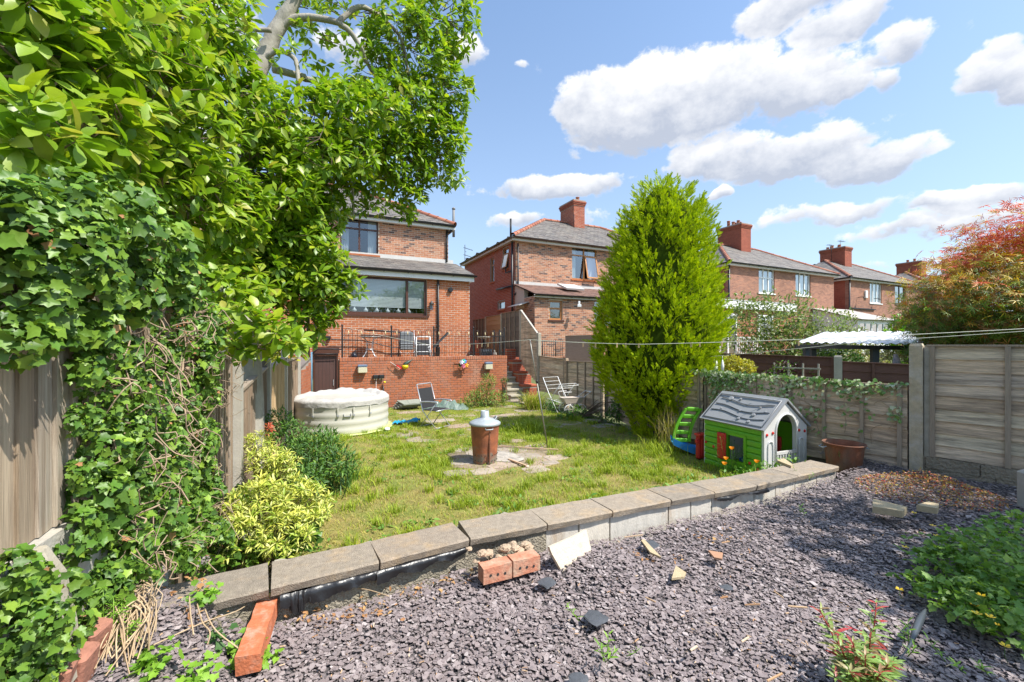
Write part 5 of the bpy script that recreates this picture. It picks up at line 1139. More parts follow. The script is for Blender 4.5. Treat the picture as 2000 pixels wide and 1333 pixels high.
# gable fronts: white, arched doorway at the near end
def gable(x0, x1, arch):
    yc = Wp/2; aw = .21; zs = .10; zsp = .68
    outer = [(0,0),(Wp,0),(Wp,He),(yc,Hp),(0,He)]
    mb = MB()
    if not arch: mb.prism([(x0, y, z) for y, z in outer], (x1-x0,0,0)); return mb.build('gable_panel', M_plw, ph)
    N = 12; arc = [(yc-aw*cos(a), zsp+aw*1.15*sin(a)) for a in np.linspace(0, pi, N+1)]
    # left jamb, right jamb, infill strips above the arch
    for (ya, yb) in ((0, yc-aw), (yc+aw, Wp)):
        mb.prism([(x0, ya, 0), (x0, yb, 0), (x0, yb, He if ya else He+(Hp-He)*(yb/yc)), (x0, ya if ya == 0 else ya, He if ya == 0 else He+(Hp-He)*((Wp-ya)/yc))] if ya == 0 else [(x0, ya, 0), (x0, yb, 0), (x0, yb, He), (x0, ya, He+(Hp-He)*((Wp-ya)/yc))], (x1-x0,0,0))
    for (y_a, z_a), (y_b, z_b) in zip(arc, arc[1:]):
        top = lambda y: He+(Hp-He)*(1-abs(y-yc)/yc)
        mb.prism([(x0,y_a,z_a),(x0,y_b,z_b),(x0,y_b,top(y_b)),(x0,y_a,top(y_a))], (x1-x0,0,0))
    mb.build('gable_panel', M_plw, ph)
    tr = MB(); tr.tube([(x1+.004, yc-aw-.012, .0)]+[(x1+.004, yc-(aw+.012)*cos(a), zsp+(aw+.012)*1.15*sin(a)) for a in np.linspace(0, pi, 15)]+[(x1+.004, yc+aw+.012, 0)], .016, 6); tr.build('arch_rim', M_plw, ph)
    for ya in (.07, Wp-.17):
        MB().tube(smooth_path([(x1+.006, ya, .12),(x1+.006, ya, .50),(x1+.006, ya+.05, .56),(x1+.006, ya+.10, .50),(x1+.006, ya+.10, .12)], 4), .010, 6).build('moulded_rib', M_plw, ph)
    gt = MB(); gt.box(x1-.02, x1+.012, yc-aw, yc+aw, .36, .40); gt.box(x1-.02, x1+.012, yc-aw, yc+aw, .03, .12)
    for k in range(7): yy = yc-aw+.02+k*.058; gt.box(x1-.015, x1+.008, yy, yy+.024, .12, .36)
    gt.build('slatted_gate', M_plw, ph)
gable(Lp-.03, Lp+.02, True); gable(-.01, .03, False)
# roof: two slopes with moulded waves and studs on the seen one
th_ = .03; ovr = .05; run = Wp/2+.04; rz_ = Hp+.03; ez = He-.02
for s in (0, 1):
    y0 = -.04 if s == 0 else Wp+.04; yc = Wp/2
    mb = MB(); mb.prism([(-ovr, y0, ez), (-ovr, yc, rz_), (-ovr, yc, rz_+.03), (-ovr, y0+(-.02 if s == 0 else .02), ez+.02)], (Lp+2*ovr,0,0)); mb.build('roof_panel', M_plgy, ph)
sl_ = Vector((0, yc+.04, rz_-ez+.01)); base = Vector((-ovr, -.06, ez+.02)); nn = Vector((1,0,0)).cross(sl_).normalized()
def onroof(f, g, h=.006): return base+Vector((Lp+2*ovr,0,0))*f+sl_*g+nn*h
rim = [onroof(.04,.08,.004),onroof(.96,.08,.004),onroof(.96,.90,.004),onroof(.04,.90,.004),onroof(.04,.08,.004)]; MB().tube(rim, .011, 6).build('roof_rim', M_plgy, ph)
for g0, ph0, fa, fb_ in ((.30,.2,.08,.92),(.50,.6,.08,.92),(.72,.9,.10,.92)):
    MB().tube([onroof(f, g0+.07*sin(f*6.5+ph0), .004) for f in np.linspace(fa, fb_, 20)], .009, 6).build('moulded_wave', M('grey plastic ridge', (.20,.21,.23), .5), ph)
for f, g, r in ((.25,.78,.045),(.40,.80,.022),(.76,.62,.015),(.86,.52,.018),(.22,.42,.015),(.52,.44,.02),(.74,.38,.03),(.58,.20,.025),(.74,.16,.028)):
    c = onroof(f, g, .002); ring = []
    e1 = Vector((1,0,0)); e2 = sl_.normalized(); MB().rings([[c+nn*h_+(e1*cos(a)+e2*sin(a))*r*k_ for a in np.linspace(0, 2*pi, 13)[:-1]] for h_, k_ in ((0,1),(.012,.9),(.014,.7))]).build('stud', M_plgy, ph)
for (x, y, z, on) in ((Lp+.022,.05,.66,1),(Lp+.022,.17,.68,1),(Lp+.022,.05,.14,1),(Lp+.022,Wp-.05,.66,1),(Lp+.022,Wp-.17,.68,1),(Lp+.022,Wp-.05,.14,1),(.05,-.022,.36,0),(.2,-.022,.32,0),(.84,-.022,.22,0),(.97,-.022,.16,0)):
    c = Vector((x, y, z)); e1, e2, n_ = (Vector((0,1,0)), UZ, Vector((1,0,0))) if on else (Vector((1,0,0)), UZ, Vector((0,-1,0)))
    MB().rings([[c+n_*h_+(e1*cos(a)+e2*sin(a))*.022*k_ for a in np.linspace(0, 2*pi, 11)[:-1]] for h_, k_ in ((0,1),(.008,.95),(.012,.6))]).build('bolt_cap', M_plr, ph)
bl_ = thing('blue_toy_box', 'blue plastic toy lying inside the playhouse below the window', 'toy', C_p+lx_*.62+Vector((-lx_.y,lx_.x,0))*.25); MB().bbox(-.12,.12,-.1,.1,0,.22,.03).build('body', paint((.02,.08,.45)), bl_)
# slide (lime ladder, blue chute)
sx = PZ(1338, 884, 0); sl2 = thing('toy_slide', 'toy slide with lime green ladder and blue chute under the conifer', 'slide', sx, radians(-10))
def ladder():
    n = 9; W2 = .155
    for s in (-1, 1):
        rs = []
        for k in range(n+1):
            f = k/n; xo = -.06+.20*f*f+.02*f; z = .20+.58*f; hw = W2*(1-.05*f); y = .02+.05*f
            a = s*hw; b = s*(hw-.05); rs.append([(a+xo, y-.035, z), (b+xo, y-.035, z), (b+xo, y+.035, z), (a+xo, y+.035, z)])
        MB().rings(rs).build('ladder_side', M_plg, sl2)
    for f in (.03, .27, .52, .76, .98):
        xo = -.06+.20*f*f+.02*f; z = .20+.58*f; hw = W2*(1-.05*f)-.045; MB().bbox(xo-hw, xo+hw, -.01+.05*f, .06+.05*f, z-.035, z+.035, .012).build('rung', M_plg, sl2)
ladder()
rs = []
for k in range(9):
    f = k/8; x = -.24+.46*f; z = .17*(1-f)**1.4+.02; h_ = .10; rs.append([(x,-.20,z+h_),(x,-.19,z-.02),(x,.06,z-.02),(x,.08,z+h_),(x,.06,z+h_-.01),(x,.04,z+.02),(x,-.16,z+.02),(x,-.17,z+h_-.01)])
MB().rings(rs, smooth=False).build('chute', M_plb, sl2)
rd = thing('red_toy_chair', 'red plastic toy seat tucked between the slide and playhouse', 'toy seat', PZ(1369, 897, 0), radians(20)); MB().bbox(-.09,.09,-.03,.05,.0,.44,.03).bbox(-.10,.10,-.07,.06,.40,.44,.01).bbox(-.14,-.08,-.05,.0,.28,.35,.012).build('shell', M_plr, rd)
MB().bbox(-.03,.03,-.045,-.028,.05,.36,.008).build('rib', M_plr, rd)
# rusty tub
ru = thing('rusty_tub', 'rusty round metal tub behind the far end of the coping', 'tub', (4.42, 5.66, .27)); prof = [(.17,0),(.185,.02),(.215,.30),(.232,.345),(.240,.352),(.240,.365),(.228,.365),(.205,.30),(.18,.05)]
MB().lathe(prof, (0,0,0), 36).build('tub_body', M_rust, ru)
for a in (170, 350): c = Vector((cos(radians(a))*.235, sin(radians(a))*.235, .32)); o = Vector((cos(radians(a)), sin(radians(a)), 0)); tn = Vector((-o.y, o.x, 0)); MB().tube([c-tn*.05, c-tn*.05+o*.04-UZ*.02, c+tn*.05+o*.04-UZ*.02, c+tn*.05], .007, 6).build('handle', M_galv, ru)
# loose masonry by the wall
bk = thing('brick_slab', 'toppled piece of red perforated brickwork with mortar against the low wall', 'brick lump', PZ(1012, 1128, .40))
dd = (PZ(1075, 1108, .40)-PZ(950, 1140, .40)); dn = dd.normalized(); s = Vector((-dn.y, dn.x, 0)); o0 = PZ(950, 1143, .375)-dn*.02-PZ(1012, 1128, .40)
def holed_brick(mb, o, L_):
    mb.obox(o, dn*L_, s*.10, UZ*.105)
M_lb = M('loose brick', [(.44,.15,.08),(.50,.20,.12)], .9, .2, 25, .6, 60, stain=(.46,.36,.26), sscale=9, samt=.7, sthr=.52)
for k in range(2):
    L_ = .205; mbk = MB(); rs = []
    for i in range(6):
        f = i/5; j = lambda: random.uniform(-.004,.004); p = o0+dn*(k*.215+L_*f)+UZ*(.004*k)
        rs.append([p+UZ*j(), p+s*.1+UZ*j(), p+s*.1+UZ*(.105+j()), p+UZ*(.105+j())])
    mbk.rings(rs).build('brick', M_lb, bk)
    for i in range(3):
        c = o0+dn*(k*.215+.05+i*.052)-s*.001+UZ*(.055-.004*i); MB().rings([[c+s*h_+(dn*cos(a)+UZ*sin(a))*.0095 for a in np.linspace(0, 2*pi, 9)[:-1]] for h_ in (-.0015, .01)]).build('core_hole', M_dark, bk)
mb = MB()
for k in range(26): lump(mb, o0+dn*random.uniform(-.03,.46)+s*random.uniform(.10,.24)+UZ*random.uniform(.03,.15), random.uniform(.025,.05), .8)
mb.build('old_mortar', M('old mortar', (.46,.34,.235), .97, .2, 20, 1.0, 60, bd=.02), bk)
ml = thing('pale_tile', 'cream stone tile propped against the blockwork beside the toppled brick', 'tile', PZ(1100, 1105, .40)); 
q = [PZ(1100,1112,.38), PZ(1158,1080,.38)]; u_ = (q[1]-q[0]); bk_ = Vector((-u_.y, u_.x, 0)).normalized()
up_ = bk_*.06+UZ*.155
MB().prism([w_-ml.location for w_ in (q[0]-UZ*.03, q[1]-UZ*.03, q[1]+up_, q[0]+u_*.55+up_*.98, q[0]-u_*.22+up_*1.02, q[0]-u_*.20+up_*.75)], bk_*.022-UZ*.006).build('tile_slab', M('cream stone', (.62,.54,.42), .85, .14, 12, .5, 60, stain=(.38,.28,.2), sscale=12, samt=.6, sthr=.58), ml)
b2 = thing('buried_brick', 'half buried red engineering brick lying in the slate near the ivy', 'brick', PZ(505, 1235, .42)); dd2 = PZ(525, 1180, .42)-PZ(487, 1290, .42); L2 = dd2.length; d2n = dd2.normalized(); s2_ = Vector((d2n.y, -d2n.x, 0))
rs = []
for i in range(9):
    f = i/8; j = lambda: random.uniform(-.005,.005); p = -dd2*.5+dd2*f-s2_*.05; rs.append([p-UZ*.05, p+s2_*(.105)-UZ*.05, p+s2_*(.10+j())+UZ*(.035+j()), p+UZ*(.045+j())+s2_*j()])
MB().rings(rs).build('brick_body', M('wet red brick', (.47,.14,.06), .85, .2, 25, .6, 60, stain=(.5,.38,.3), sscale=14, samt=.6, sthr=.6), b2)
# sandstone and tile offcuts on the gravel
M_sand = M('sandstone', (.46,.36,.22), .92, .12, 20, .5, 90)
def flag(poly, z, h, name, lab, cat, mat, tilt=.0):
    P_ = [PZ(x, y, z+.0) for x, y in poly]; c = sum(P_, Vector())/len(P_); t = thing(name, lab, cat, c)
    top = [p-c+UZ*(h+tilt*i) for i, p in enumerate(P_)]; MB().prism([q-UZ*h*1.2 for q in top], UZ*h*1.2).build('stone', mat, t); return t
flag([(1704,1000),(1705,985),(1772,1001),(1763,1010)], .44, .05, 'sandstone_piece', 'long wedge of yellow sandstone lying on slate by the red groundcover', 'stone', M_sand)
flag([(1790,996),(1813,989),(1834,994),(1831,1003)], .44, .045, 'sandstone_piece', 'short block of yellow sandstone on slate nearer the fence', 'stone', M_sand)
flag([(1252,1058),(1258,1056),(1292,1092),(1270,1082)], .40, .012, 'tile_offcut', 'pale triangular tile shard on the slate heap', 'shard', M_sand)
flag([(1312,1133),(1320,1108),(1340,1122),(1336,1130)], .40, .012, 'tile_offcut', 'pale hooked tile shard further right on the slate', 'shard', M_sand)
flag([(1383,1078),(1412,1083),(1410,1095),(1395,1092)], .40, .012, 'tile_offcut', 'small rust brown tile shard on open slate', 'shard', M('rust tile', (.40,.22,.13), .8))
flag([(1518,904),(1530,899),(1548,912),(1545,915),(1530,909)], .46, .03, 'tile_offcut', 'broken tile flake resting on the coping near the playhouse', 'shard', M_sand)
for i, (x, y, a, b, lab) in enumerate(((1070,1137,.06,.03,'dark flat stone just below the toppled brick'),(1163,1207,.07,.045,'large dark slate piece in the centre foreground'),(1268,1062,.07,.05,'dark slate flag at the foot of the blockwork'),(1418,1146,.035,.02,'little black lump in open slate'),(1130,1325,.05,.05,'dark flat stone at the bottom edge'))):
    p = PZ(x, y, .40); t = thing('dark_stone', lab, 'stone', p, i*.7); mb = MB(); lump(mb, (0,0,-.004), a, .14, 11, .3); mb.build('stone', M('dark slate', (.075,.08,.09), .6, .2, 10, .3, 40), t)
wp = thing('black_plastic_strip', 'twisted strip of black plastic on shaded slate at lower right', 'plastic strip', PZ(1790, 1225, .42)); a = PZ(1808,1190,.42)-wp.location; b = PZ(1776,1262,.42)-wp.location
MB().tube(smooth_path([a, a*.5+b*.5+UZ*.012, b, b+(b-a)*.3+Vector((-.02,0,0))], 5), [.004,.008,.012,.016,.018,.018,.017,.015,.012,.010,.007,.005,.004,.003,.003,.002], 6).build('strip', M('grey plastic', (.06,.07,.08), .35), wp)
cor = thing('post_stub', 'pale upright concrete post stub at the right edge of the slate', 'post', PZ(1998, 990, .40)+Vector((.16,0,0))); MB().bbox(-.13,.13,-.1,.1,-.05,.34,.03).build('stub', M_conc_w, cor)
pco = thing('concrete_lump', 'rough pale concrete footing at the base of the ivy covered fence', 'concrete', fpt(1.47)+UZ*1.0); mb = MB(); mb.rings([[Vector((cos(a)*r_*.5, sin(a)*r_*.6, z))*1.0 for a in np.linspace(0,2*pi,9)[:-1]] for r_, z in ((.20,-.25),(.18,-.05),(.13,.14),(.05,.24))]); mb.build('footing', M_conc, pco, loc=(.06,0,0))
pc2 = thing('post_footing', 'jagged concrete haunch at the foot of the middle left fence post', 'concrete', fpt(4.1)+UZ*.1); mb = MB(); mb.rings([[Vector((cos(a)*r_, sin(a)*r_, z)) for a in np.linspace(0,2*pi,8)[:-1]] for r_, z in ((.16,-.2),(.13,.1),(.08,.2),(.03,.27))]); mb.build('footing', M_conc_w, pc2, loc=(.12,-.1,0))
# lower-left brick corner
lb = thing('edging_bricks', 'two broken brown bricks showing through ivy in the bottom left corner', 'bricks', PG(130, 1290))
for (x, y, a) in ((115,1290,.3),(70,1320,.5),(150,1235,.1)):
    p = PG(x, y, .03)-lb.location; MB().bbox(-.1,.1,-.05,.05,-.1,.04,.01).build('brick', M('brown brick', (.34,.15,.10), .9, .25, 15, .6, 60), lb, loc=p, rot=(.1,.2,a))

# ------------------------------------------------------------------ paving slabs in the grass
pv = thing('bonfire_paving', 'worn circle of stone flags around the incinerator', 'paving', PZ(985, 893, 0))
def slab(c, w, d, rz, t, mat=M_slab, h=.009, z=.0, nm='slab'):
    n = 10; pts = []
    for i in range(n):
        a = 2*pi*i/n; k = 1/max(abs(cos(a)), abs(sin(a)))*random.uniform(.88,1.0); pts.append((cos(a)*w/2*min(k,1.25), sin(a)*d/2*min(k,1.25)))
    rs = [[(x*q, y*q, zz) for x, y in pts] for zz, q in ((-.03,1),(h-.005,1),(h,.96))]
    return MB().rings(rs).build(nm, mat, t, loc=c, rot=(0,0,rz))
for x, y, w, d, a in ((1000,880,.55,.4,.3),(955,868,.5,.35,.2),(1050,873,.5,.35,.5),(1025,893,.6,.42,.4),(980,908,.55,.40,.45),(930,885,.4,.42,.2),(905,903,.45,.36,.3),(900,880,.3,.3,.2),(1045,918,.42,.34,.5),(1085,895,.42,.34,.5),(945,922,.42,.30,.4),(1010,862,.4,.25,.3),(1075,905,.3,.22,.3),(940,858,.35,.2,.1),(890,925,.4,.28,.3)):
    slab(PZ(x, y, .0)-pv.location+UZ*.006, w, d, a, pv)
rs = [[(cos(a)*r_*(1+.14*sin(a*3+1)+.08*sin(a*7)), sin(a)*r_*.86*(1+.12*sin(a*4)), z) for a in np.linspace(0,2*pi,41)[:-1]] for r_, z in ((1.02,-.02),(1.0,.006),(.02,.009))]
MB().rings(rs, smooth=True).build('worn_bed', M('worn grit', (.30,.225,.165), .97, .35, 12, .8, 50, stain=(.20,.17,.08), sscale=3, samt=.7, sthr=.5), pv)
ash = thing('ash_patch', 'pale ash and charcoal dust around the incinerator foot', 'ash', PZ(975, 895, .0)); ash['kind'] = 'stuff'
rs = [[(cos(a)*r_*(1+.25*sin(a*3+r_*9)), sin(a)*r_*.8*(1+.2*sin(a*5)), z) for a in np.linspace(0,2*pi,21)[:-1]] for r_, z in ((.42,.022),(.38,.030),(.15,.036),(.03,.037))]; tag(MB().rings(rs, smooth=True).build('ash', M('ash', (.40,.36,.31), .98, .25, 18, .5, 60, stain=(.12,.11,.10), sscale=10, samt=.7, sthr=.56), ash), kind='stuff')
pt_ = thing('slab_path', 'overgrown path of big stone flags below the terrace wall', 'paving', PZ(950, 800, 0))
for x, y, w, d in ((780,850,.9,.5),(830,858,.8,.5),(875,850,.7,.5),(775,822,.8,.5),(820,838,.9,.5),(860,822,.8,.45),(905,832,.8,.45),(900,812,.8,.5),(945,818,.8,.5),(990,812,.9,.5),(945,800,.8,.5),(985,795,.8,.5),(1030,802,.8,.5),(1000,782,.8,.5),(1035,786,.7,.5),(1070,815,.8,.5),(1010,830,1.1,.45),(1060,835,1.0,.4),(950,838,.9,.4),(1110,828,.8,.4),(1150,822,.6,.4),(1180,832,.6,.4),(870,795,.8,.4),(800,806,.7,.4)):
    slab(PZ(x, y, .0)-pt_.location, w, d, TH+random.uniform(-.15,.15), pt_)
# ------------------------------------------------------------------ plants
def leafmat(n, pal, lucent=.35, rough=.45, var=.12, spec=.5): return M(n, pal, rough, var, 25, lucent=lucent, spec=spec)
M_mag = leafmat('magnolia leaf', [(.16,.29,.015),(.24,.38,.018),(.11,.21,.015),(.32,.44,.022),(.19,.33,.016),(.12,.24,.018),(.42,.50,.028),(.17,.30,.02)], .42, .38)
M_magy = leafmat('young magnolia leaf', [(.30,.44,.05),(.38,.42,.06),(.26,.42,.04),(.42,.40,.08)], .4, .42)
M_ivy = leafmat('ivy leaf', [(.065,.15,.018),(.11,.23,.025),(.045,.10,.016),(.19,.32,.03),(.085,.175,.022),(.28,.42,.05),(.055,.12,.02),(.14,.26,.03)], .2, .42, spec=.35)
M_dead = leafmat('dead leaf', [(.40,.20,.08),(.32,.15,.06),(.50,.30,.12)], .15, .8)
M_twig = M('twig', [(.17,.12,.08),(.23,.165,.115),(.13,.09,.06)], .9, .2, 12)
M_vine = M('ivy stem', [(.36,.26,.17),(.42,.31,.21),(.28,.20,.13)], .9, .2, 12, .5, 50)
M_bark = M('magnolia bark', (.33,.30,.25), .85, .22, 9, .6, 40, stretch=(1,1,.6), stain=(.18,.15,.11), sscale=4, samt=.5)
M_barkd = M('dark bark', (.10,.075,.055), .9, .25, 9, .6, 40)
M_con = leafmat('golden conifer foliage', [(.36,.50,.008),(.50,.60,.010),(.25,.38,.008),(.68,.70,.014),(.42,.54,.008),(.16,.27,.008)], .28, .7, spec=.2)
def leaf_t(rows, folds=.12, curl=.22):
    V = []; F = []
    for k, (t, w) in enumerate(rows):
        z = -curl*t*t; V += [(t, -w, z+folds*w*2), (t, 0, z), (t, w, z+folds*w*2)]
    for k in range(len(rows)-1):
        a = k*3; F += [(a, a+3, a+4, a+1), (a+1, a+4, a+5, a+2)]
    return np.array(V, float), np.array(F)
MAGL = leaf_t([(0,.012),(.14,.035),(.32,.14),(.55,.215),(.75,.20),(.92,.09),(1.0,.008)])
MAGS = leaf_t([(0,.012),(.35,.15),(.68,.215),(1.0,.012)])
LANC = leaf_t([(0,.01),(.35,.11),(.7,.09),(1.0,.005)], .15, .3)
GENL = leaf_t([(0,.02),(.4,.24),(.75,.18),(1.0,.01)], .12, .2)
def ivy_t():
    o = [(0,0),(-.06,.20),(-.06,.40),(.24,.36),(.50,.46),(.60,.25),(1.0,0),(.60,-.25),(.50,-.46),(.24,-.36),(-.06,-.40),(-.06,-.20)]
    V = [(.30,0,-.05)]+[(x, y, .16*abs(y)-.14*x*x+.03*((i%2)*2-1)) for i, (x, y) in enumerate(o)]; F = [(0,i,i+1) for i in range(1,12)]+[(0,12,1)]; return np.array(V, float), np.array(F)
IVY = ivy_t()
def ivy_s():
    o = [(0,0),(-.08,.36),(.25,.30),(.5,.38),(1,0),(.5,-.38),(.25,-.30),(-.08,-.36)]; V = [(x, y, .06*abs(y)-.08*x*x) for x, y in o]
    return np.array(V, float), np.array([(0,2,1),(0,3,2),(0,4,3),(0,5,4),(0,6,5),(0,7,6)])
IVYS = ivy_s()
def star_t(n=5):
    V = [(0,0,0)]; F = []
    for k in range(n):
        a = (k-(n-1)/2)*.78; V += [(cos(a-.17)*.42, sin(a-.17)*.42, 0), (cos(a), sin(a), -.12), (cos(a+.17)*.42, sin(a+.17)*.42, 0)]; b = 1+k*3; F += [(0,b,b+1),(0,b+1,b+2)]
    return np.array(V, float), np.array(F)
STAR = star_t()
def orient(d, up, s, wid=1.0): return frames(d, up)*np.stack([s, s*wid, s], 1)[:, :, None]
def whorl_leaves(P, D, nl, L, spread=(.7,1.35)):
    """Leaves in rosettes: P twig tips, D twig directions -> positions, directions, sizes"""
    N_ = len(P); p = np.repeat(P, nl, 0); d = np.repeat(D, nl, 0)
    a1 = nrm(np.cross(d, np.array([0.3,.2,1.0])+RG.normal(size=d.shape)*.01)); a2 = np.cross(d, a1)
    ph = np.tile(np.arange(nl)*2.399, N_)+np.repeat(RG.uniform(0, 6.28, N_), nl); th = RG.uniform(spread[0], spread[1], len(p))
    out = a1*np.cos(ph)[:, None]+a2*np.sin(ph)[:, None]
    ld = nrm(d*np.cos(th)[:, None]+out*np.sin(th)[:, None]); s = np.repeat(L, nl)*RG.uniform(.6, 1.15, len(p))
    up = nrm(d*.6+np.array([0,0,1.0])*.8+RG.normal(size=d.shape)*.25)
    return p+ld*.01, ld, up, s
def put_leaves(parent, tmpl, p, ld, up, s, mat, nparts=0, name='leaf', stuff='crown', wid=None, seen=None):
    if len(p) == 0: return
    w = wid if wid is not None else RG.uniform(.85, 1.15, len(p))
    Mx = orient(ld, up, s, w); idx = np.arange(len(p))
    if nparts:
        dist = np.linalg.norm(p-np.array(cam.location), axis=1); scr = s/dist
        ok = np.ones(len(p), bool)
        if seen is not None: ok = seen(p)
        order = np.argsort(-np.where(ok, scr, 0))[:nparts]
        me = fast_mesh(name, tmpl[0], tmpl[1], mat, True)
        for i in order:
            o = bpy.data.objects.new(name, me); COL.objects.link(o); o.parent = parent
            m4 = Matrix([[*Mx[i][:, r], p[i][r]] for r in range(3)]+[[0,0,0,1]])
            o.matrix_parent_inverse = wm(parent).inverted(); o.matrix_basis = m4
        idx = np.setdiff1d(idx, order)
    V, F = scatter(tmpl[0], tmpl[1], Mx[idx], p[idx]); o = link(stuff, fast_mesh(stuff, V, F, mat, True), parent, True); tag(o, kind='stuff'); return o
def in_blob(c, r, n, shell=.35, sq=(1,1,1)):
    u = rdir(n)*(RG.uniform(shell, 1, n)**(1/2.2))[:, None]; return np.array(c)+u*r*np.array(sq), u
def inframe(p):
    y = np.maximum(p[:, 1], .01); x = p[:, 0]/y*FPX+CXP; yy = HY-(p[:, 2]-CZ)/y*FPX; return (p[:, 1] > .3)&(x > 0)&(x < 2000)&(yy > 0)&(yy < 1333)

# --- magnolia
TR = Vector((-3.35, 5.3, 0))
mg = thing('magnolia_tree', 'large spreading magnolia whose bright crown fills the upper left of the garden', 'tree', TR)
def limb(path, r0, r1, mat, name, n=8, sub=6):
    pts = smooth_path(path, sub); m = len(pts); MB().tube([p+Vector((random.uniform(-1,1),random.uniform(-1,1),random.uniform(-1,1)))*r0*.12 for p in pts], [r0+(r1-r0)*i/(m-1) for i in range(m)], n).build(name, mat, mg, True)
limb([TR+UZ*-.1, Vector((-3.3,5.35,1.2)), PY(470,380,5.5), PY(500,150,5.6)], .17, .115, M_bark, 'trunk', 12)
limb([PY(500,150,5.6), PY(535,70,5.7), PY(570,10,5.75), PY(620,-80,5.9)], .112, .07, M_bark, 'branch', 12)
LB_ = [([(535,68,5.7),(580,35,5.75),(660,45,5.85),(700,85,6.0),(720,130,6.2),(770,205,6.5)], .055, .018),
 ([(660,45,5.85),(700,14,6.0),(735,28,6.2),(780,70,6.4),(795,130,6.5),(802,172,6.5)], .04, .014),
 ([(700,14,6),(760,30,6.4),(830,25,6.8)], .022, .008), ([(515,115,5.6),(545,100,5.6),(575,115,5.5),(582,150,5.4),(583,190,5.4),(584,250,5.35),(578,330,5.3)], .035, .016),
 ([(583,180,5.4),(605,210,5.4),(640,245,5.5),(700,290,5.7)], .022, .008), ([(535,135,5.6),(590,150,5.6),(600,155,5.7),(660,165,5.9),(700,190,6.1),(760,220,6.3),(830,240,6.5)], .05, .012),
 ([(660,165,5.9),(700,150,6.1),(760,160,6.4)], .022, .008), ([(455,60,5.3),(480,58,5.4),(530,60,5.5)], .02, .03), ([(420,90,5.2),(470,110,5.3),(490,140,5.6)], .02, .035),
 ([(470,430,5.2),(500,385,5.4),(530,360,5.6),(600,350,5.9),(660,370,6.1)], .05, .02), ([(480,400,5.4),(470,415,5.0),(440,430,4.7)], .045, .02),
 ([(420,350,5.2),(360,300,4.6),(300,250,3.9),(240,200,3.2),(150,140,2.6)], .07, .02), ([(400,300,5.2),(330,180,4.5),(260,60,3.9)], .05, .018),
 ([(440,500,5.2),(400,480,4.6),(330,420,3.8),(280,420,3.3)], .05, .014), ([(400,480,4.6),(430,560,4.0),(500,640,3.7),(545,660,3.55)], .03, .008),
 ([(500,300,5.5),(600,300,5.6),(680,340,5.8),(690,430,5.9)], .04, .012), ([(500,420,5.3),(560,470,5.2),(620,560,5.2),(640,620,5.2)], .035, .010)]
for path, a, b in LB_: limb([PY(*q) for q in path], a, b, M_bark, 'branch', 8)
BL = [ # x, y, depth, radius px, density, sun-side flag
 (860,40,6.7,75,1.0),(800,95,6.5,85,.75),(865,185,6.7,62,1.05),(800,225,6.4,85,1.0),(770,310,6.3,75,1.1),(850,280,6.6,62,1.1),(865,335,6.7,42,.9),(715,250,6.0,80,.8),(800,370,6.5,42,.9),(705,325,6.0,58,.9),
 (690,30,6.2,75,.45),(620,70,6.0,55,.25),(740,150,6.3,60,.6),(610,250,5.6,95,1.1),(630,325,5.6,80,1.1),(560,330,5.2,90,1.1),(590,425,5.4,74,1.2),(622,515,5.4,48,1.1),(600,520,5.2,85,1.2),(630,600,5.3,52,1.0),(545,590,5.0,65,1.0),
 (520,230,5.0,75,1.0),(470,330,4.7,110,1.1),(540,450,5.0,95,1.1),(470,500,4.7,95,1.1),(430,190,4.3,110,1.1),(400,60,4.2,105,1.0),(330,110,3.7,120,1.0),(430,10,4.6,70,.8),(330,260,3.4,125,1.0),(400,410,4.0,110,1.1),(340,380,3.4,110,1.0),
 (250,180,2.9,150,1.0),(230,50,2.8,150,1.0),(120,60,2.3,150,1.0),(120,190,2.2,140,1.0),(20,40,1.9,130,1.0),(30,170,1.9,110,.9),(250,320,2.9,110,1.0),(640,190,5.6,40,.5),(560,110,5.4,40,.25),(470,560,4.2,60,1.0),(430,600,3.7,60,1.0),
 (635,395,5.8,50,1.1),(610,460,5.6,45,1.1),(570,460,5.3,60,1.2),(800,400,6.3,28,.9),(735,395,6.2,30,.8),(560,540,5.1,60,1.2),(500,560,4.8,60,1.1),(600,640,5.2,34,1.0),(660,560,5.4,44,1.1),
 (60,280,1.75,100,1.0),(180,280,2.2,95,1.0),(110,350,1.9,60,.9),(680,215,5.1,52,.9),(615,290,4.8,58,1.0),(745,205,5.4,50,.8),(560,380,4.6,60,1.0),(690,300,5.2,50,.9),(480,640,3.5,55,1.1),(540,655,3.4,48,1.0),(560,680,3.45,30,.8),(400,560,3.6,60,1.0),(700,175,6.0,45,.5),(590,30,6.0,50,.4),(480,90,5.8,30,.5)]
PP, DD, LL = [], [], []
tw_mb = MB()
for (x, y, Y, rp, dens) in BL:
    r = rp*Y/FPX; c = PY(x, y, Y); Lf = .135 if Y > 4.4 else .14
    n = int(dens*6.6*r*r*pi/.05); p, u = in_blob(c, r, n, .25, (1, .9, .95))
    d = nrm(u*.9+np.array([.15,-.25,.35])+RG.normal(size=u.shape)*.35)
    PP.append(p); DD.append(d); LL.append(np.full(n, Lf))
    for i in range(0, n, 4):
        tip = Vector(p[i]); st_ = V3(c)+(tip-V3(c))*random.uniform(.1,.5)+Vector((random.uniform(-.1,.1),)*3); mid = (tip+st_)*.5+Vector((random.uniform(-.05,.05), random.uniform(-.05,.05), -.03)); tw_mb.tube([st_, mid, tip], [.008,.006,.003], 4, cap=False)
tag(tw_mb.build('twigs', M_twig, mg, True), kind='stuff')
PP, DD, LL = map(np.concatenate, (PP, DD, LL))
keep = PP[:, 1] > 1.25; PP, DD, LL = PP[keep], DD[keep], LL[keep]
p, ld, up, s = whorl_leaves(PP, DD, 7, LL)
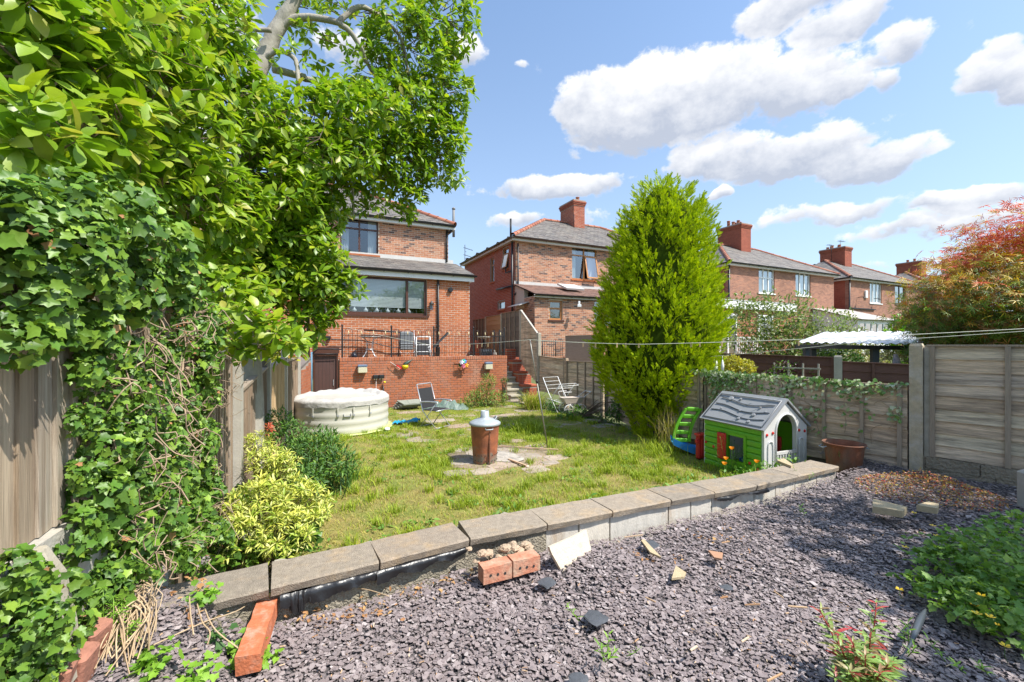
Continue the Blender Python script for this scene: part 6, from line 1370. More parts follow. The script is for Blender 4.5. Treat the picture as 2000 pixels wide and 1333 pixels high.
ysel = (RG.random(len(p)) < .10)|((p[:, 1] < 4.4)&(RG.random(len(p)) < .20))
near = p[:, 1] < 3.6
put_leaves(mg, MAGL, p[near&~ysel], ld[near&~ysel], up[near&~ysel], s[near&~ysel], M_mag, 220, seen=inframe)
put_leaves(mg, MAGL, p[near&ysel], ld[near&ysel], up[near&ysel], s[near&ysel], M_magy, 80, seen=inframe, stuff='young_crown')
put_leaves(mg, MAGS, p[~near&~ysel], ld[~near&~ysel], up[~near&~ysel], s[~near&~ysel], M_mag, stuff='far_crown')
put_leaves(mg, MAGS, p[~near&ysel], ld[~near&ysel], up[~near&ysel], s[~near&ysel], M_magy, stuff='far_young_crown')

# --- ivy
iv = thing('ivy', 'thick tangled ivy hanging over and down the left fence with bare twisted stems', 'ivy', fpt(2.6))
IB = [ # x, y, depth, radius px, squash depth, leaf size
 (30,390,1.75,70,.085),(150,400,2.1,75,.085),(30,450,1.7,110,.085),(130,470,2.0,110,.085),(230,440,2.4,100,.08),(300,500,2.8,90,.08),(60,560,1.75,95,.085),(170,560,2.1,80,.08),(250,560,2.5,80,.075),(340,560,3.1,70,.075),
 (30,660,1.65,70,.085),(110,640,1.9,50,.08),(190,640,2.3,50,.075),(390,640,3.5,60,.07),(330,650,3.1,60,.07),(380,710,3.4,60,.065),(300,740,2.8,60,.055),(250,700,2.55,50,.055),
 (200,790,2.35,45,.05),(270,820,2.6,70,.05),(340,790,3.0,60,.05),(390,770,3.3,45,.05),(200,880,2.3,60,.06),(290,900,2.6,85,.06),(370,880,3.1,60,.05),(400,930,3.2,35,.045),(190,970,2.15,70,.065),(280,990,2.5,90,.06),(350,1000,2.75,60,.055),(390,1000,3.0,30,.05),
 (150,1040,2.0,60,.07),(230,1080,2.2,80,.065),(310,1090,2.45,60,.055),(200,1150,2.0,60,.06),(120,1160,1.85,50,.065),(270,1160,2.15,50,.055),(60,1150,1.65,55,.065),(40,1230,1.5,70,.06),(90,1270,1.55,60,.06),(30,1110,1.6,45,.065),(360,1080,2.6,50,.05),(420,1060,2.9,40,.05),(440,1085,3.0,30,.05),(350,1130,2.4,40,.05),(20,1310,1.4,50,.06),(150,1230,1.75,40,.055),(170,640,2.0,55,.06),(200,700,2.1,55,.055),(170,730,2.05,42,.05),(240,760,2.3,55,.05),(160,820,2.05,36,.05),(300,690,2.6,55,.05),(350,830,2.85,50,.045),(240,860,2.3,60,.05),(160,930,2.0,36,.05),(330,940,2.7,60,.05),(240,940,2.3,60,.055),(400,850,3.1,36,.045),(415,960,3.15,28,.045),(230,1030,2.2,60,.055),(320,1050,2.5,50,.05),(100,1220,1.3,45,.06),(60,1320,1.3,50,.06)]
P_, N_l, S_ = [], [], []
for (x, y, Y, rp, ls) in IB:
    if Y > 937/(675-x)-.14: Y = max(1.12, 937/(675-x)-.14)
    if Y < 1.7: ls *= .72
    r = rp*Y/FPX; c = PY(x, y, Y)
    ls *= .80; n = int(3.9*r*r*pi/(ls*ls*.42)); p_, u = in_blob(c, r, n, .3, (.8, .8, 1.0))
    P_.append(p_); N_l.append(u); S_.append(np.full(n, ls))
P_, N_l, S_ = map(np.concatenate, (P_, N_l, S_))
k = (P_[:, 0] > fence_x(P_[:, 1])+.03)|(P_[:, 2] > 2.3)
P_[:, 1] = np.maximum(P_[:, 1], .95)
gz = np.array([gravel_z(a, b) if b < 3.0 else 0.0 for a, b in P_[:, :2]]); P_[:, 2] = np.maximum(P_[:, 2], gz+.02+RG.uniform(0, .08, len(P_)))
# thin the woody gap where the stems show
y_ = np.maximum(P_[:, 1], .1); xs_ = P_[:, 0]/y_*FPX+CXP; ys_ = HY-(P_[:, 2]-CZ)/y_*FPX
gap = (xs_ > 165)&(xs_ < 400)&(ys_ > 660)&(ys_ < 810)&(RG.random(len(P_)) < .40); k &= ~gap
k &= ~((xs_ < 135)&(ys_ > 715)&(ys_ < 1065)) & (P_[:, 1] > .9)
P_, N_l, S_ = P_[k], N_l[k], S_[k]
nr = nrm(N_l*.8+np.array([.40,-.45,.55])+RG.normal(size=N_l.shape)*.62); dn_ = nrm(np.cross(nr, RG.normal(size=nr.shape)))*.7+np.array([.15,-.1,-.6]); dn_ = nrm(dn_-nr*np.sum(dn_*nr, 1, keepdims=True))
S_ = S_*RG.uniform(.3, 1.3, len(S_))*.92; dead = RG.random(len(P_)) < .016; S_ = np.where(dead, S_*.7, S_)
a_ = ~dead
put_leaves(iv, IVY, P_[a_], dn_[a_], nr[a_], S_[a_], M_ivy, 300, seen=inframe, stuff='foliage')
put_leaves(iv, IVY, P_[dead], dn_[dead], nr[dead], S_[dead], M_dead, stuff='dead_leaves')
STM = [([(175,560,2.25),(185,630,2.3),(200,700,2.35),(210,760,2.4),(220,800,2.45)], .016), ([(245,560,2.5),(240,640,2.5),(222,690,2.45),(245,705,2.5),(275,680,2.6)], .022), ([(262,600,2.6),(270,640,2.65),(280,665,2.7),(262,700,2.6),(225,720,2.5),(205,740,2.45),(225,760,2.4),(250,790,2.5),(258,830,2.55),(250,860,2.5)], .02),
 ([(170,755,2.2),(205,780,2.3),(240,795,2.4),(270,810,2.5)], .012), ([(320,720,2.9),(345,740,3.0),(348,770,3.0),(330,790,2.95),(325,830,2.9)], .013), ([(345,740,3.0),(380,760,3.1),(388,780,3.1),(350,795,3.0),(315,790,2.9)], .008), ([(355,835,3.0),(375,855,3.1),(392,870,3.15),(388,900,3.1),(390,930,3.1)], .02), ([(355,835,3.0),(330,815,2.9),(300,790,2.8)], .016),
 ([(215,900,2.3),(160,910,2.2),(110,935,2.0),(75,970,1.9),(60,1000,1.85),(62,1040,1.85)], .010), ([(210,910,2.3),(150,940,2.1),(110,1000,2.0),(85,1040,1.9)], .009), ([(150,925,2.15),(120,960,2.05),(105,1010,1.95),(90,1030,1.9)], .006), ([(270,880,2.55),(285,920,2.6),(292,960,2.6),(275,990,2.5)], .012),
 ([(295,640,2.75),(300,700,2.75),(312,760,2.8),(298,800,2.75),(292,850,2.7)], .009), ([(320,600,2.9),(305,640,2.85),(312,690,2.85),(300,740,2.8)], .008), ([(190,700,2.3),(215,690,2.35),(230,670,2.4)], .008), ([(165,760,2.2),(150,755,2.15),(120,765,2.1)], .005), ([(380,870,3.1),(350,880,3.0),(330,900,2.9)], .01), ([(350,905,3.0),(330,925,2.9),(325,960,2.8)], .014), ([(300,650,2.8),(270,640,2.7),(240,600,2.6)], .012)]
for path, r in STM:
    pts = smooth_path([PY(x, y, Y)+Vector((.02,-.02,0)) for x, y, Y in path], 6); m = len(pts)
    for q in pts: q.x = max(q.x, fence_x(q.y)+.05)
    MB().tube([q+Vector((random.uniform(-1,1),random.uniform(-1,1),random.uniform(-1,1)))*r*.35 for q in pts], [r*(1.15-.4*i/m)*random.uniform(.85,1.15) for i in range(m)], 7).build('stem', M_vine, iv, True)
mb = MB()
for i in range(220):                                # fine dry runners
    x = random.uniform(150, 400); y = random.uniform(600, 1120); Y = 937/(675-x)*1.0
    if x > 400: continue
    c = fpt(Y)+sideF*random.uniform(.04,.30); c.z = CZ-(y-HY)/FPX*Y; pts = [c]
    for j in range(4): c = c+Vector((random.uniform(-.07,.07), random.uniform(-.05,.05), random.uniform(-.09,.05))); pts.append(c)
    mb.tube(smooth_path(pts, 2), random.uniform(.0015,.004), 4, cap=False)
tag(mb.build('runners', M_vine, iv, True), kind='stuff')

# --- generic shrub
def shrub(name, label, cat, blobs, tmpl, mat, size, lai=3.5, nl=0, upb=.5, group=None, stems=True, area=.3, shell=.2, nparts=0, extra=None, droop=.0, wid=None, base=None, pname='leaf'):
    c0 = blobs[0][0]; t = thing(name, label, cat, base or (c0[0], c0[1], 0), 0, group)
    P, U = [], []
    for c, r, sq in blobs:
        n = int(lai*r*r*pi*max(sq[0]*sq[2], .3)/(size*size*area*(nl or 1))); p, u = in_blob(c, r, n, shell, sq); P.append(p); U.append(u)
    P = np.concatenate(P); U = np.concatenate(U); d = nrm(U+np.array([0,0,upb])+RG.normal(size=U.shape)*.4)
    if nl: p, ld, up, s = whorl_leaves(P, d, nl, np.full(len(P), size), (.6,1.3))
    else: p = P; s = size*RG.uniform(.6,1.25,len(P)); ld = nrm(d+RG.normal(size=d.shape)*.6-np.array([0,0,droop])); up = nrm(U*.5+np.array([0,0,.9])+RG.normal(size=d.shape)*.4)
    mats = mat if isinstance(mat, list) else [(mat, 1.0)]
    sel = RG.random(len(p)); lo = 0
    for mt, fr in mats:
        k = (sel >= lo)&(sel < lo+fr); lo += fr
        put_leaves(t, tmpl, p[k], ld[k], up[k], s[k], mt, nparts, seen=inframe, wid=wid, name=pname, stuff='foliage'); nparts = 0
    if stems:
        mb = MB(); b = Vector((c0[0], c0[1], (base[2] if base else 0)))
        for i in range(0, len(P), max(1, len(P)//60)):
            tip = Vector(P[i]); q = b+Vector((random.uniform(-.08,.08), random.uniform(-.08,.08), 0)); mb.tube([q, (q+tip)*.5+Vector((0,0,(tip-q).length*.12)), tip], [.012 if (tip-q).length > .8 else .006, .006, .002], 4, cap=False)
        mb.build('stems', M_twig, t, True)
    return t
M_pier = leafmat('golden shrub leaf', [(.62,.62,.14),(.50,.56,.08),(.70,.68,.28),(.34,.44,.05),(.24,.34,.035),(.60,.58,.10)], .25, .5)
M_green = leafmat('weed leaf', [(.11,.24,.03),(.16,.32,.04),(.085,.18,.03),(.20,.36,.05)], .3, .55)
M_dkgreen = leafmat('dark weed leaf', [(.05,.125,.03),(.075,.165,.035),(.10,.20,.05)], .25, .55)
def PB(x, y, Y, r): c = PY(x, y, Y); return (tuple(c), r*Y/FPX, (1,.9,1))
shrub('golden_shrub', 'bright variegated gold shrub spreading behind the left end of the coping', 'shrub', [PB(520,1010,3.35,75),PB(590,985,3.5,55),PB(470,1050,3.15,42),PB(560,1045,3.25,50),PB(480,990,3.4,40),PB(605,1010,3.5,30)], LANC, M_pier, .062, 3.2, 7, .7, area=.14, nparts=150, base=(-1.9,3.3,.05))
shrub('golden_shrub', 'smaller gold shrub rising against the middle left fence post', 'shrub', [PB(522,905,4.4,38),PB(505,870,4.5,26),PB(555,905,4.4,26),PB(520,945,4.3,28)], LANC, M_pier, .062, 3.4, 7, .8, area=.14, nparts=60, base=(-2.5,4.35,.0))
M_redt = leafmat('red shoot', [(.62,.10,.05),(.60,.18,.10)], .3, .5)
shrub('red_shoots', 'few coral red new shoots on top of the smaller gold shrub', 'shoots', [PB(521,838,4.5,9)], LANC, M_redt, .05, 2.5, 5, 1.5, area=.14, stems=False)
shrub('weeds', 'dense leafy green weeds in front of the hot tub', 'weeds', [PB(620,880,5.6,45),PB(660,905,5.6,35),PB(590,900,5.4,45),PB(565,855,5.6,36),PB(640,860,6.0,22),PB(600,940,5.0,36),PB(545,830,5.6,30)], LANC, [(M_green,.45),(M_dkgreen,.55)], .075, 3.2, 0, 1.0, area=.16, droop=.2, base=(-2.6,5.6,0))
shrub('weeds', 'low ivy and weeds under the gold shrub by the fence', 'weeds', [PB(440,1080,3.1,36),PB(500,1075,3.15,26),PB(560,1070,3.25,24),PB(600,1050,3.4,26),PB(470,980,3.8,30),PB(400,1110,2.7,26)], IVYS, M_ivy, .05, 2.6, 0, .8, area=.3, base=(-2.0,3.1,.0))
# sword leaves
def blades(parent, base, n, h, spread, wd, mat, name='blades', lean=.5, kind='stuff', pos=None):
    b = np.array(base)[None]+RG.normal(size=(n,3))*np.array([spread, spread, 0]) if pos is None else pos; n = len(b)
    a = RG.uniform(0, 6.28, n); hh = h*RG.uniform(.5, 1.15, n); ln = lean*RG.uniform(.2, 1.3, n)*hh; w = wd*RG.uniform(.7,1.2,n)
    dx = np.stack([np.cos(a), np.sin(a), 0*a], 1); sx_ = np.stack([-np.sin(a+RG.normal(size=n)*.5), np.cos(a), 0*a], 1)*w[:, None]
    z = np.array([0,0,1.0]); m = b+dx*(ln*.35)[:, None]+z*(hh*.6)[:, None]; t = b+dx*ln[:, None]+z*hh[:, None]
    V = np.stack([b-sx_, b+sx_, m-sx_*.8, m+sx_*.8, t-sx_*.12, t+sx_*.12], 1).reshape(-1, 3)
    F = (np.array([(0,1,3,2),(2,3,5,4)])[None]+(np.arange(n)*6)[:, None, None]).reshape(-1, 4)
    o = link(name, fast_mesh(name, V, F, mat, False), parent, True)
    if kind: tag(o, kind=kind)
    return o
M_grass = leafmat('grass blade', [(.25,.36,.018),(.33,.42,.02),(.18,.27,.018),(.42,.47,.03),(.29,.38,.018)], .3, .6)
M_straw = leafmat('dry grass', [(.46,.38,.09),(.38,.29,.08),(.54,.45,.16),(.30,.22,.06),(.42,.42,.06)], .25, .8)
sl3 = thing('sword_leaf_plant', 'clump of broad sword shaped leaves at the edge of the lawn', 'plant', PZ(640, 960, 0)); blades(sl3, tuple(PZ(640,958,0)), 70, .36, .15, .010, M_dkgreen, 'leaves', .9); blades(sl3, tuple(PZ(680,940,0)), 60, .34, .16, .009, M_green, 'leaves', .9)
gt1 = thing('grass_tussock', 'tall light grass tussock by the slab path under the airer', 'grass', PZ(1030, 838, 0)); blades(gt1, tuple(PZ(1028,842,0)), 500, .26, .22, .006, M_grass, 'blades', .8)
gt2 = thing('grass_tussock', 'arching dry grass beside the lowest garden step', 'grass', PZ(1045, 795, 0)); blades(gt2, tuple(PZ(1042,800,0)), 260, .5, .14, .008, M_grass, 'blades', 1.1); blades(gt2, tuple(PZ(1040,800,0)), 140, .5, .14, .008, M_straw, 'dry_blades', 1.1)
gt3 = thing('seeding_grass', 'tall bleached seed stalks by the toy slide', 'grass', PZ(1300, 890, 0)); blades(gt3, tuple(PZ(1308,880,0)), 60, .75, .10, .005, M_straw, 'stalks', .5); blades(gt3, tuple(PZ(1290,885,0)), 200, .25, .22, .005, M_grass, 'blades', .8)
# weeds against terrace wall
M_wred = leafmat('reddish weed', [(.30,.28,.06),(.22,.30,.05),(.36,.22,.08),(.26,.34,.06)], .3, .6)
shrub('wall_weeds', 'tall ragged yellowing weeds growing against the brick wall', 'weeds', [PB(945,775,13.2,26),PB(955,745,13.2,15),PB(925,785,13.0,22),PB(975,785,13.2,20),PB(905,795,12.8,16)], LANC, [(M_green,.5),(M_wred,.5)], .09, 2.0, 0, 1.6, area=.16, base=(-.8,13.0,0))
shrub('wall_weeds', 'lone dark upright weed at the corner of the brick wall', 'weeds', [PB(985,745,14.0,8),PB(984,770,14.0,9)], LANC, M_dkgreen, .08, 2.0, 0, 1.6, area=.16, base=(-.25,14.0,0))
shrub('fence_weeds', 'green weeds at the foot of the fence around the pram', 'weeds', [PB(1130,815,11.3,22),PB(1160,815,11.2,18),PB(1105,822,10.9,20),PB(1200,815,10.5,20),PB(1075,800,12.6,18),PB(1220,790,10.3,26)], GENL, [(M_green,.6),(M_dkgreen,.4)], .07, 2.2, 0, 1.0, area=.25, base=(1.6,11.0,0))
# --- conifer
cf = thing('golden_conifer', 'big golden green conifer bulging over the fence in the middle', 'conifer', (2.93, 9.1, 0))
CO = [(350,1266,1318),(368,1246,1336),(395,1226,1362),(440,1205,1392),(480,1196,1388),(530,1182,1392),(560,1176,1400),(600,1166,1410),(640,1160,1414),(675,1155,1402),(700,1156,1396),(735,1165,1394),(760,1190,1378),(790,1218,1362),(820,1232,1358),(850,1236,1350),(874,1246,1338)]
Yc = 9.1
prof_z = np.array([CZ-(y-HY)/FPX*Yc for y, _, _ in CO]); prof_c = np.array([((a+b)/2-CXP)/FPX*Yc for _, a, b in CO]); prof_r = np.array([(b-a)/2/FPX*Yc*(.93 if b-a > 90 else .85) for _, a, b in CO])
def con_pos(n):
    zz = RG.uniform(prof_z.min(), prof_z.max(), n*3); rr = np.interp(zz, prof_z[::-1], prof_r[::-1]); keep_ = RG.random(len(zz)) < rr/prof_r.max(); zz = zz[keep_][:n]; rr = rr[keep_][:n]
    a = RG.uniform(0, 2*pi, len(zz)); return zz, rr, a
zc_, rc_, ac_ = con_pos(1650); bul = RG.uniform(-.10, .06, len(zc_))+.05*np.sin(ac_*5+zc_*3.1)*np.sin(zc_*4.3+ac_*2)
cl = np.stack([np.interp(zc_, prof_z[::-1], prof_c[::-1])+np.cos(ac_)*(rc_+bul-.22), Yc+np.sin(ac_)*(rc_+bul-.22), zc_-.28], 1)
axd = nrm(np.stack([np.cos(ac_), np.sin(ac_), 1.25+0*ac_], 1)+RG.normal(size=cl.shape)*.22)      # each plume points up and out
ns_ = 18; cp_ = np.repeat(cl, ns_, 0); od = np.repeat(axd, ns_, 0); tt_ = RG.random(len(cp_))**.8; pl_ = np.repeat(RG.uniform(.30,.52,len(cl)), ns_)
rad = RG.normal(size=cp_.shape); rad = nrm(rad-od*np.sum(rad*od, 1, keepdims=True))
pp_ = cp_+od*(tt_*pl_)[:, None]+rad*((1-tt_)*.105*RG.uniform(.3,1,len(cp_)))[:, None]
sp_ = nrm(od*.9+rad*(.75-.45*tt_)[:, None]+RG.normal(size=od.shape)*.12)
def spray_t():
    V = []; F = []
    def q(ax, ay, bx, by, w, z0=0, z1=0):
        d = np.array([bx-ax, by-ay]); L_ = np.hypot(*d); nx, ny = -d[1]/L_*w, d[0]/L_*w; b = len(V); V.extend([(ax-nx,ay-ny,z0),(ax+nx,ay+ny,z0),(bx+nx*.3,by+ny*.3,z1),(bx-nx*.3,by-ny*.3,z1)]); F.append((b,b+1,b+2,b+3))
    q(0,0,1,0,.05)
    for k in range(5):
        t = .12+k*.17; l = .42*(1-t*.55)
        for s in (-1,1): q(t,0,t+l*.72,s*l*.62,.055,0,.03); 
    return np.array(V, float), np.array(F)
SPR = spray_t(); upv = nrm(RG.normal(size=sp_.shape)+np.array([.2,-.3,.3]))
put_leaves(cf, SPR, pp_, sp_, upv, RG.uniform(.07,.14,len(pp_)), M_con, stuff='foliage', wid=np.full(len(pp_), .9))
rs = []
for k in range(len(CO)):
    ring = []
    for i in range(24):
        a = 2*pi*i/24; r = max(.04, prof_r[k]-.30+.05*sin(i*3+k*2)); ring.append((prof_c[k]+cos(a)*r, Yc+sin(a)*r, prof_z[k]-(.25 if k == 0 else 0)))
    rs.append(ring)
MB().rings(rs[::-1], smooth=True).build('dark_inner_hull', M('dark conifer hull', (.045,.07,.008), 1.0, .4, 14, 0, 20, spec=0), cf, True)  # added dark hull blocks see-through; shade inside the crown is put into its colour
MB().tube([(2.95,9.1,-.1),(2.93,9.12,.5),(3.0,9.1,1.2)], [.12,.10,.08], 10).build('trunk', M_barkd, cf, True)
mb = MB()
for i in range(120):                                # dead brown twigs under the skirt
    a = random.uniform(0, 6.28); z = random.uniform(.05,.9); r = random.uniform(.2,.75); p = Vector((2.93,9.1,z+.3)); q = p+Vector((cos(a)*r, sin(a)*r, random.uniform(-.25,.15))); mb.tube([p,(p+q)/2+UZ*.05,q],[.012,.008,.003],4,cap=False)
tag(mb.build('dead_twigs', M_barkd, cf, True), kind='stuff')
# --- maple
mp_ = thing('japanese_maple', 'red and gold leaved maple standing behind the right fence', 'tree', (9.9, 8.6, 0))
def maple():
    C = Vector((11.45, 8.9, 2.55)); R = np.array([2.35, 1.9, 2.15]); n = 1250
    u = rdir(n*2); u = u[u[:, 2] > -.62][:n]; rr = RG.uniform(.55, 1, len(u))**.6; wob = 1+.12*np.sin(u[:, 0]*7+u[:, 2]*5)+RG.uniform(-.08,.12,len(u))
    c = np.array(C)+u*R*(rr*wob)[:, None]; k = 26
    k = 24; P = np.repeat(c, k, 0); U = np.repeat(u, k, 0)
    P = P+RG.normal(size=P.shape)*np.array([.20,.20,.055])-np.abs(RG.normal(size=(len(P),1)))*np.array([0,0,.03])
    ld = nrm(U*np.array([1,1,.1])+RG.normal(size=P.shape)*.6-np.array([0,0,.25])); up = nrm(np.array([0,0,.55])+U*.75+np.array([-.2,-.45,0])+RG.normal(size=P.shape)*.4)
    h = (P[:, 2]-C.z)/R[2]+RG.normal(size=len(P))*.20+np.repeat(RG.normal(size=len(c))*.16, k); s = RG.uniform(.08,.145,len(P))
    mats = [leafmat('maple red leaf', [(.68,.09,.05),(.72,.20,.08),(.55,.07,.05)], .3), leafmat('maple gold leaf', [(.64,.44,.03),(.50,.46,.04),(.72,.26,.04)], .3), leafmat('maple green leaf', [(.12,.22,.02),(.20,.30,.03),(.08,.15,.02),(.34,.15,.04)], .25)]
    for m_, k_ in ((mats[0], h > .72), (mats[1], (h <= .72)&(h > .26)), (mats[2], h <= .26)): put_leaves(mp_, STAR, P[k_], ld[k_], up[k_], s[k_], m_, stuff='crown')
    for a in range(9):
        an = a*.7; e = C+Vector((cos(an)*1.2, sin(an)*1.2, .3+.5*sin(a*2))); MB().tube(smooth_path([(11.2,8.8,0),(11.2,8.8,.9),C*.6+e*.4,e],4), [.07-.004*i for i in range(13)], 6).build('branch', M_barkd, mp_, True)
maple()
# --- background planting
M_apple = leafmat('apple leaf', [(.16,.24,.06),(.24,.32,.09),(.11,.17,.05),(.34,.38,.16),(.20,.24,.07)], .3, .5)
shrub('apple_tree', 'airy light green fruit tree in front of the flat roofed rear room', 'tree', [PB(1470,640,14,55),PB(1520,650,14,50),PB(1450,600,14,30),PB(1560,600,14.2,32),PB(1600,650,14,52),PB(1650,655,14.2,38),PB(1420,650,13.6,34),PB(1550,690,13.6,55),PB(1480,700,13.6,45),PB(1500,590,14,26),PB(1540,640,14,40),PB(1655,620,14.2,16)], GENL, M_apple, .12, 1.4, 0, .6, area=.3, shell=0, base=(9.0,14.0,.3))
shrub('dark_hedge', 'dark clipped evergreen in the shade under the white sheet roof', 'shrub', [PB(1580,715,14.5,45),PB(1640,715,14.6,40),PB(1530,720,14.2,40)], GENL, M_dkgreen, .12, 3, 0, .6, area=.3, base=(10.0,14.5,.3))
M_pink = leafmat('blush leaf', [(.50,.46,.30),(.55,.44,.34),(.38,.42,.20),(.30,.34,.12)], .3)
shrub('pink_shrub', 'pale pink and cream leaved shrub seen under the white sheet roof', 'shrub', [PB(1680,700,15.5,30),PB(1725,705,15.5,35),PB(1755,700,15.5,28),PB(1700,730,15.0,35)], GENL, M_pink, .11, 3, 0, .6, area=.3, base=(13.2,15.5,.3))
M_laur = leafmat('laurel leaf', [(.22,.44,.02),(.30,.52,.03),(.14,.32,.02)], .35, .4)
shrub('laurel_bush', 'glossy bright green laurel between the sun room and the maple', 'shrub', [PB(1780,640,15.0,34),PB(1815,640,15.0,34),PB(1755,660,15.0,28),PB(1845,650,15,36),PB(1800,622,15,22),PB(1790,715,15.0,30),PB(1800,635,16.6,22)], GENL, M_laur, .16, 3.2, 0, .7, area=.3, base=(15.8,16.2,.3))
M_priv = leafmat('golden privet leaf', [(.50,.42,.03),(.42,.42,.04),(.56,.48,.05),(.24,.28,.03)], .3)
shrub('golden_privet', 'low rounded yellow shrub just beyond the ivy fence', 'shrub', [PB(1430,716,9.6,22),PB(1455,722,9.6,20),PB(1410,720,9.6,18)], GENL, M_priv, .055, 4, 0, .9, area=.3, base=(4.9,9.6,0))
M_purp = leafmat('purple leaf', [(.10,.035,.06),(.16,.06,.08),(.07,.10,.04),(.28,.14,.18)], .2)
shrub('purple_climber', 'purple and green climber on a trellis against the brown fence', 'climber', [PB(1530,725,9.7,20),PB(1560,715,9.7,18),PB(1590,728,9.5,16),PB(1505,735,9.8,14)], GENL, [(M_purp,.5),(M_green,.5)], .06, 2.4, 0, .4, area=.3, base=(6.2,9.6,0))
shrub('yellow_shrub', 'sunlit yellow green bush over the left fence below the brick house', 'shrub', [PB(520,690,9.2,34),PB(555,680,9.3,34),PB(530,730,9.0,34),PB(500,725,8.9,30),PB(560,650,9.4,22),PB(590,665,9.6,16)], GENL, leafmat('yellow leaf', [(.42,.42,.04),(.34,.42,.05),(.50,.44,.05),(.22,.30,.04)], .35), .085, 2.4, 0, .5, area=.3, shell=0, base=(-5.0,9.2,0))
# variegated ivy on the middle fence
M_vari = leafmat('variegated ivy leaf', [(.52,.55,.36),(.20,.32,.08),(.12,.24,.05),(.60,.60,.42),(.10,.20,.04),(.16,.30,.06)], .2, .45)
vi = thing('variegated_ivy', 'cream and green ivy trailing along the top of the lower grey fence', 'ivy', FM0+FMd*2)
P_ = []
for s0, s1, hz, n in ((2.05,2.75,(.85,1.42),420),(1.35,2.1,(1.02,1.44),200),(.6,1.35,(1.12,1.44),130),(0.0,.7,(1.27,1.42),60),(.35,.75,(.75,1.3),45),(0,4.0,(1.36,1.45),330),(.9,1.5,(.6,1.0),50),(2.3,2.9,(1.2,1.46),320),(.05,.2,(.95,1.15),25)):
    for i in range(n):
        s = random.uniform(s0, s1); z = hz[1]-(hz[1]-hz[0])*random.random()**1.5; P_.append(FM0+FMd*s+sideM*random.uniform(.03,.12)+UZ*z)
P_ = np.array([tuple(q) for q in P_]); sm = np.array(tuple(sideM)); nr = nrm(sm+np.array([0,0,.5])+RG.normal(size=P_.shape)*.4); dd_ = nrm(np.cross(nr, RG.normal(size=nr.shape))); s = RG.uniform(.03,.062,len(P_))
put_leaves(vi, IVYS, P_, dd_, nr, s, M_vari, 200, stuff='foliage', seen=inframe)
mb = MB()
for i in range(40):
    a = FM0+FMd*random.uniform(.1,3)+sideM*.035+UZ*random.uniform(.9,1.4); mb.tube(smooth_path([a, a+FMd*random.uniform(-.2,.2)+UZ*-.1, a+FMd*random.uniform(-.3,.3)+UZ*random.uniform(-.35,-.1)], 3), .003, 4, cap=False)
tag(mb.build('runners', M_vine, vi, True), kind='stuff')
# brown fence, carport
bf = thing('brown_fence', 'red brown panel fence with concrete post beyond the ivy fence', 'fence', (6, 10, 0))
b0, b1, b2_ = Vector((8.4,8.0,0)), Vector((6.95,9.1,0)), Vector((5.0,11.2,0))
horiz_fence(bf, b1, b0, .5, 1.56, 1.50, 6, Vector((-.6,-.8,0)), M_wood_br, (.02,.33,.66,.98), M_wood_br)
horiz_fence(bf, b2_, b1, .6, 1.70, 1.64, 6, Vector((-.75,-.65,0)), M_wood_br, (.02,.33,.66,.98), M_wood_br)
conc_post(bf, b1+Vector((-.03,-.08,0)), 0, 1.70, .14, Vector((-.6,-.8,0)), M_conc_w, (b0-b1).normalized())
tl = thing('trellis', 'short pale timber trellis panel leaning on the brown fence', 'trellis', (6.3, 9.35, 0)); mb = MB(); td = (b1-b2_).normalized(); o = Vector((6.0,9.75,0))-Vector((6.3,9.35,0))
for k in range(4): mb.obox(o+td*(k*.28)+UZ*.9, td*.03, Vector((-.02,-.02,0)), UZ*.62)
for k in range(3): mb.obox(o+UZ*(1.0+k*.2)+Vector((-.022,-.022,0)), td*.9, Vector((-.015,-.015,0)), UZ*.03)
mb.build('lattice', M_conc_w, tl)
cpt = thing('carport', 'corrugated white sheet roof on dark posts beyond the brown fence', 'shelter', (9, 11.5, 0))
NA, NB, FA, FB = Vector((6.95,10.4,1.99)), Vector((10.35,10.4,1.94)), Vector((10.0,13.6,2.33)), Vector((14.1,13.4,2.36))
rs = []; n = 90
for k in range(n+1):
    f = k/n; z = .018*sin(f*2*pi*15); a = NA+(NB-NA)*f+UZ*z; b = FA+(FB-FA)*f+UZ*z; rs.append([a, b])
V_ = [q for r in rs for q in r]; MB().add(V_, [(2*i, 2*i+2, 2*i+3, 2*i+1) for i in range(n)], True).add([q-UZ*.008 for q in V_], [(2*i, 2*i+1, 2*i+3, 2*i+2) for i in range(n)], True).build('sheet', M('white roof sheet', (.62,.65,.70), .35, .06, 3), cpt, True)
MB().obox(NA-UZ*.15, NB-NA, Vector((0,.06,0)), UZ*.10).build('beam', M_black, cpt, True); MB().obox(NB-UZ*.13, (FB-NB), Vector((.05,-.03,0)), UZ*.16).build('verge_board', M_alu, cpt, True)
for q, w in ((Vector((7.3,10.5,0)),.10),(Vector((9.0,10.5,0)),.16),(Vector((10.2,10.5,0)),.12),(Vector((7.75,10.9,0)),.12)): MB().obox(q-Vector((w/2,0,0)), (w,0,0), (0,.1,0), (0,0,1.84)).build('post', M('slate blue post', (.07,.08,.10), .6), cpt, True)
wa = thing('garment', 'pink and white garment hanging from the sheet roof post', 'clothing', (9.35, 10.35, 1.2)); MB().rings([[(.06*cos(a)*k_+.02*sin(z*20), .03*sin(a)*k_, z) for a in np.linspace(0,2*pi,9)[:-1]] for z, k_ in ((.5,.8),(.35,1.5),(.1,1.9),(-.2,1.6),(-.3,1.8))]).build('cloth', M('pink print', (.55,.42,.45), .9, .3, 30, stain=(.12,.2,.3), sscale=25, samt=.8), wa)
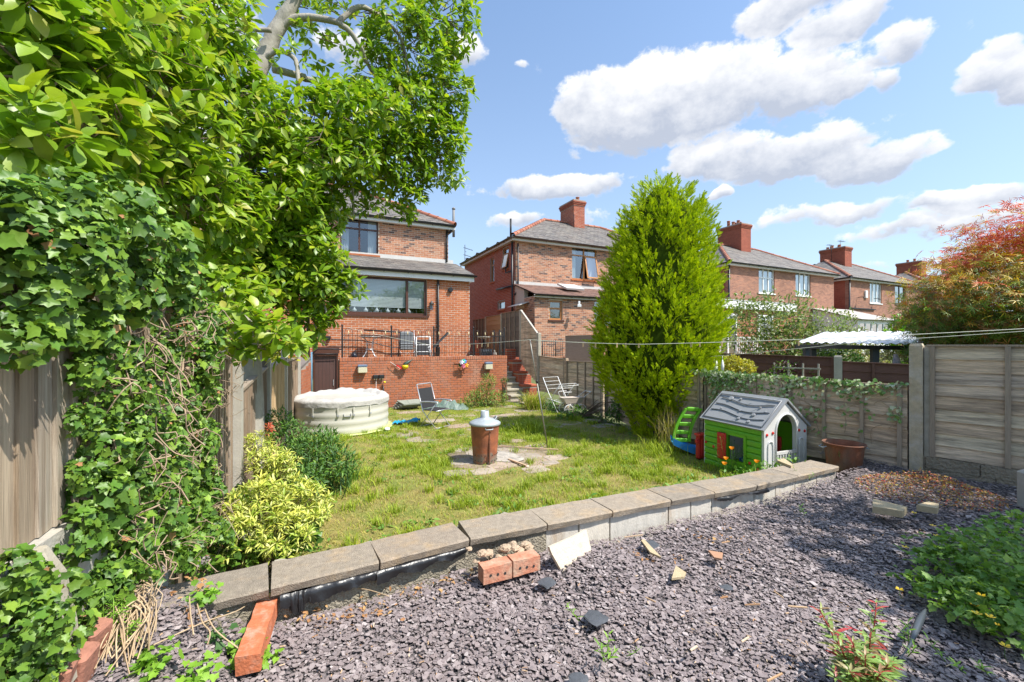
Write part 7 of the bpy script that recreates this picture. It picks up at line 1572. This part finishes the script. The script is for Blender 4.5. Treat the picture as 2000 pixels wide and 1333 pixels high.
fe = thing('bird_feeder', 'small caged bird feeder behind the fence beside the conifer', 'bird feeder', PY(1397, 712, 8.6)); MB().lathe([(.04,-.14),(.045,-.12),(.04,.12),(.02,.14)], (0,0,0), 10).build('cage', M_upvc, fe); MB().lathe([(.05,.12),(.02,.17)], (0,0,0), 10).tube([(0,0,-.15),(0,0,-1.2)], .012, 5).build('cap_and_pole', M_iron, fe)
# ------------------------------------------------------------------ lawn grass, gravel chips, litter
def field(n, box, test):
    P = np.stack([RG.uniform(box[0], box[1], n), RG.uniform(box[2], box[3], n)], 1)
    k = np.array([test(a, b) for a, b in P]); return P[k]
def paved(x, y):
    c = PZ(985, 893, 0); return ((x-c.x)/1.0)**2+((y-c.y)/.85)**2
def patch(x, y): return .5+.5*(sin(x*1.9+1)*cos(y*1.3)+.6*sin(x*4.3+y*2.9)+.45*sin(x*9.1-y*7.7+1)+.3*cos(y*15+x*11))/1.6
vv = lambda x, y: -x*sin(TH)+y*cos(TH)
P_ = field(420000, (-6.2, 4.9, 2.6, 14.2), in_lawn)
pa = np.array([patch(a, b) for a, b in P_]); pv_ = np.array([paved(a, b) for a, b in P_]); v_ = vv(P_[:, 0], P_[:, 1])
path_ = (v_ > 10.3)&(v_ < 13.6)
xi = P_[:, 0]/P_[:, 1]*FPX+CXP
shade_ = ((xi > 1120)&(P_[:, 1] > 8.6))
dens = .20+.95*np.clip((pa-.30)*1.9, 0, 1)
dens = np.where(pv_ < 1.0, .10+.25*(pa > .72), dens); dens = np.where(path_, .13+.55*(pa > .62), dens); dens = np.where((P_[:, 1] < 5.4), dens*.72+.12, dens)
spd = np.hypot(P_[:, 0]-SP.x, P_[:, 1]-SP.y) > 1.08
k = (RG.random(len(P_)) < dens)&spd&(P_[:, 0] > fence_x(P_[:, 1])+.02); P_ = P_[k]; pa = pa[k]; path2 = path_[k]
z = np.array([lawn_z(a, b) for a, b in P_])+.002; B3 = np.column_stack([P_, z])
dry = RG.random(len(B3)) < np.clip(.80-.75*pa+(P_[:, 1] < 6.0)*.22, .15, .88)
go_ = thing('lawn_grass', 'short patchy green grass of the back lawn', 'grass', (0, 7, 0)); go_['kind'] = 'stuff'
blades(go_, None, 0, .05, 0, .0036, M_grass, 'green_blades', .8, pos=B3[~dry]); blades(go_, None, 0, .032, 0, .0032, M_straw, 'dry_blades', 1.6, pos=B3[dry])
tuf = B3[(RG.random(len(B3)) < .0032)&(~path2)]; tf = np.repeat(tuf, 45, 0)+RG.normal(size=(len(tuf)*45, 3))*np.array([.045,.045,0]); blades(go_, None, 0, .11, 0, .005, M_grass, 'tufts', .8, pos=tf)
tuf = B3[(RG.random(len(B3)) < .0016)]; tf = np.repeat(tuf, 14, 0)+RG.normal(size=(len(tuf)*14, 3))*np.array([.05,.05,.012])+np.array([0,0,.03])
dd_ = nrm(RG.normal(size=tf.shape)*np.array([1,1,.4])); put_leaves(go_, GENL, tf, dd_, nrm(np.array([0,0,1.0])+RG.normal(size=tf.shape)*.4), RG.uniform(.03,.065,len(tf)), M_green, stuff='broad_weeds')
# tufts hanging over the back of the coping
e_ = []
for a, b in zip(COPE[2:], COPE[3:]):
    dn = (b-a).normalized(); s = Vector((-dn.y, dn.x, 0))
    for i in range(130): q = a+(b-a)*random.random()+s*random.uniform(.36,.6); e_.append((q.x, q.y, random.uniform(.0,.28)))
ed = thing('edge_grass', 'ragged grass and weeds growing behind the coping', 'grass', COPE[4]+D1*.4); ed['kind'] = 'stuff'; blades(ed, None, 0, .20, 0, .005, M_grass, 'blades', .8, pos=np.array(e_)); 
lz = np.array(e_); lz = lz[RG.random(len(lz)) < .6]+np.array([0,0,.14]); put_leaves(ed, GENL, np.repeat(lz, 4, 0)+RG.normal(size=(len(lz)*4, 3))*.05, nrm(RG.normal(size=(len(lz)*4, 3))), nrm(np.array([0,0,1.0])+RG.normal(size=(len(lz)*4, 3))*.4), RG.uniform(.03,.07,len(lz)*4), M_green, stuff='weed_leaves')
tag(ed, kind='stuff')
# slate chippings
gc = thing('slate_chippings', 'loose plum and grey slate chippings covering the foreground', 'slate chippings', (1, 2.5, .4)); gc['kind'] = 'stuff'
def chips():
    def lay(n, Ya, Yb, pw, tv, tf_, hexa, sc):
        Y = Ya+(Yb-Ya)*RG.random(n)**pw; X_ = RG.uniform(-1.38, 1.42, n)*(Y+.3)
        k = (X_ < 6.6)&(X_ > -3); X_, Y = X_[k], Y[k]
        ok = np.array([in_gravel(a, b, .0) for a, b in zip(X_, Y)]); X_, Y = X_[ok], Y[ok]
        z = np.array([gravel_z(a, b) for a, b in zip(X_, Y)]); n = len(X_)
        d_ = X_-fence_x(Y); kk = (d_ > .12)|(RG.random(n) < .3); X_, Y, z = X_[kk], Y[kk], z[kk]; n = len(X_)
        T = np.stack([X_, Y, z+RG.uniform(-.008,.011,n)], 1)
        nrv = nrm(np.array([0,0,1.0])+RG.normal(size=(n,3))*.19); d = RG.normal(size=(n,3)); d = nrm(d-nrv*np.sum(d*nrv,1,keepdims=True))
        L_ = RG.gamma(5, .0046, n).clip(.008,.060)*.44*sc; Wd = L_*RG.uniform(.45,.95,n); H = RG.uniform(.0012,.003,n)
        Mx = frames(d, nrv)*np.stack([L_, Wd, H], 1)[:, :, None]; m = len(tv)//2
        jit = 1+RG.uniform(-.28,.28,(n,m)); V = np.einsum('nk,ikj->inj', tv, Mx); sc_ = np.concatenate([jit, jit], 1)[:, :, None]
        hp = Mx[:, 2, :][:, None, :]*tv[None, :, 2:3]; V = (V-hp)*sc_+hp+T[:, None, :]
        F = (tf_[None]+(np.arange(n)*len(tv))[:, None, None]).reshape(-1, 4); print('chips', n)
        tag(link('chippings', fast_mesh('chippings', V.reshape(-1, 3), F, M_chip), gc, True), kind='stuff')
    tv = np.array([(-1,-.5,0),(-.35,-1,0),(.6,-.8,0),(1,.1,0),(.35,.95,0),(-.7,.7,0),(-.96,-.5,1),(-.35,-.95,1),(.58,-.75,1),(.95,.1,1),(.33,.9,1),(-.68,.66,1)], float)
    lay(80000, .75, 2.6, 1.0, tv, np.array([(0,1,7,6),(1,2,8,7),(2,3,9,8),(3,4,10,9),(4,5,11,10),(5,0,6,11),(6,7,8,9),(6,9,10,11)]), True, 1.0)
    tv = np.array([(-1,-.5,0),(.3,-1,0),(1,.3,0),(-.3,.95,0),(-.96,-.5,1),(.3,-.95,1),(.96,.3,1),(-.3,.9,1)], float)
    lay(130000, 2.5, 6.2, 1.15, tv, np.array([(0,1,5,4),(1,2,6,5),(2,3,7,6),(3,0,4,7),(4,5,6,7)]), False, 1.15)
chips()
# litter: dry leaves, bark, stalks
lt = thing('dry_litter', 'scattered dry leaves, bark scraps and stalks on the slate', 'litter', (.5, 2.6, .4)); lt['kind'] = 'stuff'
mb = MB()
for i in range(900):
    Y = 1.4+3.4*random.random()**1.3; x = random.uniform(-.9,1.1)*Y
    if not in_gravel(x, Y, .05): continue
    z = gravel_z(x, Y)+.018; a = random.uniform(0, 6.28); L_ = random.uniform(.006,.03); w = random.uniform(.002,.006); mb.obox((x,Y,z),(cos(a)*L_,sin(a)*L_,random.uniform(-.003,.006)),(-sin(a)*w,cos(a)*w,.001),(0,0,.002))
for x, y, L_, a, w in ((1220,1052,.16,.2,.006),(1530,1170,.06,1.9,.006),(1540,1188,.10,-.2,.008),(1455,1185,.09,0,.004),(1500,1335,.1,.4,.006),(1408,1172,.05,.2,.008),(1350,1275,.05,.5,.008),(1450,1258,.06,.5,.007),(1410,1063,.07,.2,.006),(1260,1170,.07,-.9,.005)):
    p = PZ(x, y, .41); mb.obox(p+UZ*.005,(cos(a)*L_,sin(a)*L_,.004),(-sin(a)*w,cos(a)*w,.001),(0,0,.006))
tag(mb.build('scraps', M('dry scraps', [(.50,.34,.20),(.42,.22,.10),(.60,.48,.34),(.35,.18,.08)], .9), lt, True), kind='stuff')
lp = []
for i in range(260):
    a = random.choice([(620,1190),(720,1165),(820,1135),(900,1120),(640,1180),(400,1210),(360,1260),(1300,1075),(1400,1040)]); p = PZ(a[0]+random.gauss(0,38), a[1]+random.gauss(0,9), .40); lp.append((p.x, p.y, gravel_z(p.x, p.y)+.02))
lp = np.array(lp); put_leaves(lt, GENL, lp, nrm(RG.normal(size=lp.shape)*np.array([1,1,.3])), nrm(np.array([0,0,1.0])+RG.normal(size=lp.shape)*.5), RG.uniform(.015,.04,len(lp)), M_dead, stuff='dead_leaves')
# bare dry stems trailing from the ivy
dsx = thing('dry_stems', 'bundle of dry straw coloured stems trailing from the ivy onto the slate', 'dry stems', PZ(260, 1200, .6)); mb = MB()
for i in range(90):
    x = random.gauss(265,18); y = random.uniform(1120,1190); p = PG(x, y, .12); q = PG(x-random.uniform(-30,90), y+random.uniform(50,140), .04); m = (p+q)/2+Vector((random.uniform(-.05,.05),random.uniform(-.05,.05),.03)); mb.tube(smooth_path([p,m,q],3), random.uniform(.0015,.004), 4, cap=False)
for path in ([(430,1175),(500,1130),(560,1140),(590,1145),(640,1150)],[(300,1260),(400,1215),(470,1190),(520,1150)],[(385,1180),(395,1215),(410,1235),(405,1260)],[(370,1165),(372,1200),(378,1240)],[(400,1190),(420,1230),(470,1270)],[(620,1160),(700,1150),(760,1165)]):
    mb.tube(smooth_path([PG(x, y, .03+.03*random.random()+.04*(k==1 or k==2)) for k, (x, y) in enumerate(path)], 6), .0035, 5)
mb.build('stems', M('straw stem', [(.50,.38,.24),(.42,.30,.18)], .9), dsx, True)
# weeds on the gravel
def sprout(name, label, x, y, h, n, mat, zb=.39, size=.045, tm=LANC, spread=.05, group=None, red=None):
    b = PZ(x, y, zb); t = thing(name, label, 'plant', b, 0, group); mb = MB(); P, Dd, U_ = [], [], []
    for i in range(n):
        o = Vector((random.gauss(0, spread), random.gauss(0, spread), 0)); tip = o+Vector((random.gauss(0,.03), random.gauss(0,.03), h*random.uniform(.6,1.1))); mb.tube([o, (o+tip)/2+Vector((random.gauss(0,.008),0,0)), tip], [.0025,.002,.001], 5)
        for j in range(9):
            f = .2+.8*j/8; a = j*2.4+i; P.append(b+o+(tip-o)*f); Dd.append((cos(a), sin(a), .45+.5*f)); U_.append((0,0,1))
    mb.build('stem', red or M_green, t); P = np.array([tuple(q) for q in P]); put_leaves(t, tm, P, nrm(np.array(Dd)), nrm(np.array(U_)+RG.normal(size=P.shape)*.2), size*RG.uniform(.6,1.1,len(P)), mat, min(len(P), 60), stuff='foliage'); return t
M_lime = leafmat('lime leaf', [(.22,.42,.04),(.28,.48,.05),(.17,.34,.04)], .35, .5)
sprout('seedling', 'single upright lime seedling above the large dark slate piece', 1128, 1212, .09, 1, M_lime, spread=.01); sprout('seedling', 'spreading lime seedling in the middle of the foreground slate', 1178, 1282, .09, 3, M_lime, spread=.03)
sprout('seedling', 'small round green seedling right of the spreading one', 1212, 1282, .03, 1, M_lime, size=.02, spread=.01)
for x, y, h, n, lab in ((1738,1270,.13,1,'upright seedling beside the twisted plastic strip'),(1880,1295,.08,3,'bushy seedling near the lower right corner'),(1802,1290,.08,2,'seedling between the pink stemmed weed and the plastic strip'),(1595,1012,.08,1,'thin seedling in the shade left of the sandstone wedge'),(1640,905,.16,2,'wispy tall weed at the end of the coping'),(1576,938,.12,2,'weed growing in front of the far coping stones')): sprout('seedling', lab, x, y, h, n, M_lime if y > 1100 else M_green)
bal_red = leafmat('balsam red', [(.45,.05,.05),(.55,.10,.10),(.30,.05,.04)], .25, .4)
M_bal = leafmat('balsam leaf', [(.26,.42,.10),(.34,.48,.16),(.18,.32,.06),(.40,.22,.14),(.30,.44,.12)], .3, .4)
bal = thing('pink_stemmed_weed', 'large weed with pink stems and long pointed leaves at the bottom right', 'plant', PZ(1690, 1330, .40)); mb = MB(); P, Dd, Sz = [], [], []
for (x, y, z, h) in ((1600,1228,.42,.20),(1640,1290,.40,.16),(1665,1310,.40,.22),(1700,1290,.40,.20),(1712,1240,.42,.26),(1690,1330,.40,.20),(1735,1330,.40,.16),(1660,1345,.40,.16),(1720,1350,.40,.16),(1745,1310,.40,.13),(1630,1330,.40,.10)):
    b = PZ(1690, 1335, .40); tp_ = PZ(x, y+40, z)+UZ*h; mb.tube(smooth_path([b+Vector((random.gauss(0,.02),random.gauss(0,.02),0)), (b+tp_)/2-UZ*.02, tp_], 5), [.0055-.0003*k for k in range(11)], 6)
    for j in range(40):
        f = .22+.78*j/39; a = j*2.4; P.append(b+(tp_-b)*f); Dd.append((cos(a), sin(a), .25+.5*f)); Sz.append(.105*(1.25-.80*f))
mb.build('stems', bal_red, bal, True); P = np.array([tuple(q) for q in P]); kk = RG.random(len(P)) < .13; Dd = nrm(np.array(Dd)); Sz = np.array(Sz)*RG.uniform(.7,1.2,len(P)); Uu = nrm(np.array([0,0,1.0])+RG.normal(size=P.shape)*.25)
put_leaves(bal, LANC, P[~kk], Dd[~kk], Uu[~kk], Sz[~kk], M_bal, 250, stuff='foliage'); put_leaves(bal, LANC, P[kk], Dd[kk], Uu[kk], Sz[kk], bal_red, 40, stuff='red_foliage')
# buttercup mound at the right edge
M_but = leafmat('buttercup leaf', [(.14,.28,.04),(.20,.36,.05),(.10,.20,.035),(.27,.42,.06)], .3, .5)
bc = thing('buttercup_patch', 'mound of creeping buttercup leaves at the right edge of the slate', 'plant', PZ(1930, 1120, .42)); P = []
for x, y, r, h, n in ((1940,1110,75,.20,430),(1890,1120,60,.12,260),(1980,1170,60,.18,300),(1990,1080,60,.22,260),(1860,1170,45,.06,130),(1930,1190,55,.10,220),(1985,1240,45,.08,150),(1985,1040,35,.12,90),(1830,1150,40,.03,70),(1900,1215,30,.03,50)):
    c = PZ(x, y, .42)
    for i in range(int(n*1.5)): a = random.uniform(0, 6.28); q = random.random()**.5*random.choice((1,1,1,1.45)); R_ = r*c.y/FPX*1.1; P.append((c.x+cos(a)*q*R_, c.y+sin(a)*q*R_*1.3, (.43+1.25*h*max(.06,1-q*q)*random.uniform(.1,1.2))))
P = np.array(P); put_leaves(bc, IVY, P, nrm(RG.normal(size=P.shape)*np.array([1,1,.4])), nrm(np.array([0,0,1.0])+RG.normal(size=P.shape)*.5), RG.uniform(.022,.052,len(P)), M_but, 300, stuff='foliage', seen=inframe)
M_yel = M('yellow petal', (.85,.55,.01), .4, .05, 10)
fl_lab = ['by the second sandstone block','above the buttercup mound, farthest from the wall','left of the buttercup mound','alone on shaded slate left of the mound','alone nearest the pink stemmed weed','at the front edge of the mound','just below it','paired at the lower edge of the mound','beside the pair','small bud below the pair','lowest and nearest the corner','beside the sandstone wedge']
for i, (x, y, h) in enumerate(((1785,1003,.04),(1930,1037,.06),(1830,1048,.06),(1768,1070,.03),(1757,1153,.05),(1916,1164,.10),(1905,1184,.05),(1908,1200,.08),(1934,1206,.09),(1948,1222,.06),(1963,1263,.08),(1822,1028,.04))):
    p = PZ(x, y, .42+h); t = thing('buttercup_flower', 'yellow buttercup '+fl_lab[i], 'flower', p, i, 'buttercup flowers'); mb = MB(); r = .018 if i != 9 else .01
    for k in range(5): a = k*2*pi/5; mb.add([(0,0,0),(cos(a-.45)*r,sin(a-.45)*r,.006),(cos(a)*r*1.25,sin(a)*r*1.25,.010),(cos(a+.45)*r,sin(a+.45)*r,.006)], [(0,1,2,3)])
    mb.build('petals', M_yel, t); MB().tube([(0,0,0),(.01,0,-h*.5),(0,.01,-h)], .0013, 4).build('stalk', M_green, t)
# red groundcover by the post
M_sed = leafmat('red groundcover', [(.42,.07,.04),(.50,.14,.05),(.42,.36,.05),(.30,.05,.035),(.52,.40,.08),(.34,.20,.04),(.60,.35,.25)], .25, .6)
rg = thing('red_groundcover', 'russet and gold mat of groundcover at the foot of the concrete post', 'groundcover', PZ(1800, 955, .42)); P = []
for i in range(2600):
    a = random.uniform(0, 6.28); q = random.random()**.6; c = PZ(1800, 952, .42); P.append((c.x+cos(a)*q*.62, c.y+sin(a)*q*.55-.05, .40+.20*(1-q)*random.uniform(.1,1.2)))
P = np.array(P); put_leaves(rg, GENL, P, nrm(RG.normal(size=P.shape)*np.array([1,1,.5])+np.array([0,0,.3])), nrm(np.array([0,0,1.0])+RG.normal(size=P.shape)*.5), RG.uniform(.012,.03,len(P)), M_sed, stuff='foliage')
# ivy sprigs on the gravel
for x, y, r, n, lab in ((470,1285,.09,70,'pale green ivy sprigs growing over the half buried brick'),(520,1290,.05,26,'short ivy sprig right of the half buried brick'),(300,1300,.09,60,'ivy tuft on slate below the dry stems'),(380,1325,.07,40,'ivy tuft at the very bottom left of the slate'),(400,1170,.06,45,'ivy sprig beside the first coping stone'),(430,1250,.05,16,'dark little ivy runner between stems and brick')):
    c = PG(x, y); t = thing('ivy_sprig', lab, 'ivy', c); P = np.array([[c.x+random.gauss(0,r*.55), c.y+random.gauss(0,r*.55), c.z+abs(random.gauss(.02,.03))] for _ in range(n)])
    put_leaves(t, IVY, P, nrm(RG.normal(size=P.shape)*np.array([1,1,.3])), nrm(np.array([0,-.2,1.0])+RG.normal(size=P.shape)*.35), RG.uniform(.025,.05,len(P)), M_lime if n > 20 else M_dkgreen, min(n, 60), stuff='foliage')
# cleavers in the lower left, orange poppies by the playhouse
cl_ = thing('cleavers', 'sticky whorled green weed climbing through the lower ivy', 'weeds', PZ(230, 1180, .6)); P, Dd = [], []
mb = MB()
for i in range(16):
    b = PG(random.uniform(180,260), random.uniform(1150,1270), .0); tp_ = b+Vector((random.gauss(0,.06), random.gauss(0,.05), random.uniform(.06,.22))); mb.tube([b,(b+tp_)/2,tp_],.002,4)
    for j in range(7):
        for q in range(6): a = q*1.047+j; P.append(tuple(b+(tp_-b)*(j/6))); Dd.append((cos(a),sin(a),.3))
mb.build('stems', M_lime, cl_, True); P = np.array(P); put_leaves(cl_, LANC, P, nrm(np.array(Dd)), np.tile([[0,0,1.0]], (len(P),1)), RG.uniform(.02,.04,len(P)), M_lime, 60, stuff='foliage', wid=np.full(len(P), .8))
pw2 = thing('poppy_clump', 'straggly weeds with orange poppies in front of the playhouse', 'plant', PZ(1430, 925, .0)); P, Dd = [], []; mb = MB(); 
for i in range(46):
    b = Vector((PZ(1430,915,0).x+random.gauss(0,.28), PZ(1430,915,0).y-.35+random.gauss(0,.1), 0)); tp_ = b+Vector((random.gauss(0,.06), random.gauss(0,.05), random.uniform(.2,.55))); mb.tube([b,(b+tp_)/2+Vector((random.gauss(0,.02),0,0)),tp_],.002,4)
    for j in range(12): f = j/11; a = j*2.4; P.append(tuple(b+(tp_-b)*f)); Dd.append((cos(a),sin(a),.6))
tag(mb.build('stems', M_green, pw2, True), kind='stuff'); P = np.array(P); put_leaves(pw2, LANC, P, nrm(np.array(Dd)), nrm(np.array([0,0,1.0])+RG.normal(size=P.shape)*.3), RG.uniform(.03,.07,len(P)), M_green, stuff='foliage', wid=np.full(len(P), .7))
M_pop = leafmat('poppy petal', [(.85,.28,.01),(.80,.35,.02)], .3, .5)
for (x, y, Y) in ((1429,876,5.75),(1418,896,5.6),(1415,906,5.55),(1478,902,5.5)):
    p = PY(x, y, Y); mb = MB(); n = 8; mb.rings([[p+Vector((cos(a)*r_, sin(a)*r_, z)) for a in np.linspace(0,2*pi,n+1)[:-1]] for r_, z in ((.008,-.015),(.026,.0),(.034,.018))], cap=False, smooth=True); mb.build('poppy_flower', M_pop, pw2, True); MB().tube([p, p+Vector((.01,0,-.3))], .002, 4).build('stalk', M_green, pw2, True)
# --- the tall tree whose shade falls across the slate (stands out of view, right of the garden)
ct = thing('sycamore_tree', 'tall leafy tree beyond the right fence shading the slate', 'tree', (7.4, 1.2, .2))
MB().tube(smooth_path([(7.4,1.2,0),(7.3,1.3,2),(7.1,1.4,4),(6.9,1.4,6)],4), [.18-.008*i for i in range(13)], 10).build('trunk', M_barkd, ct, True)
P, U = [], []
for c, r in (((6.6,1.9,5.4),1.05),((7.6,1.6,5.3),1.2),((7.0,.6,5.2),1.25),((6.0,1.2,4.9),.75),((6.3,.1,4.9),1.0),((8.0,2.4,5.0),1.1),((5.6,.2,5.2),.7),((5.3,-.6,4.8),.8),((8.6,1.0,4.8),1.2)):
    p_, u = in_blob(c, r, int(520*r*r), .1); P.append(p_); U.append(u)
P = np.concatenate(P); U = np.concatenate(U); put_leaves(ct, GENL, P, nrm(U+RG.normal(size=P.shape)*.6), nrm(np.array([0,0,1.0])+RG.normal(size=P.shape)*.4), RG.uniform(.14,.24,len(P)), M_mag, stuff='crown')
